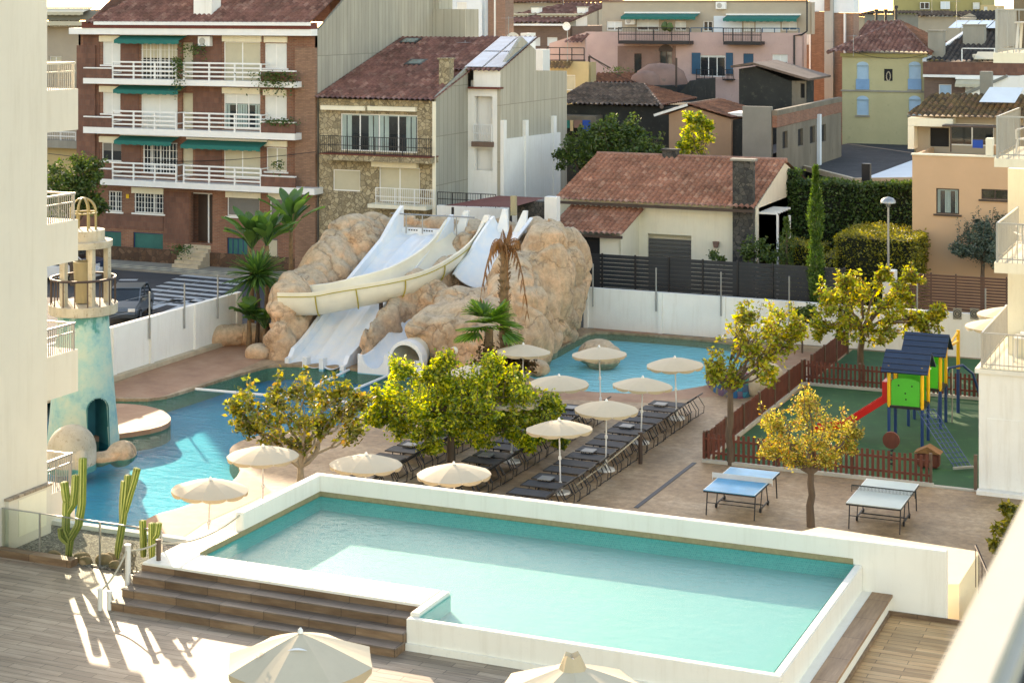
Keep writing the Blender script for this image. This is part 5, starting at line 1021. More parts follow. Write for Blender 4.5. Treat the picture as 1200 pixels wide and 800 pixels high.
for px,nm in ((1122,0),(1142,1)): 
    a=HV(74.6,px-5,361,px+5,374); MB().box(a[0],a[1],74.57,74.597,a[2],a[3]).build('cement_grille','concrete',bk); m=MB(); cu,cz=(a[0]+a[1])/2,(a[2]+a[3])/2
    for r_ in (.08,.16): m.v+=[]; [m.tube([(cu+r_*cos(t_),74.56,cz+r_*sin(t_)),(cu+r_*cos(t_+.6),74.56,cz+r_*sin(t_+.6))],.015,4) for t_ in [k*.6 for k in range(11)]]
    m.build('grille_ring','dark_metal',bk)
df=thing('dark_fence',(-15,75.6,0),'dark blue grey slatted metal fence above the white back wall','fence'); z1=FV(800,303,75.6)[1]; a0,a1=FV(668,0,75.6)[0],FV(990,0,75.6)[0]
n=12
m=MB()
for i in range(n): zz=1.0+(z1-1.0)*i/n; m.box(a0,a1,75.6,75.62,zz,zz+(z1-1.0)/n-.015)
m.build('slat_panel','dark_slat',df)
for i in range(9): u=a0+(a1-a0)*i/8; MB().box(u-.04,u+.04,75.55,75.599,0,z1+.03).build('post','dark_metal',df)
bf=thing('brown_fence',(-5,75.8,0),'brown horizontal slat fence with thin posts in front of the peach house','fence'); a0,a1=FV(1062,0,75.8)[0],FV(1240,0,75.8)[0]; z0=1.6; z1=FV(1120,322,75.8)[1]; m=MB(); n=13
for i in range(n): zz=z0+(z1-z0)*i/n; m.box(a0,a1,75.8,75.82,zz,zz+(z1-z0)/n*.72)
m.build('slat_panel','brown_slat',bf)
for i in range(7): u=a0+(a1-a0)*i/6; MB().box(u-.03,u+.03,75.83,75.89,0,z1+.03).build('post','brown_metal',bf)
x,y=G(1041,352,0); sl=FV(1041,240,79); street_lamp(sl[0],79,FV(1041,243,79)[1],'grey street lamp with a round hat by the trimmed hedge','hat')
wc=thing('white_cabinet',(FV(1040,0,77)[0],77,0),'white utility cabinet at the foot of the round street lamp','cabinet'); a=HV(77,1034,317,1049,340); MB().box(a[0],a[1],77,77.5,1,a[3]).build('cabinet_body','white_paint',wc,bevel=.02); MB().box(a[0]+.1,a[1]-.1,76.97,76.995,1.5,a[3]-.1).build('door','light_plastic',wc)
# ------------------------------------------------------------------ artificial rock with slides
def metarock(name, blobs, label, voxel=.16, amp=.32, seed=1, parent=None, part=None, mat='rock', cat='rock'):
    bm = bmesh.new()
    for (x, y, z, rx, ry, rz) in blobs:
        M4 = Matrix.Translation((x,y,z)) @ Matrix.Diagonal((rx,ry,rz,1)); bmesh.ops.create_icosphere(bm, subdivisions=3, radius=1, matrix=M4)
    me = bpy.data.meshes.new(name); bm.to_mesh(me); bm.free(); o = bpy.data.objects.new(name, me); COL.objects.link(o)
    md = o.modifiers.new('r', 'REMESH'); md.mode = 'VOXEL'; md.voxel_size = voxel
    dg = bpy.context.evaluated_depsgraph_get(); ev = o.evaluated_get(dg); nm = bpy.data.meshes.new_from_object(ev); o.modifiers.clear(); o.data = nm
    bm = bmesh.new(); bm.from_mesh(nm)
    for _ in range(7): bmesh.ops.smooth_vert(bm, verts=bm.verts, factor=.5, use_axis_x=True, use_axis_y=True, use_axis_z=True)
    bm.normal_update(); off = Vector((seed*7.3, seed*3.1, 0))
    for v in bm.verts:
        p = v.co+off; q_ = Vector((round(p.x*.0,1),0,0)); w_ = noise.noise_vector(p*.5)*.6; rr_ = noise.voronoi((p+w_)*Vector((.55,.55,.42)).length*.36, distance_metric='DISTANCE')[0]; v.co += v.normal*amp*(-.9*max(0,.10-(rr_[1]-rr_[0]))/.10); r1 = noise.fractal(p*.33, 1.0, 2.0, 3)*1.5; r2 = 1-abs(noise.noise(p*.75))*2; r3 = noise.fractal(p*1.9, 1.0, 2.0, 4)
        r4 = 1-abs(noise.noise(Vector((p.x*1.3,p.y*1.3,p.z*.45)))); v.co += v.normal*(amp*(.8*r1-.35*max(0, r2-.55)*1.6+.16*r3-.9*max(0,r4-.88)*4))
    for f in bm.faces: f.smooth = True
    bm.to_mesh(nm); bm.free(); nm.materials.clear(); nm.materials.append(MATS[mat])
    if parent:
        o3 = Vector(parent['_o']); [setattr(v_, 'co', v_.co-o3) for v_ in nm.vertices]; o.parent = parent
    else: tag(o, label, cat)
    return o
def B3(px, py, v, rx, ry, rz):              # boulder centred on a point of plane y=v
    u, z = FV(px, py, v); return (u, v, z, rx, ry, rz)
blobs = []
# left front rock
blobs += [B3(346,392,64.4,.8,1.5,2.3), B3(338,412,63.6,.7,1.1,1.3), B3(358,378,65.6,.9,1.8,1.9), (-38.3,63.8,.6,.8,1.2,1.7), (-38.6,65,1.2,.9,1.7,2.2),(-38.1,65.4,1.6,.7,1.5,1.5)]
# slope left of the wide slide
blobs += [(-38.9,67.0,1.5,1.5,2.1,1.8), (-39.1,69.3,2.1,1.7,2.1,2.0), (-39.0,71.2,2.8,1.7,2.0,2.3), (-40.2,70.8,1.4,1.3,2.4,2.0), (-38.6,73.0,3.1,1.7,1.2,1.8), (-39.4,67.8,.8,1.1,2.0,1.9), (-38.2,69.8,2.0,1.0,2.2,1.6)]
# back ridge
for i, u in enumerate([-37.2,-35.6,-34,-32.4,-30.8,-29.3]): blobs.append((u,73.6,3.1+.15*sin(i*2.1),1.5,.9,2.0))
# under the slides
blobs += [(-36,70.5,.9,1.1,3.0,1.7), (-36,67,-.4,1.1,3,1.1), (-33.6,70.5,1.0,1.0,3.0,2.6), (-33.6,72.6,2.2,1.1,1.5,2.6)]
# between slides (front boulders)
blobs += [(-34.05,63.8,.7,.55,1.2,1.1), (-33.9,65.2,1.3,.6,1.0,1.1), (-34.0,66.6,1.7,.65,1.1,1.3), (-33.2,67.6,1.9,1.2,1.1,1.2), (-32.0,67.8,1.1,1.2,1.2,1.3), (-34.1,68.2,1.9,.7,1.3,1.4)]
# middle rocks round the tube exit up to the palm
blobs += [(-31.6,63.9,1.55,.95,1.1,.75), (-31.5,64.8,1.6,1.0,1.2,1.0), (-30.55,63.7,.8,.85,1.1,1.6), (-30.2,65.2,1.4,1.5,1.6,1.6), (-29.6,64.2,.8,1.2,1.2,1.5), (-31.2,66.6,1.9,1.5,1.5,1.1), (-29.4,67.2,1.7,1.7,1.8,1.7), (-32.5,64.0,-.2,.35,.9,1.3),(-32.45,65.6,1.0,.35,1.4,1.0)]
# right rocks: the tall one and its foot
blobs += [(-29.1,70.8,2.8,1.5,1.7,2.5), (-29.2,72.6,2.5,1.4,1.5,2.8), (-29.8,69.0,2.1,1.5,1.6,2.1), (-28.7,68.7,.9,.8,2.0,1.8), (-28.7,71.4,1.3,.8,1.8,1.6), (-28.3,66.6,.6,1.0,1.7,1.5), (-29.0,65.3,.4,1.2,1.1,1.2), (-29.7,72.0,2.7,1.2,1.6,2.6), (-31.4,70.6,.6,1.1,1.8,1.6),(-30.0,73.3,2.6,1.3,1.1,2.7)]
R = metarock('rock_formation', blobs, 'huge sandy brown artificial rock formation carrying the white water slides', .15, .30, 2, cat='rock formation')
# small boulders
for (px, py, z, r, lab) in ((630,436,0,.45,'round reddish boulder at the near shore beside the fan palm'), (738,386,0,.42,'small round boulder on the far edge of the paddling pool'), (703,420,0,.8,'low boulder showing from behind the parasol in the paddling pool'), (303,418,0,.5,'low flat rock at the left foot of the slide rocks'), (557,448,0,.5,'rough boulder under the palm by the lagoon')):
    x, y = G(px, py, z); metarock('boulder', [(x,y,.15,r*1.25,r,r*.9),(x+r*.5,y+.1,.1,r*.7,r*.8,r*.6)], lab, .07, .08, px/100, cat='boulder')
pl = thing('rock_planter', (-40,74,0), 'low reddish rock planter wall at the far end of the white garden wall', 'planter')
pts = [G(244,404),G(262,403),G(284,401),G(296,404)]; metarock('planter_wall', [(p[0],p[1],.35,.75,.5,.55) for p in [G(x_, 405-.06*(x_-244)) for x_ in range(247,300,7)]], '', .09, .06, 4, parent=pl)
# wide three lane slide
def zprof(v):
    K = [(62.2,-.15),(63.2,.05),(64.5,.75),(66.5,1.75),(68.5,2.65),(70.3,3.45),(71.6,4.0),(72.6,4.15)]
    for (a, za), (b, zb) in zip(K, K[1:]):
        if v <= b: t = (v-a)/(b-a); return za+(zb-za)*t
    return K[-1][1]
def smoothz(v): return sum(zprof(max(62.2, min(72.6, v+d))) for d in (-.8,-.4,0,.4,.8))/5
S1 = thing('wide_water_slide', (-36,62.3,0), 'wide white multi lane water slide running straight down into the lagoon', 'water slide')
ua, ub = -37.2, -34.62; mb = MB(); nv = 40; prof = []
lanes = 3
def lanez(t):                                # cross section: three shallow troughs
    x = t*lanes; f = x-int(min(x, lanes-.0001)); return .13*(1-sin(pi*f))**1.0*.9
NS = 36
for j in range(nv+1):
    v = 62.2+(72.6-62.2)*j/nv
    for i in range(NS+1): t = i/NS; mb.v.append((ua+.12+(ub-ua-.24)*t, v, smoothz(v)+lanez(t)))
for j in range(nv):
    for i in range(NS): a = j*(NS+1)+i; mb.f.append((a,a+1,a+NS+2,a+NS+1))
mb.build('slide_bed', 'slide_white', S1, smooth='all')
for u, hh in ((ua,.55),(ub,.45)):
    m = MB(); n = 40
    for j in range(n+1):
        v = 62.2+10.4*j/n; z = smoothz(v); top = z+hh+(.75*max(0,(v-70.6)/2.0) if u == ua else .55*max(0,(v-71.0)/1.6))-(.25 if v < 62.6 else 0)
        for du in (-.03,.16): m.v += [(u+du-.03,v,z-.25),(u+du-.03,v,top)]
    for j in range(n):
        a = j*4
        m.f += [(a,a+1,a+5,a+4),(a+2,a+6,a+7,a+3),(a+1,a+3,a+7,a+5),(a,a+4,a+6,a+2)]
    m.f += [(0,2,3,1),(n*4,n*4+1,n*4+3,n*4+2)]; m.build('side_flange', 'slide_white', S1)
m = MB(); w3 = (ub-ua-.24)/3
for i in (1,2): u = ua+.12+w3*i; m.box(u-.1,u+.1,62.15,62.5,-.2,.32)
m.build('lane_nose', 'white_paint', S1)
hm = MB()
for i in range(3):
    for k in range(4): u = ua+.5+i*w3+k*.13; hm.box(u,u+.07,72.36,72.37,4.3,4.36)
hm.build('jet_hole', 'dark_metal', S1); MB().box(ua,ub,72.38,72.6,3.9,4.42).build('head_wall','slide_white',S1)
# swept trough
def sweep(path, r, a0, a1, thick=.06, seg=18, sub=6, lip=.12, tilt=None):
    P = [Vector(p) for p in path]; C = []
    for i in range(len(P)-1):
        p0, p1, p2, p3 = P[max(i-1,0)], P[i], P[i+1], P[min(i+2,len(P)-1)]
        for k in range(sub):
            t = k/sub; C.append(.5*((2*p1)+(p2-p0)*t+(2*p0-5*p1+4*p2-p3)*t*t+(3*p1-p0-3*p2+p3)*t**3))
    C.append(P[-1]); mb = MB(); n = len(C); ring = []
    for i, c in enumerate(C):
        d = (C[min(i+1,n-1)]-C[max(i-1,0)]).normalized(); s = d.cross(Vector((0,0,1))).normalized(); u = s.cross(d).normalized()
        tl = tilt(i/(n-1)) if tilt else 0; rr = r if not callable(r) else r(i/(n-1)); pts = []
        for k in range(seg+1): a = a0+(a1-a0)*k/seg+tl; pts.append(c+(s*cos(a)+u*sin(a))*rr)
        if lip: e0 = pts[0]+(pts[0]-c).normalized()*lip; e1 = pts[-1]+(pts[-1]-c).normalized()*lip
        outp = [c+(p-c).normalized()*(rr+thick) for p in pts]
        L = ([e0] if lip else [])+pts+([e1] if lip else [])+([e1-Vector((0,0,thick))] if lip else [])+list(reversed(outp))+([e0-Vector((0,0,thick))] if lip else [])
        ring.append(len(L)); mb.v += [tuple(q) for q in L]
    m = ring[0]
    for i in range(n-1):
        for k in range(m): a = i*m+k; b = i*m+(k+1) % m; mb.f.append((a,b,b+m,a+m))
    mb.f.append(tuple(range(m))); mb.f.append(tuple((n-1)*m+k for k in reversed(range(m)))); return mb, C
S2 = thing('curved_flume', (-36,66,2), 'cream half pipe flume curving down across the wide white slide to the left', 'water slide')
def PV(px, py, v, dz=0): u, z = FV(px, py, v); return (u, v, z+dz)
path = [PV(546,262,72.3), PV(530,285,70.6), PV(508,303,68.9), PV(480,318,67.2), PV(450,327,66.0), PV(415,334,65.1), PV(380,341,64.6), PV(358,343,64.3), PV(338,343,64.25)]
mb, C = sweep(path, .88, pi*.95, pi*2.06, .07, 18, 6, .1, tilt=lambda t: 0.0); mb.build('trough', 'flume_cream', S2, smooth=True)
ce = C[-1]; MB().quad(*[tuple(ce+Vector((-.02,.86*cos(a_),.86*sin(a_)))) for a_ in [pi+pi*i/14 for i in range(15)]]).build('end_plate','flume_cream',S2)
for k in (14,22,30,38):
    c = C[k]; d = (C[k+1]-C[k-1]).normalized(); s = d.cross(Vector((0,0,1))).normalized(); u = s.cross(d); 
    MB().tube([c+(s*cos(pi+pi*i/16)+u*sin(pi+pi*i/16))*1.0 for i in range(17)], .03, 5).build('joint_flange', 'yellow_seam', S2)
MB().tube([c+(((C[min(i+1,len(C)-1)]-C[max(i-1,0)]).normalized()).cross(Vector((0,0,1))).normalized())*-1.0+Vector((0,0,-.02)) for i, c in enumerate(C)], .022, 5).build('seam', 'yellow_seam', S2)
pp = PV(449,372,66.0); MB().tube([(pp[0],pp[1]-.2,0),(pp[0],pp[1]-.2,pp[2]+.9)], .09, 8).build('support_post', 'brown_metal', S2)
# entrance walls of the flume, white
e0 = PV(555,262,72.6); fl2 = MB()
S3 = thing('steep_body_slide', (-31.5,70,3), 'short steep white body slide between the rocks above the dead palm', 'water slide')
path = [PV(600,252,72.8), PV(588,268,71.4), PV(574,288,70.2), PV(560,306,69.4), PV(550,322,68.8)]
mb, C3 = sweep(path, .85, pi*1.03, pi*1.97, .07, 14, 6, .14); mb.build('trough', 'slide_white', S3, smooth=True)
for (x0,y0,x1,y1) in ((588,262,594,244),(608,262,618,246)):
    p, q = PV(x0,y0,72.6), PV(x1,y1,72.9); MB().extr([(p[0]-.25,p[2]-.4),(p[0]+.35,p[2]-.4),(q[0]+.15,q[2]),(q[0]-.05,q[2])], 'v', 72.5, 72.65).build('entry_wing', 'slide_white', S3)
for (x0,x1,y0,y1,v) in ((535,548,262,247,72.7),(558,572,270,252,72.4),):
    p, q = PV(x0,y0,v), PV(x1,y1,v); MB().extr([(p[0]-.2,p[2]-.6),(p[0]+.4,p[2]-.6),(q[0]+.1,q[2]),(q[0]-.15,q[2])], 'v', v-.1, v+.05).build('entry_wing', 'slide_white', S2)
S4 = thing('grey_chute', (-33,62.4,0), 'narrow grey blue chute with white flanges between the rocks left of the tube mouth', 'water slide')
mb, _ = sweep([(-33.15,62.25,.55),(-33.15,63.3,.65),(-33.1,64.8,1.25),(-33.0,66.5,1.9)], .52, pi*1.0, pi*2, .05, 14, 5, .1); mb.build('trough', 'slide_white', S4, smooth=True)
m = MB(); m.extr([(-33.85,-.15),(-32.45,-.15),(-32.45,.6),(-32.6,.75)]+[(-33.15+.5*cos(a_), .6+.5*sin(a_)) for a_ in [-pi*i/10 for i in range(11)]]+[(-33.85,.65)], 'v', 62.2, 62.3); m.build('mouth', 'white_paint', S4)
S5 = thing('tube_slide_mouth', (-31.6,62.7,0), 'round white tube slide mouth opening from the rock above the water', 'water slide')
c = (-31.75,.55); r = .62
m = MB(); n = 24
for v_, rr in ((62.35,r),(62.35,r+.14),(62.8,r+.14)):
    for k in range(n): a_ = 2*pi*k/n; m.v.append((c[0]+rr*cos(a_), v_, c[1]+rr*sin(a_)))
for q in range(2):
    for k in range(n): a_ = q*n+k; b_ = q*n+(k+1) % n; m.f.append((a_,b_,b_+n,a_+n))
m.build('rim', 'white_paint', S5, smooth=True)
m = MB(); m.tube([(c[0],62.36,c[1]),(c[0],64.0,c[1]+.3),(c[0]+.3,65.6,c[1]+.8)], r, 24, False); m.build('tube', 'flume_cream', S5, smooth='all'); MB().cyl(0,0,0,.02,r,24).build('tube_back','grey_wall',S5) if 0 else None
MB().box(c[0]+r*.62,c[0]+r+.16,62.34,62.44,-.15,c[1]).build('mouth_side','white_paint',S5)
# emblem on the rock
u, z = FV(525,414,62.0); em = thing('round_emblem', (u,62.7,z), 'small round sign with a red spiral on the rock right of the tube mouth', 'sign'); m = MB(); m.tube([(u,62.35,z),(u,62.6,z)], .16, 18); m.build('disc', 'cream_house', em); 
m = MB(); m.tube([(u+.115*cos(a_),62.33,z+.115*sin(a_)) for a_ in [2*pi*i/20 for i in range(21)]], .018, 5, False); m.tube([(u+.06*cos(a_),62.33,z+.06*sin(a_)) for a_ in [.6+(2*pi-1.6)*i/16 for i in range(17)]], .016, 5); m.build('emblem_ring', 'red_paint', em)
# blue grey safety rail at the top of the slides
sr = thing('slide_top_rail', (-36,72.3,5), 'thin blue grey safety rail over the top of the wide white slide', 'railing')
a, b = PV(458,250,72.2), PV(556,255,72.2); MB().tube([a, b], .035, 6).build('top_bar', 'grey_metal', sr)
for px in (476,495,535): u, _z = FV(px,252,72.2); MB().tube([(u,72.2,4.2),(u,72.2,a[2])], .03, 6).build('post', 'grey_metal', sr)
wp = PV(602,232,73.2); tag(MB().box(wp[0]-.12,wp[0]+.12,73.1,73.3,wp[2]-.8,wp[2]+.1).build('wooden_post','barrel_wood'), 'short yellowish wooden post standing on top of the rocks above the steep slide', 'post')
# ------------------------------------------------------------------ little lighthouse
tx, ty = G(103,524); tx -= .95; ty += 1.0; Lh = thing('toy_lighthouse', (tx,ty,0), 'weathered pale teal lighthouse tower with arched niche standing in the lagoon', 'lighthouse')
bm_ = MB(); seg = 120; ZT = 4.25; r0, r1 = 1.20, .84
rad = lambda z: r0+(r1-r0)*(max(0,z)/ZT)**.85
zs_ = [-.6]+[ZT*i/90 for i in range(91)]; camdir = math.atan2(-ty, -tx); arch_w = .36
def inarch(a, z):
    d = (a-camdir-.46+pi) % (2*pi)-pi; w = d*rad(z); 
    return (abs(w) < arch_w and z < 1.15) or (z >= 1.15 and (w*w+(z-1.15)**2) < arch_w**2)
idx = {}
for j, z in enumerate(zs_):
    for k in range(seg*2): a = 2*pi*k/(seg*2); bm_.v.append((tx+rad(z)*cos(a), ty+rad(z)*sin(a), z))
for j in range(len(zs_)-1):
    for k in range(seg*2):
        if not inarch(2*pi*(k+.5)/(seg*2), (zs_[j]+zs_[j+1])/2): a = j*seg*2+k; b = j*seg*2+(k+1) % (seg*2); bm_.f.append((a,b,b+seg*2,a+seg*2))
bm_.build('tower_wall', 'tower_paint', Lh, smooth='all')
ac = camdir+.46; m = MB(); dx, dy = cos(ac), sin(ac); ex, ey = -dy, dx
pts = [(-arch_w-.03,-.5),(-arch_w-.03,1.15)]+[(-(arch_w+.03)*cos(pi*i/12), 1.15+(arch_w+.03)*sin(pi*i/12)) for i in range(1,12)]+[(arch_w+.03,1.15),(arch_w+.03,-.5)]
for (w1,z1_),(w2,z2_) in zip(pts, pts[1:]):
    m.quad((tx+dx*(rad(z1_)+.015)+ex*w1,ty+dy*(rad(z1_)+.015)+ey*w1,z1_),(tx+dx*(rad(z2_)+.015)+ex*w2,ty+dy*(rad(z2_)+.015)+ey*w2,z2_),(tx+dx*.1+ex*w2,ty+dy*.1+ey*w2,z2_),(tx+dx*.1+ex*w1,ty+dy*.1+ey*w1,z1_))
m.quad((tx+dx*.12-ex*.5,ty+dy*.12-ey*.5,-.5),(tx+dx*.12+ex*.5,ty+dy*.12+ey*.5,-.5),(tx+dx*.12+ex*.5,ty+dy*.12+ey*.5,1.6),(tx+dx*.12-ex*.5,ty+dy*.12-ey*.5,1.6))
m.build('arched_niche', 'tower_teal', Lh)
MB().lathe(tx,ty,[(r1,ZT-.05),(1.12,ZT),(1.15,ZT+.02),(1.15,ZT+.33),(1.0,ZT+.34),(.02,ZT+.33)],40).build('gallery_floor','tower_cream',Lh,smooth=True)
rg = MB()
for zz in (ZT+1.2,): rg.tube([(tx+1.08*cos(a),ty+1.08*sin(a),zz) for a in [2*pi*i/32 for i in range(33)]],.045,6,False)
for i in range(16): a = 2*pi*i/16; rg.tube([(tx+1.08*cos(a),ty+1.08*sin(a),ZT+.3),(tx+1.08*cos(a),ty+1.08*sin(a),ZT+1.2)],.022,5)
rg.build('gallery_rail','brown_metal',Lh)
for i in range(5): a = camdir+.35+2*pi*i/5; MB().box(tx+.80*cos(a)-.09,tx+.80*cos(a)+.09,ty+.80*sin(a)-.09,ty+.80*sin(a)+.09,ZT+.3,ZT+2.25).build('column','tower_cream',Lh)
MB().lathe(tx,ty,[(.02,ZT+2.25),(.96,ZT+2.25),(.98,ZT+2.28),(.98,ZT+2.47),(.72,ZT+2.49),(.72,ZT+2.5),(.72,ZT+2.83),(.6,ZT+2.84),(.02,ZT+2.82)],36).build('upper_drum','tower_cream',Lh,smooth=True)
cg = MB()
for i in range(4):
    a = pi*i/4+.2; cg.tube([(tx+.45*cos(a),ty+.45*sin(a),ZT+2.83),(tx+.45*cos(a),ty+.45*sin(a),ZT+3.4)]+[(tx+.45*cos(t_)*cos(a),ty+.45*cos(t_)*sin(a),ZT+3.4+.5*sin(t_)) for t_ in [pi/2*k/8 for k in range(1,9)]]+[(tx-.45*cos(t_)*cos(a),ty-.45*cos(t_)*sin(a),ZT+3.4+.5*sin(t_)) for t_ in [pi/2*k/8 for k in range(7,-1,-1)]]+[(tx-.45*cos(a),ty-.45*sin(a),ZT+2.83)],.032,6)
cg.tube([(tx+.45*cos(a),ty+.45*sin(a),ZT+3.4) for a in [2*pi*i/24 for i in range(25)]],.032,6,False); cg.build('lantern_cage','yellowed_metal',Lh)
MB().lathe(tx,ty,[(.02,ZT+.34),(.27,ZT+.36),(.34,ZT+1.75),(.30,ZT+1.76),(.27,ZT+1.5),(.02,ZT+1.5)],20).build('barrel','barrel_wood',Lh,smooth=True)
bp = G(128,535); metarock('tower_base_rock', [(bp[0]+.1,bp[1]+.5,.0,.5,.7,.45),(bp[0]-.3,bp[1]-.2,-.05,.5,.35,.3)], 'brown rock skirt at the foot of the lighthouse tower', .08, .06, 6, cat='rock')
dx_, dy_ = G(80,547); dx_ -= .42; dy_ -= .18; dm = thing('white_dome', (dx_,dy_+.9,0), 'weathered white dome shelter in the water below the lighthouse', 'dome'); dy_ += .9
MB().lathe(dx_,dy_,[(.78,-.3),(.78,.35)]+[(.78*cos(pi/2*i/12),.35+.80*sin(pi/2*i/12)) for i in range(13)],32).build('shell','tower_cream',dm,smooth='all')
MB().lathe(dx_+.62,dy_-.35,[(.22,-.3),(.22,.3),(.16,.45),(.02,.5)],14).build('side_lobe','tower_cream',dm,smooth='all')
# mosaic wall by the paddling pool
ms = thing('mosaic_wall', (*G(850,465),0), 'low curved wall covered in blue and multicoloured mosaic at the paddling pool', 'wall'); P_ = [G(827,448),G(833,457),G(842,463),G(855,466),G(868,467),G(876,466)]
m = MB(); n=len(P_); Q=[]
for i in range(n): p=P_[i]; m.v += [(p[0],p[1],0),(p[0],p[1],.78+.18*sin(pi*i/(n-1))),(p[0]+.1,p[1]+.5,.78+.18*sin(pi*i/(n-1))),(p[0]+.1,p[1]+.5,0)]
for i in range(n-1):
    for k in range(3): a=i*4+k; m.f.append((a,a+1,a+5,a+4))
m.f += [(0,1,2,3),((n-1)*4,(n-1)*4+1,(n-1)*4+2,(n-1)*4+3)]; m.build('mosaic_face','mosaic',ms)
x,y=G(884,462); metarock('pale_boulder', [(x,y,.4,.75,.6,.6),(x+.5,y+.3,.6,.6,.5,.6)], 'pale rounded stone at the right end of the mosaic wall', .08, .06, 8, mat='stone_pale', cat='boulder')
# ------------------------------------------------------------------ the hotel wings
HL = thing('hotel_wing', (-30,30,2), 'cream hotel wing at the left edge with stacked balconies above the terrace', 'hotel building')
ucor, vcor = -26.95, 34.0
kc = kx(55.3); vcor = 34.0; dcor = vcor/(ST*kc+CT); ucor = (CT*kc-ST)*dcor
MB().box(-60,ucor,12,vcor,0,22).build('main_wall','cream_wall',HL,bevel=.0)
ub_ = -27.25
def FUd(px, py, u): return FU(px, py, u)
for i, (yt, yb) in enumerate(((104,152),(257,305),(409,458),(560,640))):
    v1 = FU(91.5,yt,ub_+0)[0]; z1 = FU(91.5,yt,ub_)[1]; z0 = FU(91.5,yb,ub_)[1]
    if i == 3: v1 = FU(88,yt,ub_)[0]; z1 = FU(88,568,ub_)[1]; z0 = 1.5
    MB().box(-33,ub_,vcor+.01,v1,z0,z1).build('balcony_block','cream_wall',HL)
    r = MB(); hgt = .62 if i < 3 else .75; vs = [vcor+.05+(v1-vcor-.1)*k/18 for k in range(19)]
    for k, vv in enumerate(vs): w = .022 if k in (0,18) else .009; r.box(ub_-.10-w,ub_-.10+w,vv-w,vv+w,z1,z1+hgt)
    r.box(ub_-.13,ub_-.07,vcor,v1,z1+hgt,z1+hgt+.05).box(ub_-.12,ub_-.08,vcor,v1,z1+hgt-.2,z1+hgt-.17)
    r.box(-33,ub_-.13,v1-.1,v1-.06,z1+hgt,z1+hgt+.05)
    for k in range(14): uu = -33+(ub_-.13+33)*k/14; r.box(uu-.009,uu+.009,v1-.09,v1-.07,z1,z1+hgt)
    r.build('balcony_rail','grey_metal' if i else 'steel',HL)
MB().box(-45,-27.9,vcor+.01,vcor+.4,3,22).build('return_wall','cream_wall',HL)
# terrace parapet with wooden cap
a = FV(37.5,563,vcor); cap_z = FV(55.5,567,vcor-.0)[1]; pu1 = FV(55.4,567,vcor-.02)[0]+.0
pw = thing('terrace_parapet', (ucor,32,2), 'white terrace parapet with brown wooden cap in front of the hotel wing', 'parapet'); cz_ = FU(30,577,ucor+.12)[1]
vfront = FU(11,585,ucor+.12)[0]
MB().box(ucor-.35,ucor+.10,vfront,vcor+.02,1.6,cz_-.06).build('wall','cream_wall',pw); MB().box(ucor-.45,ucor+.14,vfront-.04,vcor+.02,cz_-.058,cz_).build('cap','deck_wood',pw)
MB().box(-60,ucor-.36,vfront,vfront+.3,1.6,cz_-.06).build('wall','cream_wall',pw); MB().box(-60,ucor-.452,vfront-.04,vfront+.34,cz_-.058,cz_).build('cap','deck_wood',pw)
dd = MB(); z0, z1 = 2.25, 3.1; dd.box(ucor+.101,ucor+.112,vfront+.35,vfront+1.35,z0,z1); dd.build('hatch_door','cream_house',pw)
# white kerb wall behind the gravel bed
gb = MB(); gb.box(-30,-22.35,34.55,34.75,0,2.12); struct(gb,'bed_wall','white_wall'); struct(MB().box(-30,-22.35,32.35,34.54,1.0,2.02),'gravel_bed','gravel')
# glass balustrade
gl = thing('glass_balustrade', (-26,32.38,2), 'clear glass balustrade with thin rail in front of the cactus bed', 'balustrade'); vb = 32.37
uA, uB = FV(-10,600,vb)[0], FV(189,622,vb)[0]; MB().box(uA,uB,vb,vb+.012,2.05,3.02).build('glass_pane','balustrade_glass',gl); MB().box(uA,uB,vb-.012,vb+.024,3.021,3.045).build('top_rail','steel',gl)
for px in (46.5,117,189): u = FV(px,640,vb)[0]; MB().box(u-.012,u+.012,vb-.02,vb+.03,2.0,3.02).build('clamp_post','steel',gl)
# right wing: white box with terraces
HR = thing('right_hotel_wing', (-1,50,0), 'white hotel wing at the right edge with balconies and railings', 'hotel building')
kr = kx(1147); vr = 54.0; dr_ = vr/(ST*kr+CT); ur = (CT*kr-ST)*dr_; zt = FV(1147,431,vr)[1]
MB().box(ur,ur+12,vr,vr+5.5,0,zt-.14).build('ground_floor','white_wall',HR); MB().box(ur-.1,ur+12,vr-.12,vr+5.6,zt-.138,zt).build('terrace_slab','white_old',HR)
# tower body behind terraces
kx2 = kx(1181); v2 = vr+2.2; d2 = v2/(ST*kx2+CT); u2 = (CT*kx2-ST)*d2
MB().box(u2,u2+12,v2,v2+12,zt,9.6).build('upper_wall','cream_house',HR)
def balc(v, pxL, ytop, ybot, depth, rail_h, name='balcony_slab', nb=16, upx=None):
    u = FV(pxL,ytop,v)[0]; z1 = FV(pxL+8,ytop,v)[1]; z0 = FV(pxL+8,ybot,v)[1]
    MB().box(u,u+8,v,v+depth,z0,z1).build(name,'cream_house',HR)
    r = MB(); hgt = rail_h
    r.box(u+.05,u+8,v+.05,v+.09,z1+hgt-.04,z1+hgt); r.box(u+.05,u+.09,v+.09,v+depth,z1+hgt-.04,z1+hgt); r.box(u+.05,u+.09,v+.09,v+depth,z1+.08,z1+.11); r.box(u+.05,u+8,v+.05,v+.09,z1+.08,z1+.11)
    for k in range(60): uu = u+.07+k*.13; r.box(uu-.009,uu+.009,v+.06,v+.08,z1,z1+hgt-.04)
    n = int(depth/.13)
    for k in range(1,n): vv = v+.07+k*.13; r.box(u+.06,u+.08,vv-.009,vv+.009,z1,z1+hgt-.04)
    for k in (0,1): r.box(u+.04,u+.10,v+.04 if k == 0 else v+depth-.06,v+.10 if k == 0 else v+depth,z1,z1+hgt)
    r.build('balcony_rail','grey_metal',HR); return u, z1
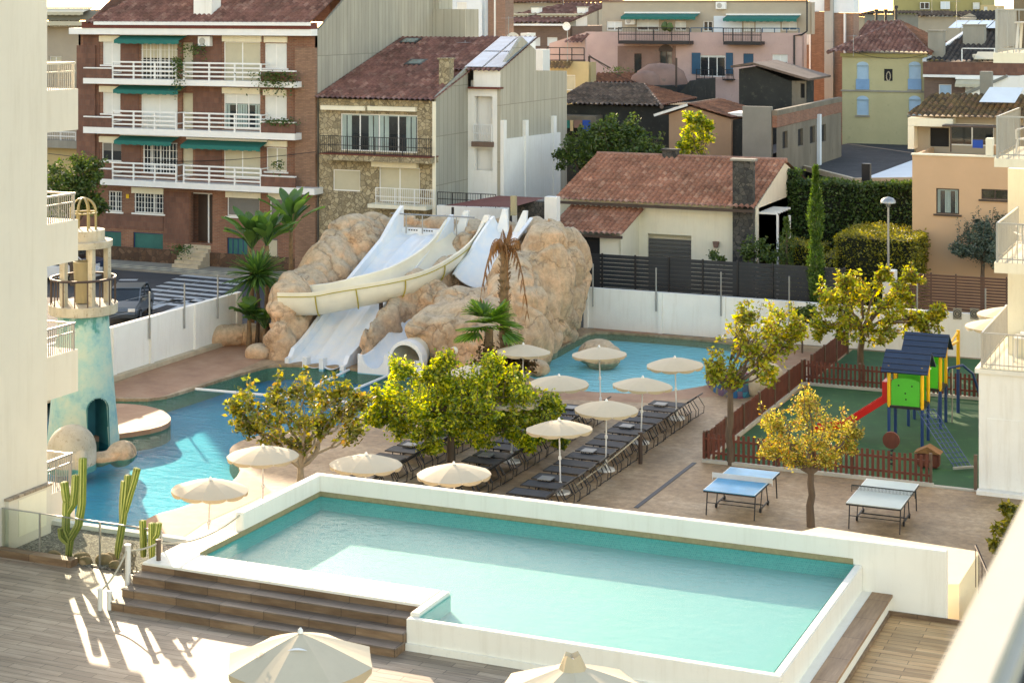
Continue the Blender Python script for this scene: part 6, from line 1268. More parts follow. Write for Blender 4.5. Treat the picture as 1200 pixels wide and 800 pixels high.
u1_, z1_ = balc(vr-.1,1147.5,431,432,5.5,1.05,'terrace_edge')
u3_, z3_ = balc(47.5,1165,308,320,4.2,1.05); u4_, z4_ = balc(44.5,1165,186,196,4.2,1.05); u5_, z5_ = balc(43,1164,62,74,4.0,1.05)
MB().box(u3_+.75,u3_+9,49.2,58,z3_+.01,z4_-.6).build('room_wall','cream_house',HR); MB().box(u4_+.75,u4_+9,46.5,56,z4_+.01,z5_-.6).build('room_wall','grey_wall',HR); MB().box(u4_+.6,u4_+.85,45.6,46.0,z3_+1,z5_).build('column','grey_wall',HR); MB().box(u5_+.75,u5_+9,45.2,56,z5_+.01,z5_+3).build('room_wall','cream_house',HR)
MB().box(u5_+.0,u5_+.9,46.6,46.75,z5_+.02,z5_+1.9).build('balcony_screen','old_concrete',HR)
# terrace furniture: white plastic chairs and tables
def plastic_chair(u, v, z, rz, label):
    t = thing('plastic_chair', (u,v,z), label, 'chair', 'white plastic chairs on the hotel balconies'); m = MB(); m.box(-.24,.24,-.22,.22,.42,.46)
    def put(mb, nm): mb.rot(rz); mb.v = [(x+u,y+v,zz+z) for x,y,zz in mb.v]; mb.build(nm,'light_plastic',t)
    put(m,'seat'); m = MB(); 
    for k in range(5): m.box(-.2+k*.09,-.15+k*.09,.2,.24,.48,.85)
    m.box(-.24,.24,.19,.25,.84,.92); put(m,'backrest')
    for sx in (-1,1):
        m = MB().bar((sx*.27,-.2,.66),(sx*.27,.24,.70),.06,.03).bar((sx*.27,-.2,.66),(sx*.25,-.22,.44),.04); put(m,'armrest')
        for sy in (-1,1): put(MB().bar((sx*.22,sy*.2,.42),(sx*.26,sy*.26,0),.045),'leg')
def plastic_table(u, v, z, label):
    t = thing('plastic_table', (u,v,z), label, 'table', 'white plastic tables on the hotel balconies'); MB().box(u-.45,u+.45,v-.4,v+.4,z+.70,z+.74).build('tabletop','light_plastic',t,bevel=.015)
    for sx in (-1,1):
        for sy in (-1,1): MB().bar((u+sx*.35,v+sy*.3,z+.7),(u+sx*.4,v+sy*.35,z),.06).build('leg','light_plastic',t)
plastic_table(u1_+1.25,vr+1.5,z1_,'white plastic table with a lidded box on the lowest right hotel terrace'); plastic_chair(u1_+1.15,vr+2.9,z1_,0,'white plastic chair at the back of the lowest right hotel terrace'); plastic_chair(u1_+2.1,vr+.9,z1_,2.4,'white plastic chair at the front rail of the lowest right hotel terrace')
plastic_chair(u3_+.75,48.5,z3_,.6,'white plastic chair on the middle right hotel balcony'); plastic_chair(u4_+.75,45.4,z4_,-.4,'white plastic chair on the upper right hotel balcony'); plastic_table(u5_+.85,44.0,z5_,'white plastic table on the topmost right hotel balcony'); 
tag(MB().box(u1_+1.0,u1_+1.35,vr+1.4,vr+1.65,z1_+.745,z1_+.86).build('lidded_box','white_paint'),'small white lidded box on the terrace table','box')
tag(MB().box(u1_+.78,u1_+.86,vr+4.6,vr+4.9,z1_,z1_+1.9).build('folded_parasol','blue_cloth'),'blue folded cloth hanging by the wall of the lowest right terrace','cloth')
for q,(px,py) in enumerate(((1190,348),(1178,409))): pass
dr2 = MB(); z0 = .25; dr2.box(ur+.35,ur+1.6,vr-.13+.0,vr-.12,z0,2.3); 
MB().box(ur+.25,ur+1.35,vr-.025,vr-.002,z0,2.25).build('service_door','white_wall',HR); MB().box(ur-.02,ur+3,vr-.35,vr-.026,0,.12).build('door_step','white_wall',HR)
# near parapet of the photographer's own balcony
un = thing('near_balcony_ledge', (0,2.6,13), 'out of focus cream balcony ledge close to the camera at the lower right', 'ledge'); zl = CH-1.0
pa = G(1075,800,zl); pb = G(1200,585,zl); pc = G(1168,800,zl)
ul = (pa[0]+pb[0])/2; wd = pc[0]-pa[0]
MB().box(ul,ul+wd,.6,7.5,zl-.25,zl).build('coping','ledge_paint',un,bevel=.02); MB().box(ul+.02,ul+wd-.02,.6,7.5,zl-1.0,zl-.252).build('parapet_wall','ledge_paint',un)
MB().box(ul+wd+.02,ul+wd+.06,.6,7.5,zl-.3,zl-.05).build('rail_bar','grey_metal',un)
# stair railing behind the pool's right end
sr = thing('stair_railing', (-5.9,38,1.6), 'dark metal stair railing descending behind the right end of the pool wall', 'railing')
p0, p1 = (-5.85,38.6,3.0), (-4.6,36.0,1.9); m = MB().tube([p0,p1],.03,6); m.build('handrail','brown_metal',sr)
for k in range(14): t_ = k/13; x=p0[0]+(p1[0]-p0[0])*t_; y=p0[1]+(p1[1]-p0[1])*t_; z=p0[2]+(p1[2]-p0[2])*t_; MB().bar((x,y,z-.9),(x,y,z),.018).build('baluster','brown_metal',sr)
MB().box(-5.7,-3.5,38.1,39.4,0,1.72).build('landing','white_wall',sr)
# ------------------------------------------------------------------ parasols
def parasol(name, r, apex, rim_z, label, big=False, proto=True):
    t = thing(name, (0,0,0), label, 'parasol', proto=True); n = 8 if big else 10; m = MB(); seg = 6
    for i in range(n):
        a0, a1 = 2*pi*i/n, 2*pi*(i+1)/n
        for j in range(seg):
            f0, f1 = j/seg, (j+1)/seg; k = 4
            for q in range(k):
                b0, b1 = q/k, (q+1)/k
                def pt(f, b):
                    c = 1+(0 if big else .035)*sin(pi*b); x = (cos(a0)*(1-b)+cos(a1)*b)*r*f*c; y = (sin(a0)*(1-b)+sin(a1)*b)*r*f*c; z = apex-(apex-rim_z)*(f**(1.12 if big else 1.5))-(.03 if big else .008)*sin(pi*b)*f; return (x,y,z)
                m.quad(pt(f0,b0),pt(f0,b1),pt(f1,b1),pt(f1,b0))
    c = m.build('canopy','canvas',t)
    vm = MB(); dz = .20 if big else .10
    for i in range(n):
        a0, a1 = 2*pi*i/n, 2*pi*(i+1)/n; k = 6
        for q in range(k):
            b0, b1 = q/k, (q+1)/k; cc = lambda b: 1+(0 if big else .035)*sin(pi*b); P = lambda b, lo: ((cos(a0)*(1-b)+cos(a1)*b)*r*cc(b)*(1.0 if not lo else .99),(sin(a0)*(1-b)+sin(a1)*b)*r*cc(b)*(1.0 if not lo else .99), rim_z-(.03 if big else .008)*sin(pi*b)-(dz*(.45+.55*sin(pi*b)**.6) if lo else 0)+.002)
            if 0.0 <= b0: vm.quad(P(b0,0),P(b1,0),P(b1,1),P(b0,1))
    vm.build('valance','canvas_valance',c)
    rb = MB()
    for i in range(n): a0 = 2*pi*i/n; rb.bar((0,0,apex-.05),(cos(a0)*r,sin(a0)*r,rim_z-.02),.018); rb.bar((0,0,apex-.55),(cos(a0)*r*.5,sin(a0)*r*.5,(apex+rim_z)/2-.03),.014)
    rb.build('ribs','white_paint',t)
    MB().tube([(0,0,0.02),(0,0,apex+.03)],.024,8).build('pole','white_paint',t,smooth=True); MB().lathe(0,0,[(.02,apex-.01),(.05,apex),(.04,apex+.05),(.01,apex+.09)],10).build('finial','white_paint',t)
    MB().lathe(0,0,[(.30,0),(.28,.06),(.06,.09),(.045,.35),(.02,.36)],16).build('base','white_paint',t); MB().lathe(0,0,[(.025,1.0),(.05,1.02),(.05,1.1),(.025,1.12)],8).build('crank_hub','white_paint',t)
    return t
pr_small = parasol('parasol', 1.02, 2.18, 1.92, '')
um = [((612,404),'cream parasol behind the yellow green tree, nearest the right side of the big rock'), ((557,428),'cream parasol half hidden by the tree top shoots below the palm'), ((704,407),'cream parasol in front of the boulder in the paddling pool'), ((793,419),'cream parasol farthest right beside the paddling pool'), ((655,440),'cream parasol at the far end of the middle lounger row'), ((751,443),'cream parasol over the far half of the right lounger row'), ((600,462),'cream parasol mostly hidden behind the right branches of the lime green tree'), ((710,470),'cream parasol over the middle of the right lounger row'), ((657,493),'cream parasol over the near end of the right lounger row'), ((533,544),'cream parasol right in front of the lime green tree trunk behind the pool wall'), ((427,533),'sunlit cream parasol between the magnolia and the lime green tree'), ((308,523),'cream parasol under the left branches of the magnolia'), ((243,562),'sunlit cream parasol alone above the beach beside the pool steps')]
for (px,py), lab in um:
    d = F*(CH-2.18)/(py-HY); x = kx(px)*d; u, v = CT*x-ST*d, ST*x+CT*d; o = place(pr_small, (u,v,0), random.random()*.6, lab, 'cream parasols round the lagoon'); o.rotation_euler = (random.uniform(-.035,.035),random.uniform(-.035,.035),random.random()*.6)
pr_big = parasol('terrace_parasol', 1.24, 2.45, 2.0, '', big=True); pr_big['category'] = 'parasol'
for (px,py), lab, rz in (((352,741),'large cream parasol on the wooden terrace in front of the steps',.15), ((671,777),'large cream parasol cut by the bottom edge with a crumpled top vent',.5)):
    d = F*(CH-DZ-2.45)/(py-HY); x = kx(px)*d; u, v = CT*x-ST*d, ST*x+CT*d; o = place(pr_big, (u,v,DZ), rz, lab, 'large parasols on the terrace')
    if px > 600:
        vt = MB(); n = 8
        for i in range(n):
            a0, a1 = 2*pi*i/n, 2*pi*(i+1)/n; rr = .24
            vt.quad((0,0,2.50),(rr*.55*cos(a0),rr*.55*sin(a0),2.56+.05*(i%2)),(rr*.55*cos(a1),rr*.55*sin(a1),2.56+.05*((i+1)%2)),(0,0,2.50)); vt.quad((rr*.55*cos(a0),rr*.55*sin(a0),2.56+.05*(i%2)),(rr*cos(a0),rr*sin(a0),2.33+.03*(i%2)),(rr*cos(a1),rr*sin(a1),2.33+.03*((i+1)%2)),(rr*.55*cos(a1),rr*.55*sin(a1),2.56+.05*((i+1)%2)))
        ob = vt.build('top_vent','canvas_valance'); ob.parent = o
    else:
        # dark letters "LE" on the left panel, a pale logo above the middle one
        def on_panel(px_, py_):
            d_ = F*(CH-DZ-2.3)/(py_-HY); return None
for (px,py),lab in (((1150,376),'white parasol edge sticking out left of the lowest right terrace railing, lower of two'),((1163,362),'white parasol edge behind the right terrace railing, upper of two')):
    u,z = FV(px+16,py+2,62 if px==1150 else 64); o = place(pr_small,(u,62 if px==1150 else 64,z-2.05),.3,lab,'cream parasols round the lagoon')
# ------------------------------------------------------------------ loungers
lg = thing('sun_lounger', (0,0,0), '', 'sun lounger', proto=True)        # head at +x
fb_ = MB().box(-.85,.35,-.29,.29,.30,.335); fb_.build('seat_sling','lounger_fabric',lg)
MB().extr([(.36,.31),(.92,.72),(.90,.75),(.35,.345)],'v',-.29,.29).build('backrest','lounger_fabric',lg)
fr_ = MB()
for s in (-1,1): fr_.tube([(-.88,s*.32,.32),(.36,s*.32,.32),(.95,s*.32,.755)],.022,6)
fr_.tube([(-.88,-.32,.32),(-.88,.32,.32)],.022,6).tube([(.95,-.32,.755),(.95,.32,.755)],.022,6); fr_.build('frame','dark_metal',lg)
for x0 in (-.6,.42):
    MB().tube([(x0,-.31,.31),(x0-.06 if x0<0 else x0+.12,-.31,.03),(x0-.06 if x0<0 else x0+.12,.31,.03),(x0,.31,.31)],.018,6).build('leg','dark_metal',lg)
MB().tube([(.80,-.31,.62),(1.02,-.31,.30),(1.0,-.31,.06),(.92,-.31,.03),(.92,.31,.03),(1.0,.31,.06),(1.02,.31,.30),(.80,.31,.62)],.014,6).build('back_support','dark_metal',lg)
stb = thing('side_table', (0,0,0), '', 'side table', proto=True); MB().box(-.22,.22,-.22,.22,.36,.39).build('tabletop','grey_top',stb,bevel=.01)
for sx in (-1,1):
    for sy in (-1,1): MB().bar((sx*.18,sy*.18,.36),(sx*.19,sy*.19,0),.025).build('leg','dark_metal',stb)
ORD = ['first','second','third','fourth','fifth','sixth','seventh','eighth','ninth','tenth','eleventh','twelfth','thirteenth','fourteenth','fifteenth','sixteenth']
rowsL = [(-19.75,46.6,8,'in the right row beside the plaza'), (-22.55,46.6,7,'in the middle row between the tree trunks'), (-25.35,46.8,6,'in the left row behind the lime tree')]
cnt = 0
for ri,(u,v0,np_,where) in enumerate(rowsL):
    for k in range(np_):
        for j in (0,1):
            v = v0+1.8*k+.84*j+random.uniform(-.02,.02); i = 2*k+j; dark = 'grey sun lounger, %s from the pool %s' % (ORD[i], where)
            o = place(lg,(u+random.uniform(-.03,.03),v,0),random.uniform(-.02,.02),dark,'grey sun loungers in rows')
        if k % 2 == (0 if ri else 1):
            place(stb,(u-.35,v0+1.8*k+.42,.03),0,'small side table, %s from the pool %s' % (ORD[k//2], where),'side tables between the loungers')
# ------------------------------------------------------------------ posts with ropes
def post(u, v, z, h, r, mat, label, cat='post', grp=None): return tag(MB().cyl(u,v,z,z+h,r,12).lathe(u,v,[(r*1.2,z+h),(r*1.2,z+h+.03),(.01,z+h+.04)],12).build('rope_post',mat,smooth=True), label, cat, grp)
def sag(a, b, s, n=10): a, b = Vector(a), Vector(b); return [a.lerp(b, i/n)-Vector((0,0,s*4*(i/n)*(1-i/n))) for i in range(n+1)]
pu, pv_ = G(750.5,543); post(pu,pv_,0,.98,.07,'brown_metal','brown round rope post beside the right lounger row')
tag(MB().tube(sag((pu,pv_,.93),(-19.2,48.9,.25),.05),.022,6).build('rope','rope',smooth=True),'pale rope stretched from the brown post down to a parasol foot','rope')
p2 = (-22.05,31.55,CZ); post(p2[0],p2[1],CZ,.42,.05,'post_brown','short brown rope post at the corner of the pool coping','post')
p3 = (-22.45,31.0,2.2); post(p3[0],p3[1],2.0,1.1,.06,'light_plastic','tall white rope post at the top left of the steps')
p4 = (-22.5,30.1,2.0); post(p4[0],p4[1],2.0,.42,.05,'light_plastic','short white rope post at the lower left corner of the steps'); post(p4[0]+.16,p4[1]+.1,2.0,.36,.05,'light_plastic','shorter white rope post next to the one at the lower steps corner')
for a,b,s,lab in (((U0-.1,34.05,TZ-.05),(p2[0],p2[1],CZ+.38),.22,'pale rope hanging from the end of the pool wall to the coping post'),((p2[0],p2[1],CZ+.38),(p3[0],p3[1],3.0),.05,'pale rope between the coping post and the tall white post'),((p3[0],p3[1],3.05),(p4[0],p4[1],2.4),.12,'pale rope running down from the tall white post beside the steps')):
    tag(MB().tube(sag(a,b,s),.02,6).build('rope','rope',smooth=True),lab,'rope','ropes by the pool steps')
# low rope fence frames on the plaza strip beside the coping
for i in range(3):
    v = 34.2+i*1.3; t_ = MB(); t_.tube([(-22.25,v,CZ-.0),(-22.25,v,CZ+.02)],.03,6)
# ------------------------------------------------------------------ table tennis
def tt(name, fl, fr, br, bl, top, net, label):
    P4 = [G(*p,.76) for p in (fl,fr,br,bl)]; cx, cy = sum(p[0] for p in P4)/4, sum(p[1] for p in P4)/4
    t = thing(name,(cx,cy,0),label,'table tennis table','table tennis tables on the plaza'); W2, L2 = .7625, 1.37
    for s in (-1,1): MB().box(cx-W2,cx+W2,cy+(.005 if s > 0 else -L2),cy+(L2 if s > 0 else -.005),.735,.76).build('tabletop',top,t)
    ln = MB(); 
    for x in (-W2,W2-.02): ln.box(cx+x,cx+x+.02,cy-L2,cy+L2,.7605,.762)
    ln.box(cx-W2+.02,cx+W2-.02,cy-L2,cy-L2+.02,.7605,.762).box(cx-W2+.02,cx+W2-.02,cy+L2-.02,cy+L2,.7605,.762); ln.build('white_line','white_paint',t)
    MB().box(cx-W2,cx+W2,cy-L2-.002,cy-L2+.03,.69,.734).box(cx-W2,cx-W2+.03,cy-L2,cy+L2,.69,.734).box(cx+W2-.03,cx+W2,cy-L2,cy+L2,.69,.734).box(cx-W2,cx+W2,cy+L2-.03,cy+L2,.69,.734).build('apron_frame','dark_metal',t)
    nm = MB(); nm.box(cx-W2-.15,cx+W2+.15,cy-.006,cy+.006,.895,.912).box(cx-W2-.15,cx-W2-.13,cy-.01,cy+.01,.70,.91).box(cx+W2+.13,cx+W2+.15,cy-.01,cy+.01,.70,.91)
    for k in range(46): x = cx-W2-.13+k*(2*W2+.26)/45; nm.box(x-.006,x+.006,cy-.003,cy+.003,.77,.90)
    for k in range(5): nm.box(cx-W2-.13,cx+W2+.13,cy-.003,cy+.003,.77+k*.028,.775+k*.028)
    if True: nm.box(cx-W2-.13,cx+W2+.13,cy-.002,cy+.002,.765 if net == 'net' else .875,.90)
    nm.build('net',net,t)
    for sx in (-1,1):
        for sy in (-1,1): MB().bar((cx+sx*(W2-.05),cy+sy*(L2-.25),.70),(cx+sx*(W2-.05),cy+sy*(L2-.12),0),.03).build('leg','dark_metal',t)
        MB().bar((cx+sx*(W2-.1),cy-.45,.12),(cx+sx*(W2-.1),cy+.45,.12),.035).bar((cx+sx*(W2-.1),cy-.4,.12),(cx+sx*(W2-.1),cy-.2,.7),.025).bar((cx+sx*(W2-.1),cy+.4,.12),(cx+sx*(W2-.1),cy+.2,.7),.025).build('undercarriage','dark_metal',t)
        for sy in (-1,1): MB().tube([(cx+sx*(W2-.1)-.02,cy+sy*.42,.07),(cx+sx*(W2-.1)+.02,cy+sy*.42,.07)],.07,14).build('wheel','tyre',t)
    MB().bar((cx-W2+.1,cy,.12),(cx+W2-.1,cy,.12),.03).build('lower_bar','dark_metal',t); MB().bar((cx-W2+.05,cy-L2+.2,.35),(cx+W2-.05,cy-L2+.2,.35),.02).build('end_bar','dark_metal',t)
tt('table_tennis_table',(824,574),(885,580),(914,552),(855,547),'blue_top','net','blue table tennis table with pale net behind the pool wall')
tt('table_tennis_table',(990,589),(1057.5,595),(1078,566),(1014,561),'pale_top','net_dark','worn pale green table tennis table with black net by the playground fence')
# ------------------------------------------------------------------ picket fences
def fence(name, a, b, label, h=.95, gap=.165, w=.085, skip=None):
    a, b = Vector((*a,0)), Vector((*b,0)); L = (b-a).length; d = (b-a)/L; t = thing(name, tuple(a), label, 'fence', 'brown picket fences round the playground'); nrm = Vector((-d.y,d.x,0)); n = int(L/gap)
    for i in range(n+1):
        p = a+d*i*gap; hh = h+random.uniform(-.02,.02)
        m = MB(); q = [p-d*w/2-nrm*.011, p+d*w/2-nrm*.011, p+d*w/2+nrm*.011, p-d*w/2+nrm*.011]; m.prism([(v_.x,v_.y) for v_ in q],.12,hh); t['_n'] = 1
        if i == 0: M2 = MB()
        k = len(M2.v); M2.v += m.v; M2.f += [tuple(x+k for x in f) for f in m.f]
    M2.build('pickets','picket',t)
    for z in (.32,.75): MB().bar(tuple(a+nrm*.035+Vector((0,0,z))),tuple(b+nrm*.035+Vector((0,0,z))),.05,.07).build('rail','picket',t)
    k = max(1, int(round(L/2.1)))
    for i in range(k+1): p = a+d*L*i/k-nrm*.0; MB().box(p.x-.045,p.x+.045,p.y+.04,p.y+.13,0,h+.04).build('post','post_brown',t)
    return t
fence('picket_fence',(-16.75,54.02),(-9.55,54.02),'brown picket fence along the near side of the playground facing the tennis tables')
fence('picket_fence',(-16.68,54.15),(-16.68,66.5),'long brown picket fence along the left side of the playground')
fence('picket_fence',(-16.6,66.62),(-8.0,66.62),'brown picket fence along the far side of the playground')
fence('picket_fence',(-16.4,66.9),(-16.4,73.2),'brown picket fence running back from the far left playground corner beside the tree',h=1.1)
tag(MB().box(FV(1143,0,54)[0]-.05,FV(1143,0,54)[0]+.05,54,54.1,0,1.1).build('gate_post','post_brown'),'single brown gate post at the right of the playground opening','post')
u_,z_=FV(1143,545,54)
# ------------------------------------------------------------------ play tower
def play_tower(name, u0, u1, v0, v1, zp, ze, zr, label, far=False):
    t = thing(name,((u0+u1)/2,(v0+v1)/2,0),label,'play tower','play towers'); 
    for u in (u0,u1):
        for v in (v0,v1):
            MB().cyl(u,v,0,zp,.055,12).build('lower_post','blue_post',t,smooth=True); MB().cyl(u,v,zp+.002,ze+.12,.06,12).build('upper_post','yellow_post',t,smooth=True)
    MB().box(u0-.05,u1+.05,v0-.05,v1+.05,zp-.02,zp+.06).build('platform','dark_metal',t); vm = (v0+v1)/2; o = .28
    MB().extr([(v0-o,ze-.05),(vm,zr),(vm,zr-.05),(v0-o+.05,ze-.09)],'u',u0-.22,u1+.22).build('roof_panel','navy_roof',t); MB().extr([(v1+o,ze-.05),(vm,zr),(vm,zr-.05),(v1+o-.05,ze-.09)],'u',u0-.22,u1+.22).build('roof_panel','navy_roof',t)
    for k in range(4):
        f = (k+.5)/4; vv = v0-o+(vm-v0+o)*f; zz = ze-.05+(zr-ze+.05)*f; MB().box(u0-.22,u1+.22,vv-.008,vv+.008,zz+.003,zz+.014).build('roof_seam','dark_metal',t)
    for u in (u0-.02,u1+.02): MB().extr([(v0-.1,ze),(v1+.1,ze),(vm,zr-.12)],'u',u-.015,u+.015).build('gable_panel','green_panel',t)
    def panel(mb_axis, c, a0, a1):
        h = ze-zp; pts = [(a0,zp+.08),(a1,zp+.08),(a1,zp+.85)]+[((a0+a1)/2+(a1-a0)/2*cos(pi*i/8), zp+.85+.16*sin(pi*i/8)) for i in range(1,8)]+[(a0,zp+.85)]
        return MB().extr(pts,'v' if mb_axis=='v' else 'u',c-.012,c+.012)
    p = panel('v',v0-.03,u0+.08,u1-.08).build('front_panel','green_panel',t); m = MB()
    for x,z in ((.3,.75),(.7,.75),(.5,.5),(.52,.3)): m.tube([(u0+(u1-u0)*x,v0-.05,zp+z),(u0+(u1-u0)*x,v0-.04,zp+z)],.03,8)
    m.build('panel_knob','white_paint' if far else 'dark_interior',t) ; panel('v',v1+.03,u0+.08,u1-.08).build('back_panel','green_panel',t)
    return t
t1 = play_tower('play_tower',-11.72,-10.62,58.6,59.7,1.28,2.55,3.1,'near play tower with navy gable roof, bright green panel and red slide')
t2 = play_tower('play_tower',-11.62,-10.52,61.5,62.6,1.33,2.62,3.2,'far play tower with navy gable roof behind the first one, by the yellow post',True)
MB().box(t1.location.x+.6,t1.location.x+.62,58.7,59.6,1.34,2.2).build('side_panel','green_panel',t1) if 0 else None
sl = MB(); a = Vector((-11.85,59.15,1.42)); b = Vector((-13.4,59.05,.32)); c_ = Vector((-14.3,59.0,.22))
for s in (-1,1): sl.bar(tuple(a+Vector((0,s*.27,.08))),tuple(b+Vector((0,s*.27,.08))),.04,.22).bar(tuple(b+Vector((0,s*.27,.08))),tuple(c_+Vector((0,s*.27,.02))),.04,.2)
sl.bar(tuple(a),tuple(b),.52,.04).bar(tuple(b),tuple(c_),.52,.04); sl.box(-12.0,-11.8,58.85,59.45,1.35,2.05); sl.build('slide_chute','red_slide',t1); MB().bar((-13.2,59.1,.4),(-13.2,59.1,0),.04).build('slide_leg','dark_metal',t1)
nt_ = MB(); p0, p1 = Vector((-10.55,58.8,1.25)), Vector((-8.9,56.2,.12)); sd_ = Vector((.25,.2,0))
for k in range(5): f = -1+k*.5; nt_.tube([tuple(p0+sd_*f),tuple(p1+sd_*f*.9)],.014,5)
for k in range(13): q = p0.lerp(p1,k/12); nt_.tube([tuple(q-sd_),tuple(q+sd_)],.013,5)
nt_.build('climbing_net','blue_post',t1); MB().bar(tuple(p1-sd_*1.1),tuple(p1+sd_*1.1),.07).build('net_foot','kerb_stone',t1)
fx, fy = -10.35, 64.2
fp = thing('climbing_frame',(fx,fy,0),'tall yellow and blue climbing pole with arched blue bar right of the play towers','climbing frame')
MB().cyl(fx,fy,0,1.6,.06,10).build('lower_post','blue_post',fp,smooth=True); MB().cyl(fx,fy,1.602,3.0,.065,10).build('upper_post','yellow_post',fp,smooth=True); MB().bar((fx,fy,2.6),(-10.52,62.6,2.6),.08).bar((fx,fy,2.95),(-10.52,62.6,2.55),.06).build('yellow_arm','yellow_post',fp)
MB().tube([(fx-.5,fy-1.2,0),(fx-.45,fy-1.1,1.2),(fx-.2,fy-.8,1.75),(fx+.2,fy-.3,1.8),(fx+.5,fy+.1,1.45),(fx+.9,fy+.5,0)],.05,8).build('arched_bar','blue_post',fp,smooth=True); MB().tube([(fx+.05,fy-1.6,0),(fx+.05,fy-1.55,1.9)],.025,6).build('fireman_pole','steel',fp)
sr_ = thing('spring_rider',(*G(1040,548),0),'small orange red spring rider right behind the near picket fence','spring rider'); x,y = G(1040,552); y+=.6
m = MB(); m.lathe(0,0,[(.02,-.05),(.27,-.05),(.27,.05),(.02,.05)],20); m.v = [(x+a_,y+c2,.85+b_) for a_,b_,c2 in m.v]; m.build('round_body','picket',sr_); MB().tube([(x+.1*cos(k*.9),y+.1*sin(k*.9),.02+k*.02) for k in range(30)],.02,5).build('spring','dark_metal',sr_)
hs_ = thing('small_playhouse',(*G(1082,553),0),'low orange and brown play item behind the right end of the near picket fence','play item'); x,y=G(1082,556); y+=.7; MB().box(x-.35,x+.35,y,y+.4,.05,.5).build('body','picket',hs_,bevel=.05); MB().extr([(x-.42,.5),(x+.42,.5),(x,.72)],'v',y-.05,y+.45).build('roof','dead_frond',hs_)
# ------------------------------------------------------------------ cars
def car(u, v, rz, mat, label):
    t = thing('parked_car',(u,v,0),label,'car','cars on the street')
    def put(mb, nm, mt, par=t, **k): mb.rot(rz); mb.v = [(x+u,y+v,z) for x,y,z in mb.v]; return mb.build(nm,mt,par,**k)
    side = [(-2.05,.28),(2.05,.28),(2.1,.55),(1.95,.78),(1.05,.92),(-1.7,.95),(-2.08,.8)]; put(MB().extr(side,'v',-.86,.86),'body',mat,bevel=.06)
    cab = [(1.0,.9),(.35,1.38),(-1.1,1.42),(-1.75,.93)]; put(MB().extr(cab,'v',-.74,.74),'cabin','car_glass',bevel=.05); put(MB().extr([(.36,1.385),(-1.12,1.425),(-1.12,1.47),(.30,1.44)],'v',-.70,.70),'roof',mat,bevel=.02)
    for s in (-1,1):
        put(MB().bar((1.02,s*.76,.9),(.34,s*.7,1.42),.06).bar((-.35,s*.76,.9),(-.35,s*.7,1.44),.06).bar((-1.78,s*.76,.93),(-1.12,s*.7,1.45),.08),'window_pillar',mat)
        for x in (-1.3,1.3):
            w_ = put(MB().tube([(x,s*.72,.32),(x,s*.89,.32)],.32,20),'wheel','tyre'); put(MB().tube([(x,s*.885,.32),(x,s*.9,.32)],.19,14),'rim','steel',w_)
        put(MB().box(2.02,2.09,s*.62-.16,s*.62+.16,.6,.74),'headlight','white_paint'); put(MB().box(.75,.9,s*.98-.1,s*.98+.08,.92,1.05),'mirror',mat)
x,y = G(152,378); car(x-1.0,y+1.2,-1.15,'car_silver','silver hatchback on the street beside the lighthouse, nearest the garden wall')
x,y = G(80,330); car(x-.5,y,.1,'car_white','white car parked at the far kerb seen below the hotel balcony'); x,y = G(118,325); car(x-2.3,y+.3,.15,'car_blue','dark blue car with white bonnet seen through the lighthouse columns')
# signs of writing on the near parasol: the letters are dark print on the fabric
# ------------------------------------------------------------------ vegetation
RND = random.Random(11)
def rdir(rn=RND):
    z = rn.uniform(-1,1); a = rn.uniform(0,2*pi); r = math.sqrt(1-z*z); return Vector((r*cos(a), r*sin(a), z))
def leaves(pts, size, name, mat, parent, droop=0.0, aspect=1.7, up=.3, jit=.35):
    mb = MB(); rn = RND
    for p in pts:
        s = size*rn.uniform(1-jit,1+jit); d = rdir(rn); d.z = d.z*.6-droop; d.normalize(); n = (rdir(rn)+Vector((0,0,up))).normalized(); x = d.cross(n)
        if x.length < .1: continue
        x.normalize(); x *= s/aspect*.5; d *= s; q = Vector(p); k = len(mb.v); h = d.cross(x).normalized()*s*.12
        mb.v += [tuple(q), tuple(q+d*.45+x+h), tuple(q+d), tuple(q+d*.45-x+h)]; mb.f.append((k,k+1,k+2,k+3))
    me = bpy.data.meshes.new(name); o3 = Vector(root_of(parent).get('_o',(0,0,0))) if parent else Vector((0,0,0)); me.from_pydata([(a-o3.x,b-o3.y,c-o3.z) for a,b,c in mb.v],[],mb.f); me.materials.append(MATS[mat])
    o = bpy.data.objects.new(name, me); COL.objects.link(o); o.parent = parent; return o
def clump_pts(c, r, n, shell=.55):
    out = []
    for _ in range(n):
        d = rdir(); k = shell+(1-shell)*RND.random() if RND.random() < .75 else RND.random(); out.append((c[0]+d.x*r[0]*k, c[1]+d.y*r[1]*k, c[2]+d.z*r[2]*k))
    return out
def limb(m, a, b, r0, r1, wob=.12, n=5):
    a, b = Vector(a), Vector(b); P = []; L = (b-a).length
    for i in range(n+1):
        t = i/n; w = wob*L*sin(pi*t)*.5; P.append(a.lerp(b,t)+Vector((RND.uniform(-w,w),RND.uniform(-w,w),RND.uniform(0,w))))
    m.tube(P,[r0+(r1-r0)*i/n for i in range(n+1)],7); return P
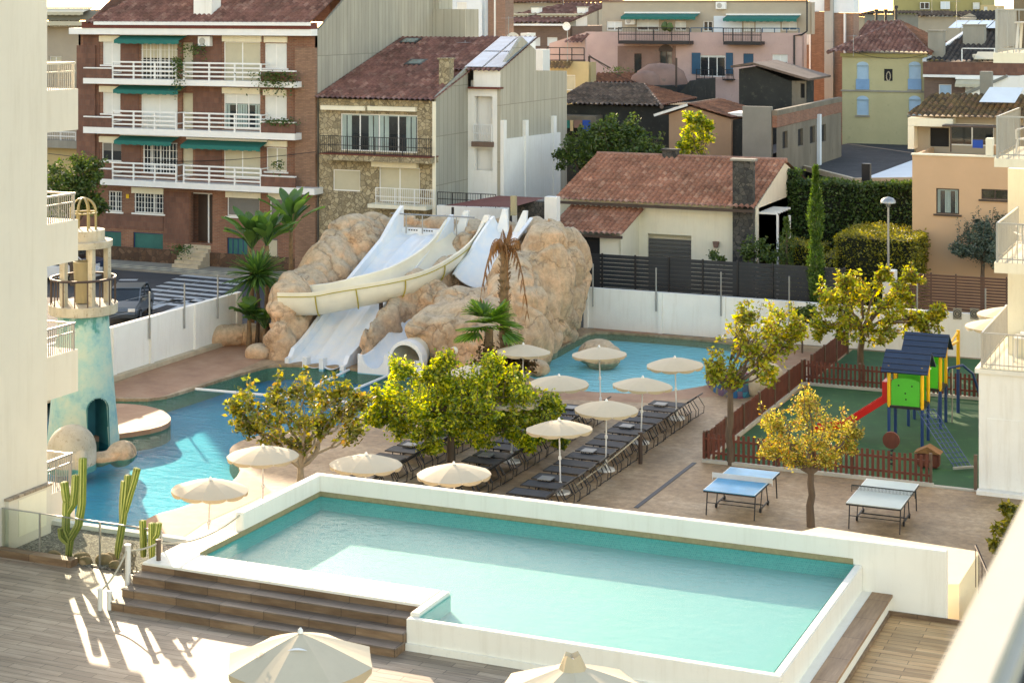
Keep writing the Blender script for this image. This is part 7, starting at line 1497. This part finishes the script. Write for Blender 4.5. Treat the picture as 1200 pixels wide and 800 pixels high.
def tree(name, label, base, fork, clumps, leafm, n_per, size, tr=.12, barkm='bark', droop=.1, twig=True, shoots=0, cat='tree', lean=(0,0), spread=1.0, shell=.45, inner=None):
    t = thing(name,(base[0],base[1],base[2] if len(base) > 2 else 0),label,cat); bz = base[2] if len(base) > 2 else 0
    tm = MB(); fk = Vector((base[0]+lean[0],base[1]+lean[1],bz+fork)); limb(tm,(base[0],base[1],bz-.05),fk,tr,tr*.72,.05,5); tm.build('trunk',barkm,t,smooth=True)
    bm2 = MB(); pts = []
    for c in clumps:
        cc = Vector(c[:3]); r = c[3:6] if len(c) >= 6 else (c[3],)*3; P = limb(bm2, fk, cc, tr*.45, tr*.14, .18, 6)
        for _ in range(5 if twig else 0):
            d = rdir(); e = cc+Vector((d.x*r[0],d.y*r[1],abs(d.z)*r[2]*.9))*.95; s = P[RND.randint(3,6)]; limb(bm2,s,e,tr*.13,tr*.035,.15,4)
            # leaves follow the twig
            for _k in range(int(n_per*.05)):
                k = RND.uniform(.3,1.05); q = s.lerp(e,k); pts.append(tuple(q+rdir()*RND.random()*.16*r[0]))
        vol = (r[0]*r[1]*r[2])**(1/3); nn = int(n_per*RND.uniform(.85,1.15))
        # several sub-clusters so the outline is uneven
        for _ in range(9):
            d = rdir(); sc = cc+Vector((d.x*r[0],d.y*r[1],d.z*r[2]))*RND.uniform(.35,.95); rr = [q*RND.uniform(.22,.45) for q in r]; pts += clump_pts(sc,rr,nn//11,shell)
        pts += clump_pts(cc,[q*.8 for q in r],nn//6,.2)
        for _ in range(shoots):
            d = rdir(); s = cc+Vector((d.x*r[0]*.7,d.y*r[1]*.7,r[2]*.6)); L = RND.uniform(.5,1.1)*r[2]; e = s+Vector((RND.uniform(-.15,.15),RND.uniform(-.15,.15),L)); limb(bm2,s,e,.012,.005,.05,3)
            for k in range(int(26*spread)): q = s.lerp(e,k/26/spread); pts.append(tuple(q+rdir()*.11))
    bm2.build('branch',barkm,t)
    leaves(pts,size,'crown',leafm,t,droop); return t, pts
def ground_pt(px, d, z=0): x = kx(px)*d; return (CT*x-ST*d, ST*x+CT*d, z)
def at(px, py, d): x = kx(px)*d; return (CT*x-ST*d, ST*x+CT*d, CH-(py-HY)*d/F)
def CL(lst, d0): return [(*at(px,py,d0+dd), r[0],r[1],r[2]) if isinstance(r,tuple) else (*at(px,py,d0+dd), r,r,r*.8) for px,py,dd,r in lst]
# big lime mulberry
tree('mulberry_tree','big yellow green umbrella shaped tree in the middle behind the pool wall',ground_pt(529,55.7),1.75,CL([(478,478,-.6,.95),(470,500,.2,.8),(505,470,.5,.95),(520,495,-.8,.9),(545,468,.2,1.0),(560,488,-.9,.95),(585,475,.4,.95),(612,470,-.2,.8),(625,488,.3,.75),(595,498,-.3,.8),(500,515,-.4,.75),(560,508,.6,.8),(640,500,-.2,.55),(470,435,.2,.4),(505,440,.1,.4),(520,425,.2,.35),(575,432,.2,.45),(600,445,.2,.4),(645,478,.2,.45),(655,515,.2,.35),(440,490,.1,.45),(452,470,.3,.55),(535,455,0,.8),(570,452,.3,.75),(618,520,-.4,.5)],55.7),'leaf_lime',1050,.125,.14,droop=.45,shoots=6)
m_, _p = tree('mulberry_inner','',ground_pt(529,55.7),1.75,CL([(490,500,0,.9),(530,505,0,.95),(570,502,0,.9),(600,505,0,.7)],55.7),'leaf_deep',500,.15,.05,twig=False,droop=.5) if 0 else (None,None)
# magnolia
tree('magnolia_tree','open tree with sparse golden green leaves behind the left end of the pool wall',ground_pt(352,52.5),.8,CL([(290,470,.3,.6),(310,490,-.3,.65),(330,465,.4,.6),(355,455,0,.6),(350,490,-.5,.7),(385,470,.3,.6),(380,500,-.2,.65),(410,485,0,.55),(415,510,.2,.5),(320,515,0,.55),(290,500,0,.45),(425,470,0,.4),(350,520,0,.5),(275,485,.2,.35),(400,460,0,.4)],52.5),'leaf_magnolia',200,.17,.13,'dead_wood',droop=-.1,shoots=1,shell=.2)
# tree in the plaza at the fence corner
tree('leaning_tree','slim leaning tree with thin green and brown autumn foliage at the playground fence corner',ground_pt(856,55.9),2.3,CL([(845,425,0,.45),(865,395,.3,.6),(895,385,0,.65),(915,375,.3,.55),(880,420,-.3,.6),(905,410,0,.65),(925,400,.3,.5),(860,445,0,.4),(895,440,0,.45),(835,440,.2,.35),(870,370,0,.4),(935,385,.2,.35)],55.9),'leaf_autumn',250,.15,.13,shoots=2,shell=.25,droop=.25)
# golden ball
tree('golden_tree','small round golden yellow autumn tree between the two table tennis tables',ground_pt(950.5,49.2),1.5,CL([(920,515,0,.62),(945,490,.2,.6),(975,505,0,.62),(950,525,-.4,.7),(990,525,.2,.42),(905,495,.2,.42),(930,540,-.1,.5),(970,540,-.1,.5),(948,470,.2,.35),(900,530,0,.35),(1000,505,.2,.28)],49.2),'leaf_gold',600,.078,.125,shoots=5,shell=.4,droop=-.2,spread=.8)
# tree behind the playground
tree('plane_tree','spreading green and orange tree behind the playground with a straight trunk',ground_pt(1010,68),2.1,CL([(985,365,0,.95),(1010,345,.4,.9),(1040,360,0,.95),(1065,375,.3,.8),(995,385,-.4,.8),(1030,390,-.4,.8),(1085,380,.2,.6),(975,345,.3,.65),(1055,345,.3,.6),(1070,325,.2,.4),(960,385,.2,.5),(1100,368,.2,.4),(1035,322,.5,.3),(990,330,.2,.4)],68),'leaf_autumn',430,.17,.15,shoots=2,droop=.3)
# bushes and distant trees
tree('round_bush','large dense round green bush in front of the low old house',ground_pt(722,97.5),1.0,CL([(690,172,0,1.5),(720,160,0,1.7),(750,168,0,1.6),(672,185,.3,1.1),(705,185,-.5,1.5),(740,188,-.5,1.6),(768,180,0,1.0),(715,150,.5,1.0),(735,155,.5,1.0)],97.5),'leaf_bush',900,.2,.3,shoots=0,shell=.7)
tree('yellow_sapling','bright yellow green sapling in front of the peach shed',ground_pt(814,96),3.2,CL([(815,150,0,.7),(805,165,0,.55),(825,160,0,.55),(812,175,.2,.6),(798,175,0,.35),(822,140,0,.4),(808,140,0,.35),(830,148,0,.3)],96),'leaf_lime',200,.2,.08,shoots=2)
tree('olive_tree','grey green round olive tree in front of the peach house',ground_pt(1152,80.5),2.9,CL([(1140,285,0,.95),(1165,275,0,1.0),(1150,300,0,.85),(1180,295,0,.9),(1160,288,-.5,.9),(1170,305,0,.7),(1125,292,.2,.5),(1150,268,.2,.5),(1178,265,.2,.5)],80.5),'leaf_olive',1100,.11,.12,shoots=4,droop=-.1)
tree('street_tree','dark green street tree at the left of the brick apartment block',ground_pt(85,92),3.0,CL([(80,205,0,1.5),(100,195,0,1.2),(95,225,0,1.5),(75,235,0,1.4),(110,240,0,.9),(105,215,0,1.1),(66,215,0,1.2)],92),'leaf_bush',700,.2,.16)
def hedge(name, label, x0, x1, y0, y1, z0, z1, leafm, n, size, slope=0):
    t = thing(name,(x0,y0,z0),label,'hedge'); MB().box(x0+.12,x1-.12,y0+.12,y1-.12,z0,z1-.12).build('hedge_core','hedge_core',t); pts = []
    A_ = [(x1-x0)*(z1-z0),(y1-y0)*(z1-z0),(y1-y0)*(z1-z0),(x1-x0)*(y1-y0)]; tot = sum(A_)
    for _ in range(n):
        r = RND.random()*tot; dd = RND.uniform(-.06,.16); x = RND.uniform(x0,x1); y = RND.uniform(y0,y1); z = RND.uniform(z0,z1); und = .06*sin(x*1.7)+.05*sin(y*2.3+z*3)
        if r < A_[0]: y = y0+dd+und
        elif r < A_[0]+A_[1]: x = x1-dd+und
        elif r < A_[0]+2*A_[1]: x = x0+dd
        else: z = z1-dd+und
        pts.append((x,y,z))
    leaves(pts,size,'foliage',leafm,t,0,1.4,.6); return t
v = 90; hedge('tall_dark_hedge','upper end of the tall dark hedge next to the cream house gable',FV(905,0,v)[0],FV(935,0,v)[0],v+.1,v+1.1,0.3,FV(920,199,v)[1],'leaf_hedge',3500,.16); hedge('tall_dark_hedge','tall dark green climbing hedge wall between cream house and peach house',FV(905,0,v)[0],FV(1072,0,v)[0],v,v+1.2,0.3,FV(980,214,v)[1],'leaf_hedge',15000,.16)
v = 80.5; hedge('trimmed_hedge','trimmed block hedge with sunlit yellow top beside the round street lamp',FV(978,0,v)[0],FV(1071,0,v)[0],v,v+5,0.5,FV(1020,283,v)[1]+.2,'leaf_trim',15000,.11)
hedge('low_hedge','low trimmed dark hedge left of the cypress behind the dark fence',FV(915,0,82)[0],FV(962,0,82)[0],82,83.5,0.3,FV(940,286,82)[1],'leaf_trim',4000,.12)
hedge('stepped_hedge','middle step of the trimmed hedge right of the cypress',FV(962,0,80.2)[0],FV(980,0,80.2)[0],80.2,84.0,0.3,FV(970,300,80.2)[1],'leaf_trim',4000,.12)
def cypress(px, d, py_top, r, label, leafm='leaf_cypress', n=4200):
    b = ground_pt(px,d); zt_ = at(px,py_top,d)[2]; t = thing('cypress_tree',b,label,'tree'); MB().tube([(b[0],b[1],0),(b[0],b[1],zt_*.9)],[.12,.03],7).build('trunk','bark',t); pts=[]
    for _ in range(n):
        z = RND.uniform(.25,zt_); f = z/zt_; rr = r*min(1,(1-f)*3.2+.12)*(.8+.2*sin(f*19))*(1 if f > .1 else f*10); a_ = RND.uniform(0,2*pi); k = RND.uniform(.55,1.05); pts.append((b[0]+cos(a_)*rr*k,b[1]+sin(a_)*rr*k,z))
    leaves(pts,.16,'foliage',leafm,t,-.8,2.6,.2); return t
cypress(956,76.6,196,.36,'tall narrow dark cypress behind the white back wall',n=7000)
cypress(922,83,256,.5,'small conical shrub at the end of the white pergola','leaf_bush',1500)
tree('garden_shrub','dark leafy shrub at the right corner of the cream house',ground_pt(888,83.5),.8,CL([(885,290,0,.8),(900,298,0,.7),(876,298,0,.4)],83.5),'leaf_bush',400,.16,.05,cat='shrub')
tree('garden_shrub','small dark shrub against the cream house wall right of the garage door',ground_pt(839,83.2),.6,CL([(838,300,0,.4),(845,305,0,.3)],83.2),'leaf_bush',260,.12,.04,cat='shrub')
tree('shore_shrub','dark shrub beside the leaning tree at the white wall near the cypress',ground_pt(940,74),.6,CL([(938,370,0,.5),(948,365,0,.5),(935,385,0,.4)],73.8),'leaf_bush',380,.15,.05,cat='shrub')
# balcony climbers on the brick block
def spill(px, py, v, w, h, n, label, leafm='leaf_bush', size=.14):
    u, z = FV(px,py,v); t = thing('balcony_plant',(u,v,z),label,'plant','plants on the apartment balconies'); pts = [(u+RND.gauss(0,w*.4),v+RND.uniform(-.12,.1),z-abs(RND.gauss(0,h*.45))+RND.uniform(0,.15)) for _ in range(n)]; leaves(pts,size,'foliage',leafm,t,.3)
spill(322,86,V-1.05,1.7,1.2,520,'large green plant spilling over the top right planter of the brick block'); spill(329,141,V-1.0,1.3,.35,220,'low green plant in the middle right planter of the brick block','leaf_hedge')
spill(209,68,V-1.05,.5,1.9,360,'tall green climber between the two top balconies of the brick block'); spill(228,54,V-.6,1.1,.8,200,'feathery green plant hanging under the top balcony roof of the brick block'); spill(326,190,V-1.0,.5,.7,110,'small sparse plant at the lower right window of the brick block'); spill(213,289,V-1.2,.8,.6,200,'dark plant beside the entrance steps of the brick block','leaf_hedge')
spill(724,80,118.6,1.2,.5,120,'small green tuft on the ruined red roof below the pink building'); spill(1000,148,130,1.4,1.5,260,'green bush at the foot of the yellow house left corner'); spill(1042,143,128.5,2.0,1.2,260,'dark bush at the foot of the yellow house right side','leaf_hedge')
# fan palms, strelitzia, dead palm
def blade(m, a, b, w, sagz=0.0, n=4, up=Vector((0,0,1))):
    a, b = Vector(a), Vector(b); d = (b-a).normalized(); s = d.cross(up)
    s = s.normalized() if s.length > .05 else Vector((1,0,0)); k = len(m.v)
    for i in range(n+1):
        t = i/n; c = a.lerp(b,t)-Vector((0,0,sagz*t*t)); ww = w*sin(pi*min(.97,.12+t*.85))*.5; m.v += [tuple(c-s*ww),tuple(c+Vector((0,0,-.15*w))),tuple(c+s*ww)]
    for i in range(n): q = k+i*3; m.f += [(q,q+1,q+4,q+3),(q+1,q+2,q+5,q+4)]
def spiky(m, c, n, L, w, elev=(-.2,1.2), sagz=.2):
    for i in range(n): a_ = 2.4*i; e = elev[0]+(elev[1]-elev[0])*((i*.7548) % 1); d = Vector((cos(a_)*cos(e),sin(a_)*cos(e),sin(e))); l = L*RND.uniform(.75,1.1); blade(m,c,Vector(c)+d*l,w,sagz*RND.uniform(.6,1.3),4)
def dracaena(px, d, py_c, L, label, n=70):
    b = ground_pt(px,d); z = at(px,py_c,d)[2]; t = thing('dracaena',b,label,'palm plant'); MB().tube([(b[0],b[1],0),(b[0]+.1,b[1],z*.5),(b[0],b[1],z)],[.10,.08,.07],8).build('stem','bark',t,smooth=True); m = MB(); spiky(m,(b[0],b[1],z),n,L,.13,(-.5,1.3),.25); m.build('leaf_rosette','leaf_palm',t); return t
dracaena(301,75.5,322,1.45,'dark spiky dracaena with a tall stem at the left end of the rocks',230)
def strelitzia(px, d, py_c, L, label, n=11, leafm='leaf_palm', w=.42):
    b = ground_pt(px,d); z = at(px,py_c,d)[2]; t = thing('banana_plant',b,label,'banana plant','broad leaved plants by the slide rocks'); st_ = MB(); lm = MB(); MB().tube([(b[0],b[1],0),(b[0],b[1],z)],[.14,.09],8).build('stem','palm_bark',t,smooth=True)
    for i in range(n):
        a_ = 2.4*i+RND.uniform(-.3,.3); e = RND.uniform(.75,1.5); d1 = Vector((cos(a_)*cos(e),sin(a_)*cos(e),sin(e))); p = Vector((b[0],b[1],z)); q = p+d1*L*RND.uniform(.2,.6); st_.tube([p,q],[.03,.018],5); d2 = (d1+Vector((cos(a_)*.35,sin(a_)*.35,-.12))).normalized(); blade(lm,q,q+d2*L*.62,w*RND.uniform(.75,1.15),.25,6)
    st_.build('leaf_stalk','leaf_palm',t); lm.build('leaf_blade',leafm,t); return t
strelitzia(295,77.5,292,2.0,'tall broad leaved banana plant left of the rocks, leftmost of the group',24,w=.5); strelitzia(313,77,288,1.8,'broad leaved banana plant in the middle of the group left of the rocks',22,w=.5); strelitzia(341,79,272,2.0,'banana plant with upright leaves rising behind the left rock slope',24,w=.5)
strelitzia(292,74.6,375,1.1,'low banana plant with big rounded leaves at the foot of the dracaena',16,w=.6); strelitzia(310,74.2,385,1.2,'low leafy banana plant between the dracaena and the left rock',14,w=.5)
dp = ground_pt(591,66.6); zt_ = at(591,290,66.6)[2]; DP = thing('dead_palm',dp,'tall palm with withered brown drooping fronds and shaggy trunk in front of the rocks','palm tree')
m = MB(); n = 34
m.tube([(dp[0]+.03*sin(i*1.3),dp[1],zt_*i/n) for i in range(n+1)],[(.21-.07*i/n)*(1+.14*(i%2)) for i in range(n+1)],10); sk = m
for i in range(160): z_ = RND.uniform(.5,zt_-.1); a_ = RND.uniform(0,2*pi); r_ = .21-.07*z_/zt_; p = Vector((dp[0]+cos(a_)*r_,dp[1]+sin(a_)*r_,z_)); sk.bar(p,p+Vector((cos(a_)*.10,sin(a_)*.10,.13)),.06,.02)
sk.build('trunk','palm_bark',DP)
fm = MB(); gm = MB()
for i,(a_,e,L,sg_) in enumerate(((.0,.9,1.0,.5),(.7,1.3,1.0,.1),(1.9,.9,.9,.5),(2.9,.7,1.2,1.9),(3.4,1.0,1.0,.9),(-.4,.5,1.3,2.4),(-1.0,.7,1.0,1.8),(4.4,1.1,.9,.6),(-.2,.3,1.1,2.6),(3.1,.4,1.1,2.4),(2.4,1.4,.8,.1),(5.3,.6,1.1,2.2))):
    p = Vector((dp[0],dp[1],zt_)); d_ = Vector((cos(a_)*cos(e),sin(a_)*cos(e),sin(e))); P_=[p+d_*L*t-Vector((0,0,sg_*t*t*t)) for t in [k/10 for k in range(11)]]; gm.tube(P_,[.03-.002*k for k in range(11)],5)
    for k in range(3,11):
        for s in (-1,1):
            side = d_.cross(Vector((0,0,1))).normalized()*s; blade(fm,P_[k],P_[k]+side*.16+Vector((0,0,-.38)),.05,.1,3)
gm.build('frond_rib','dead_frond',DP); fm.build('frond','leaf_dead',DP)
fp_ = ground_pt(573,65.4); FP = thing('fan_palm',fp_,'bushy bright green fan palm with dark skirt at the foot of the dead palm','palm tree'); zc_ = at(576,384,65.4)[2]; MB().tube([(fp_[0],fp_[1],0),(fp_[0],fp_[1],zc_)],[.2,.16],9).build('trunk','palm_bark',FP)
m = MB()
for i in range(34):
    a_ = 2.4*i; e = -.35+1.6*((i*.7548)%1); d_ = Vector((cos(a_)*cos(e),sin(a_)*cos(e),sin(e))); p = Vector((fp_[0],fp_[1],zc_)); q = p+d_*.6
    for k in range(11): b_ = (k-5)*.2; s_ = d_.cross(Vector((0,0,1))).normalized(); dd = (d_*cos(b_)+s_*sin(b_)).normalized(); blade(m,q,q+dd*.8,.11,.14,3)
m.build('fan_leaf','leaf_fan',FP)
leaves(clump_pts((fp_[0],fp_[1]-.1,zc_*.45),(.5,.45,zc_*.45),1100,.2),.14,'dry_skirt','leaf_brown',FP,.6); 
tree('island_shrub','dark tangled shrub at the foot of the palms behind the parasols',ground_pt(604,65),.4,CL([(604,420,0,.6),(618,428,0,.4),(590,425,-.3,.6),(560,430,0,.4)],65),'leaf_brown',260,.14,.05,cat='shrub')
# cacti
def cactus(arms, label, r=.10):
    b = arms[0][0]; t = thing('cactus',b,label,'cactus','tall cacti behind the glass balustrade')
    for P_ in arms:
        P_ = [Vector(p) for p in P_]; C_ = []
        for i in range(len(P_)-1):
            for k in range(6): C_.append(P_[i].lerp(P_[i+1],k/6))
        C_.append(P_[-1]); e_ = (P_[-1]-P_[-2]).normalized(); C_ = C_[:-1]+[P_[-1]-e_*.06, P_[-1]-e_*.03, P_[-1]-e_*.01, P_[-1]]; n = len(C_); m = MB(); seg = 24; rg_ = MB()
        for i,c in enumerate(C_):
            f = i/(n-1); rr = r*(.75+.25*min(1,f*4))*(1 if f < .93 else max(.3,math.sqrt(max(0,1-((f-.93)/.07)**2)))); d_ = (C_[min(i+1,n-1)]-C_[max(i-1,0)]).normalized(); x = d_.cross(Vector((0,1,.01))).normalized(); y = d_.cross(x)
            for k in range(seg): a_ = 2*pi*k/seg; q = rr*(1.16 if k % 3 == 0 else .84); m.v.append(tuple(c+(x*cos(a_)+y*sin(a_))*q))
        for i in range(n-1):
            for k in range(seg): a_ = i*seg+k; b_ = i*seg+(k+1)%seg; m.f.append((a_,b_,b_+seg,a_+seg))
        m.f.append(tuple((n-1)*seg+k for k in range(seg))); o = m.build('arm' if P_[0] != Vector(b) else 'stem','cactus_green',t)
        o.data.materials.append(MATS['cactus_ridge'])
        for p_ in o.data.polygons:
            vs_ = [q % seg for q in p_.vertices]
            if any(q % 3 == 0 for q in vs_) and len(vs_) == 4 and (p_.index % 3 == 0): p_.material_index = 1
    return t
d = 39.9
cactus([[at(80,656,d),at(82,632,d),at(92,615,d),at(96,590,d),at(97,536,d)],[at(83,634,d),at(77,620,d),at(78,590,d),at(79,585,d)],[at(79,592,d),at(77,580,d),at(75,564,d)],[at(80,600,d),at(86,590,d),at(88,575,d),at(89,556,d)],[at(80,636,d),at(73,628,d),at(72,618,d)]],'tall many armed green cactus, leftmost behind the glass balustrade',.082)
cactus([[at(137,657,d),at(139,640,d),at(144,610,d),at(148,580,d),at(150,556,d)],[at(147,600,d),at(152,580,d),at(158,560,d),at(161,548,d)],[at(143,612,d),at(144,585,d),at(146,563,d)]],'tall clustered cactus between the leftmost cactus and the dry coral plant',.075)
cactus([[at(168,652,38.9),at(168,630,38.9),at(167,609,38.9)]],'short single stemmed cactus beside the steps, left of the forked one',.07); cactus([[at(178,654,38.7),at(178,632,38.7),at(178,612,38.7)],[at(179,632,38.7),at(184,625,38.7),at(186,612,38.7)]],'short forked cactus at the left end of the pool coping',.07)
dw = thing('dry_coral_plant',at(150,668,38.3),'pale dried net like cactus skeleton at the foot of the steps','dry plant'); m = MB()
for i in range(46):
    c = Vector(at(150+RND.uniform(-4,4),668-RND.uniform(0,26),38.3)); a_ = RND.uniform(0,2*pi); m.tube([c+Vector((.12*cos(a_+t),.05*sin(t*1.7),.13*sin(a_+t*1.2))) for t in [k*.6 for k in range(6)]],.012,5)
m.build('skeleton','dead_wood',dw)
for px,py,r_ in ((63,653,.2),(95,655,.28),(100,659,.2),(122,658,.25),(135,664,.2),(143,661,.18),(70,657,.15),(128,655,.22)):
    x,y = G(px,py,2.02); lab = {63:'small brown stone left of the leftmost cactus',95:'sandy rock right of the leftmost cactus',100:'smaller sandy rock in front right of the leftmost cactus',122:'brown stone left of the clustered cactus',135:'small stone at the foot of the clustered cactus',143:'stone between the clustered cactus and the dry coral plant',70:'tiny stone at the foot of the leftmost cactus',128:'mossy stone behind the clustered cactus'}[px]
    metarock('garden_stone',[(x,y,2.05,r_,r_*.8,r_*.7)],lab,.05,.04,px,mat='gravel_rock',cat='stone')['group'] = 'stones in the cactus bed'
# leafy plants peeking over the near ledge at the right
tree('edge_shrub','yellow green leafy shrub at the right edge beside the near ledge',ground_pt(1180,46),.5,CL([(1172,640,0,.3),(1180,620,.2,.35),(1188,600,0,.35)],46),'leaf_trim',260,.16,.04,cat='shrub')

# ------------------------------------------------------------------ small things that make the place lived in
for px,py,v,h,lab in ((1000,62,124,1.6,'small roof aerial at the left eave of the yellow house'),(835,6,130,1.5,'aerial on the parapet of the pink building near its air conditioner'),(1121,30,133,2.2,'aerial between the roof lights and the chimney of the dark roofed house'),(1092,18,168,2.4,'aerial on the low grey house below the mustard block'),(660,14,136,2.6,'aerial on the brown roof between the two dormers'),(545,66,92,1.2,'small aerial in front of the white upper wall beside the solar panels')):
    u, z = FV(px,py,v); aerial(u,v,z-.3,h,lab)
for a,b,s,lab in (((*[FV(56,180,84)[0]],84,FV(56,180,84)[1]),(FV(370,186,82.2)[0],82.2,FV(370,178,82.2)[1]),.5,'black overhead cable crossing the front of the brick block'),((FV(690,64,118)[0],118,FV(690,64,118)[1]),(FV(790,72,118)[0],118,FV(790,100,118)[1]),.8,'thin cable sagging in front of the pink building'),((FV(1000,60,124)[0],123.5,FV(1000,60,124)[1]),(FV(1085,70,124)[0],123.5,FV(1085,64,124)[1]),.4,'thin cable along the eave of the yellow house')):
    tag(MB().tube(sag(a,b,s),.016,4).build('overhead_cable','dark_metal'),lab,'cable','overhead cables')
# writing and emblem on the near parasol
pp_ = [o for o in scene.objects if o.name.startswith('terrace_parasol')]
pp_.sort(key=lambda o: o.location.x); po = pp_[0]
def canopy_mark(text, dx, D, size, mat, name, radial=True):
    cu_ = bpy.data.curves.new('t','FONT'); cu_.body = text; cu_.size = size; cu_.extrude = .002; cu_.align_x = 'CENTER'; ob = bpy.data.objects.new('t', cu_); COL.objects.link(ob)
    me = bpy.data.meshes.new_from_object(ob.evaluated_get(bpy.context.evaluated_depsgraph_get())); bpy.data.objects.remove(ob)
    r = math.hypot(dx, D); R_ = Vector((CT,ST,0)); Fw = Vector((-ST,CT,0)); rad_ = (R_*dx-Fw*D)/r; slope = .45/1.24; x = (-rad_+Vector((0,0,slope))).normalized() if radial else R_
    n = (rad_*slope+Vector((0,0,1))).normalized(); x = (x-n*x.dot(n)).normalized(); y = n.cross(x); c = Vector((0,0,2.45-slope*r))+rad_*r+n*.03
    rz = po.rotation_euler.z; inv = Matrix.Rotation(-rz,4,'Z')
    for v_ in me.vertices: v_.co = inv @ (c+x*v_.co.x+y*v_.co.y+n*v_.co.z)
    me.materials.append(MATS[mat]); o = bpy.data.objects.new(name, me); COL.objects.link(o); o.parent = po; return o
canopy_mark('LE', -.57, .40, .13, 'ink', 'canopy_lettering')
cm = MB(); R_ = Vector((CT,ST,0)); Fw = Vector((-ST,CT,0)); inv = Matrix.Rotation(-po.rotation_euler.z,4,'Z')
for i in range(12):
    a_, b_ = i/12, (i+1)/12
    def q(t, k): w_ = (t-.5)*.34; D = .42-.05*sin(pi*t)*k; r = math.hypot(w_,D); return inv @ (R_*w_-Fw*D+Vector((0,0,2.45-.363*r+.025)))
    cm.quad(q(a_,0),q(b_,0),q(b_,1),q(a_,1))
me = bpy.data.meshes.new('canopy_emblem'); me.from_pydata([tuple(v) for v in cm.v],[],cm.f); me.materials.append(MATS['white_paint']); o = bpy.data.objects.new('canopy_emblem', me); COL.objects.link(o); o.parent = po
# ------------------------------------------------------------------ sun, sky, camera
SUN_AZ = math.atan2(-.69,.724)             # from +Y towards +X
EL = radians(15.7)
sd = Vector((sin(SUN_AZ)*cos(EL), cos(SUN_AZ)*cos(EL), sin(EL)))
sl_ = bpy.data.lights.new('sun','SUN'); sl_.energy = 2.4; sl_.angle = radians(.6); sl_.color = (1,.92,.80)
so = bpy.data.objects.new('sun', sl_); COL.objects.link(so); so.rotation_euler = sd.to_track_quat('Z','Y').to_euler(); so.location = (-40,60,40)
wd_ = bpy.data.worlds.new('World'); scene.world = wd_; wd_.use_nodes = True; nt = wd_.node_tree; nt.nodes.clear()
sk = nt.nodes.new('ShaderNodeTexSky'); sk.sky_type = 'NISHITA'; sk.sun_disc = False; sk.sun_elevation = EL; sk.sun_rotation = SUN_AZ; sk.air_density = 1.0; sk.dust_density = .7; sk.ozone_density = 1.0; sk.altitude = 50
bg = nt.nodes.new('ShaderNodeBackground'); bg.inputs[1].default_value = .15; ow = nt.nodes.new('ShaderNodeOutputWorld'); nt.links.new(sk.outputs[0], bg.inputs[0]); nt.links.new(bg.outputs[0], ow.inputs[0])
cd = bpy.data.cameras.new('camera'); co_ = bpy.data.objects.new('camera', cd); COL.objects.link(co_); co_.location = (0,0,CH); co_.rotation_euler = (pi/2,0,TH); cd.sensor_width = 36; cd.lens = 36*F/1200; cd.shift_y = -390/1200; cd.clip_start = .1; cd.clip_end = 3000
cd.dof.use_dof = True; cd.dof.focus_distance = 58; cd.dof.aperture_fstop = 5.0
scene.camera = co_
vs_ = scene.view_settings; vs_.view_transform = 'Standard'; vs_.look = 'None'; vs_.exposure = 2.08; vs_.gamma = 1; vs_.use_curve_mapping = False
vs_.use_white_balance = True; vs_.white_balance_temperature = 8700; vs_.white_balance_tint = 16
scene.render.engine = 'CYCLES'; cy = scene.cycles; cy.max_bounces = 6; cy.diffuse_bounces = 3; cy.glossy_bounces = 3; cy.transparent_max_bounces = 12; cy.use_denoising = True; cy.caustics_reflective = False; cy.caustics_refractive = False
for o in list(scene.objects):
    if '_o' in o: del o['_o']
    if '_n' in o: del o['_n']
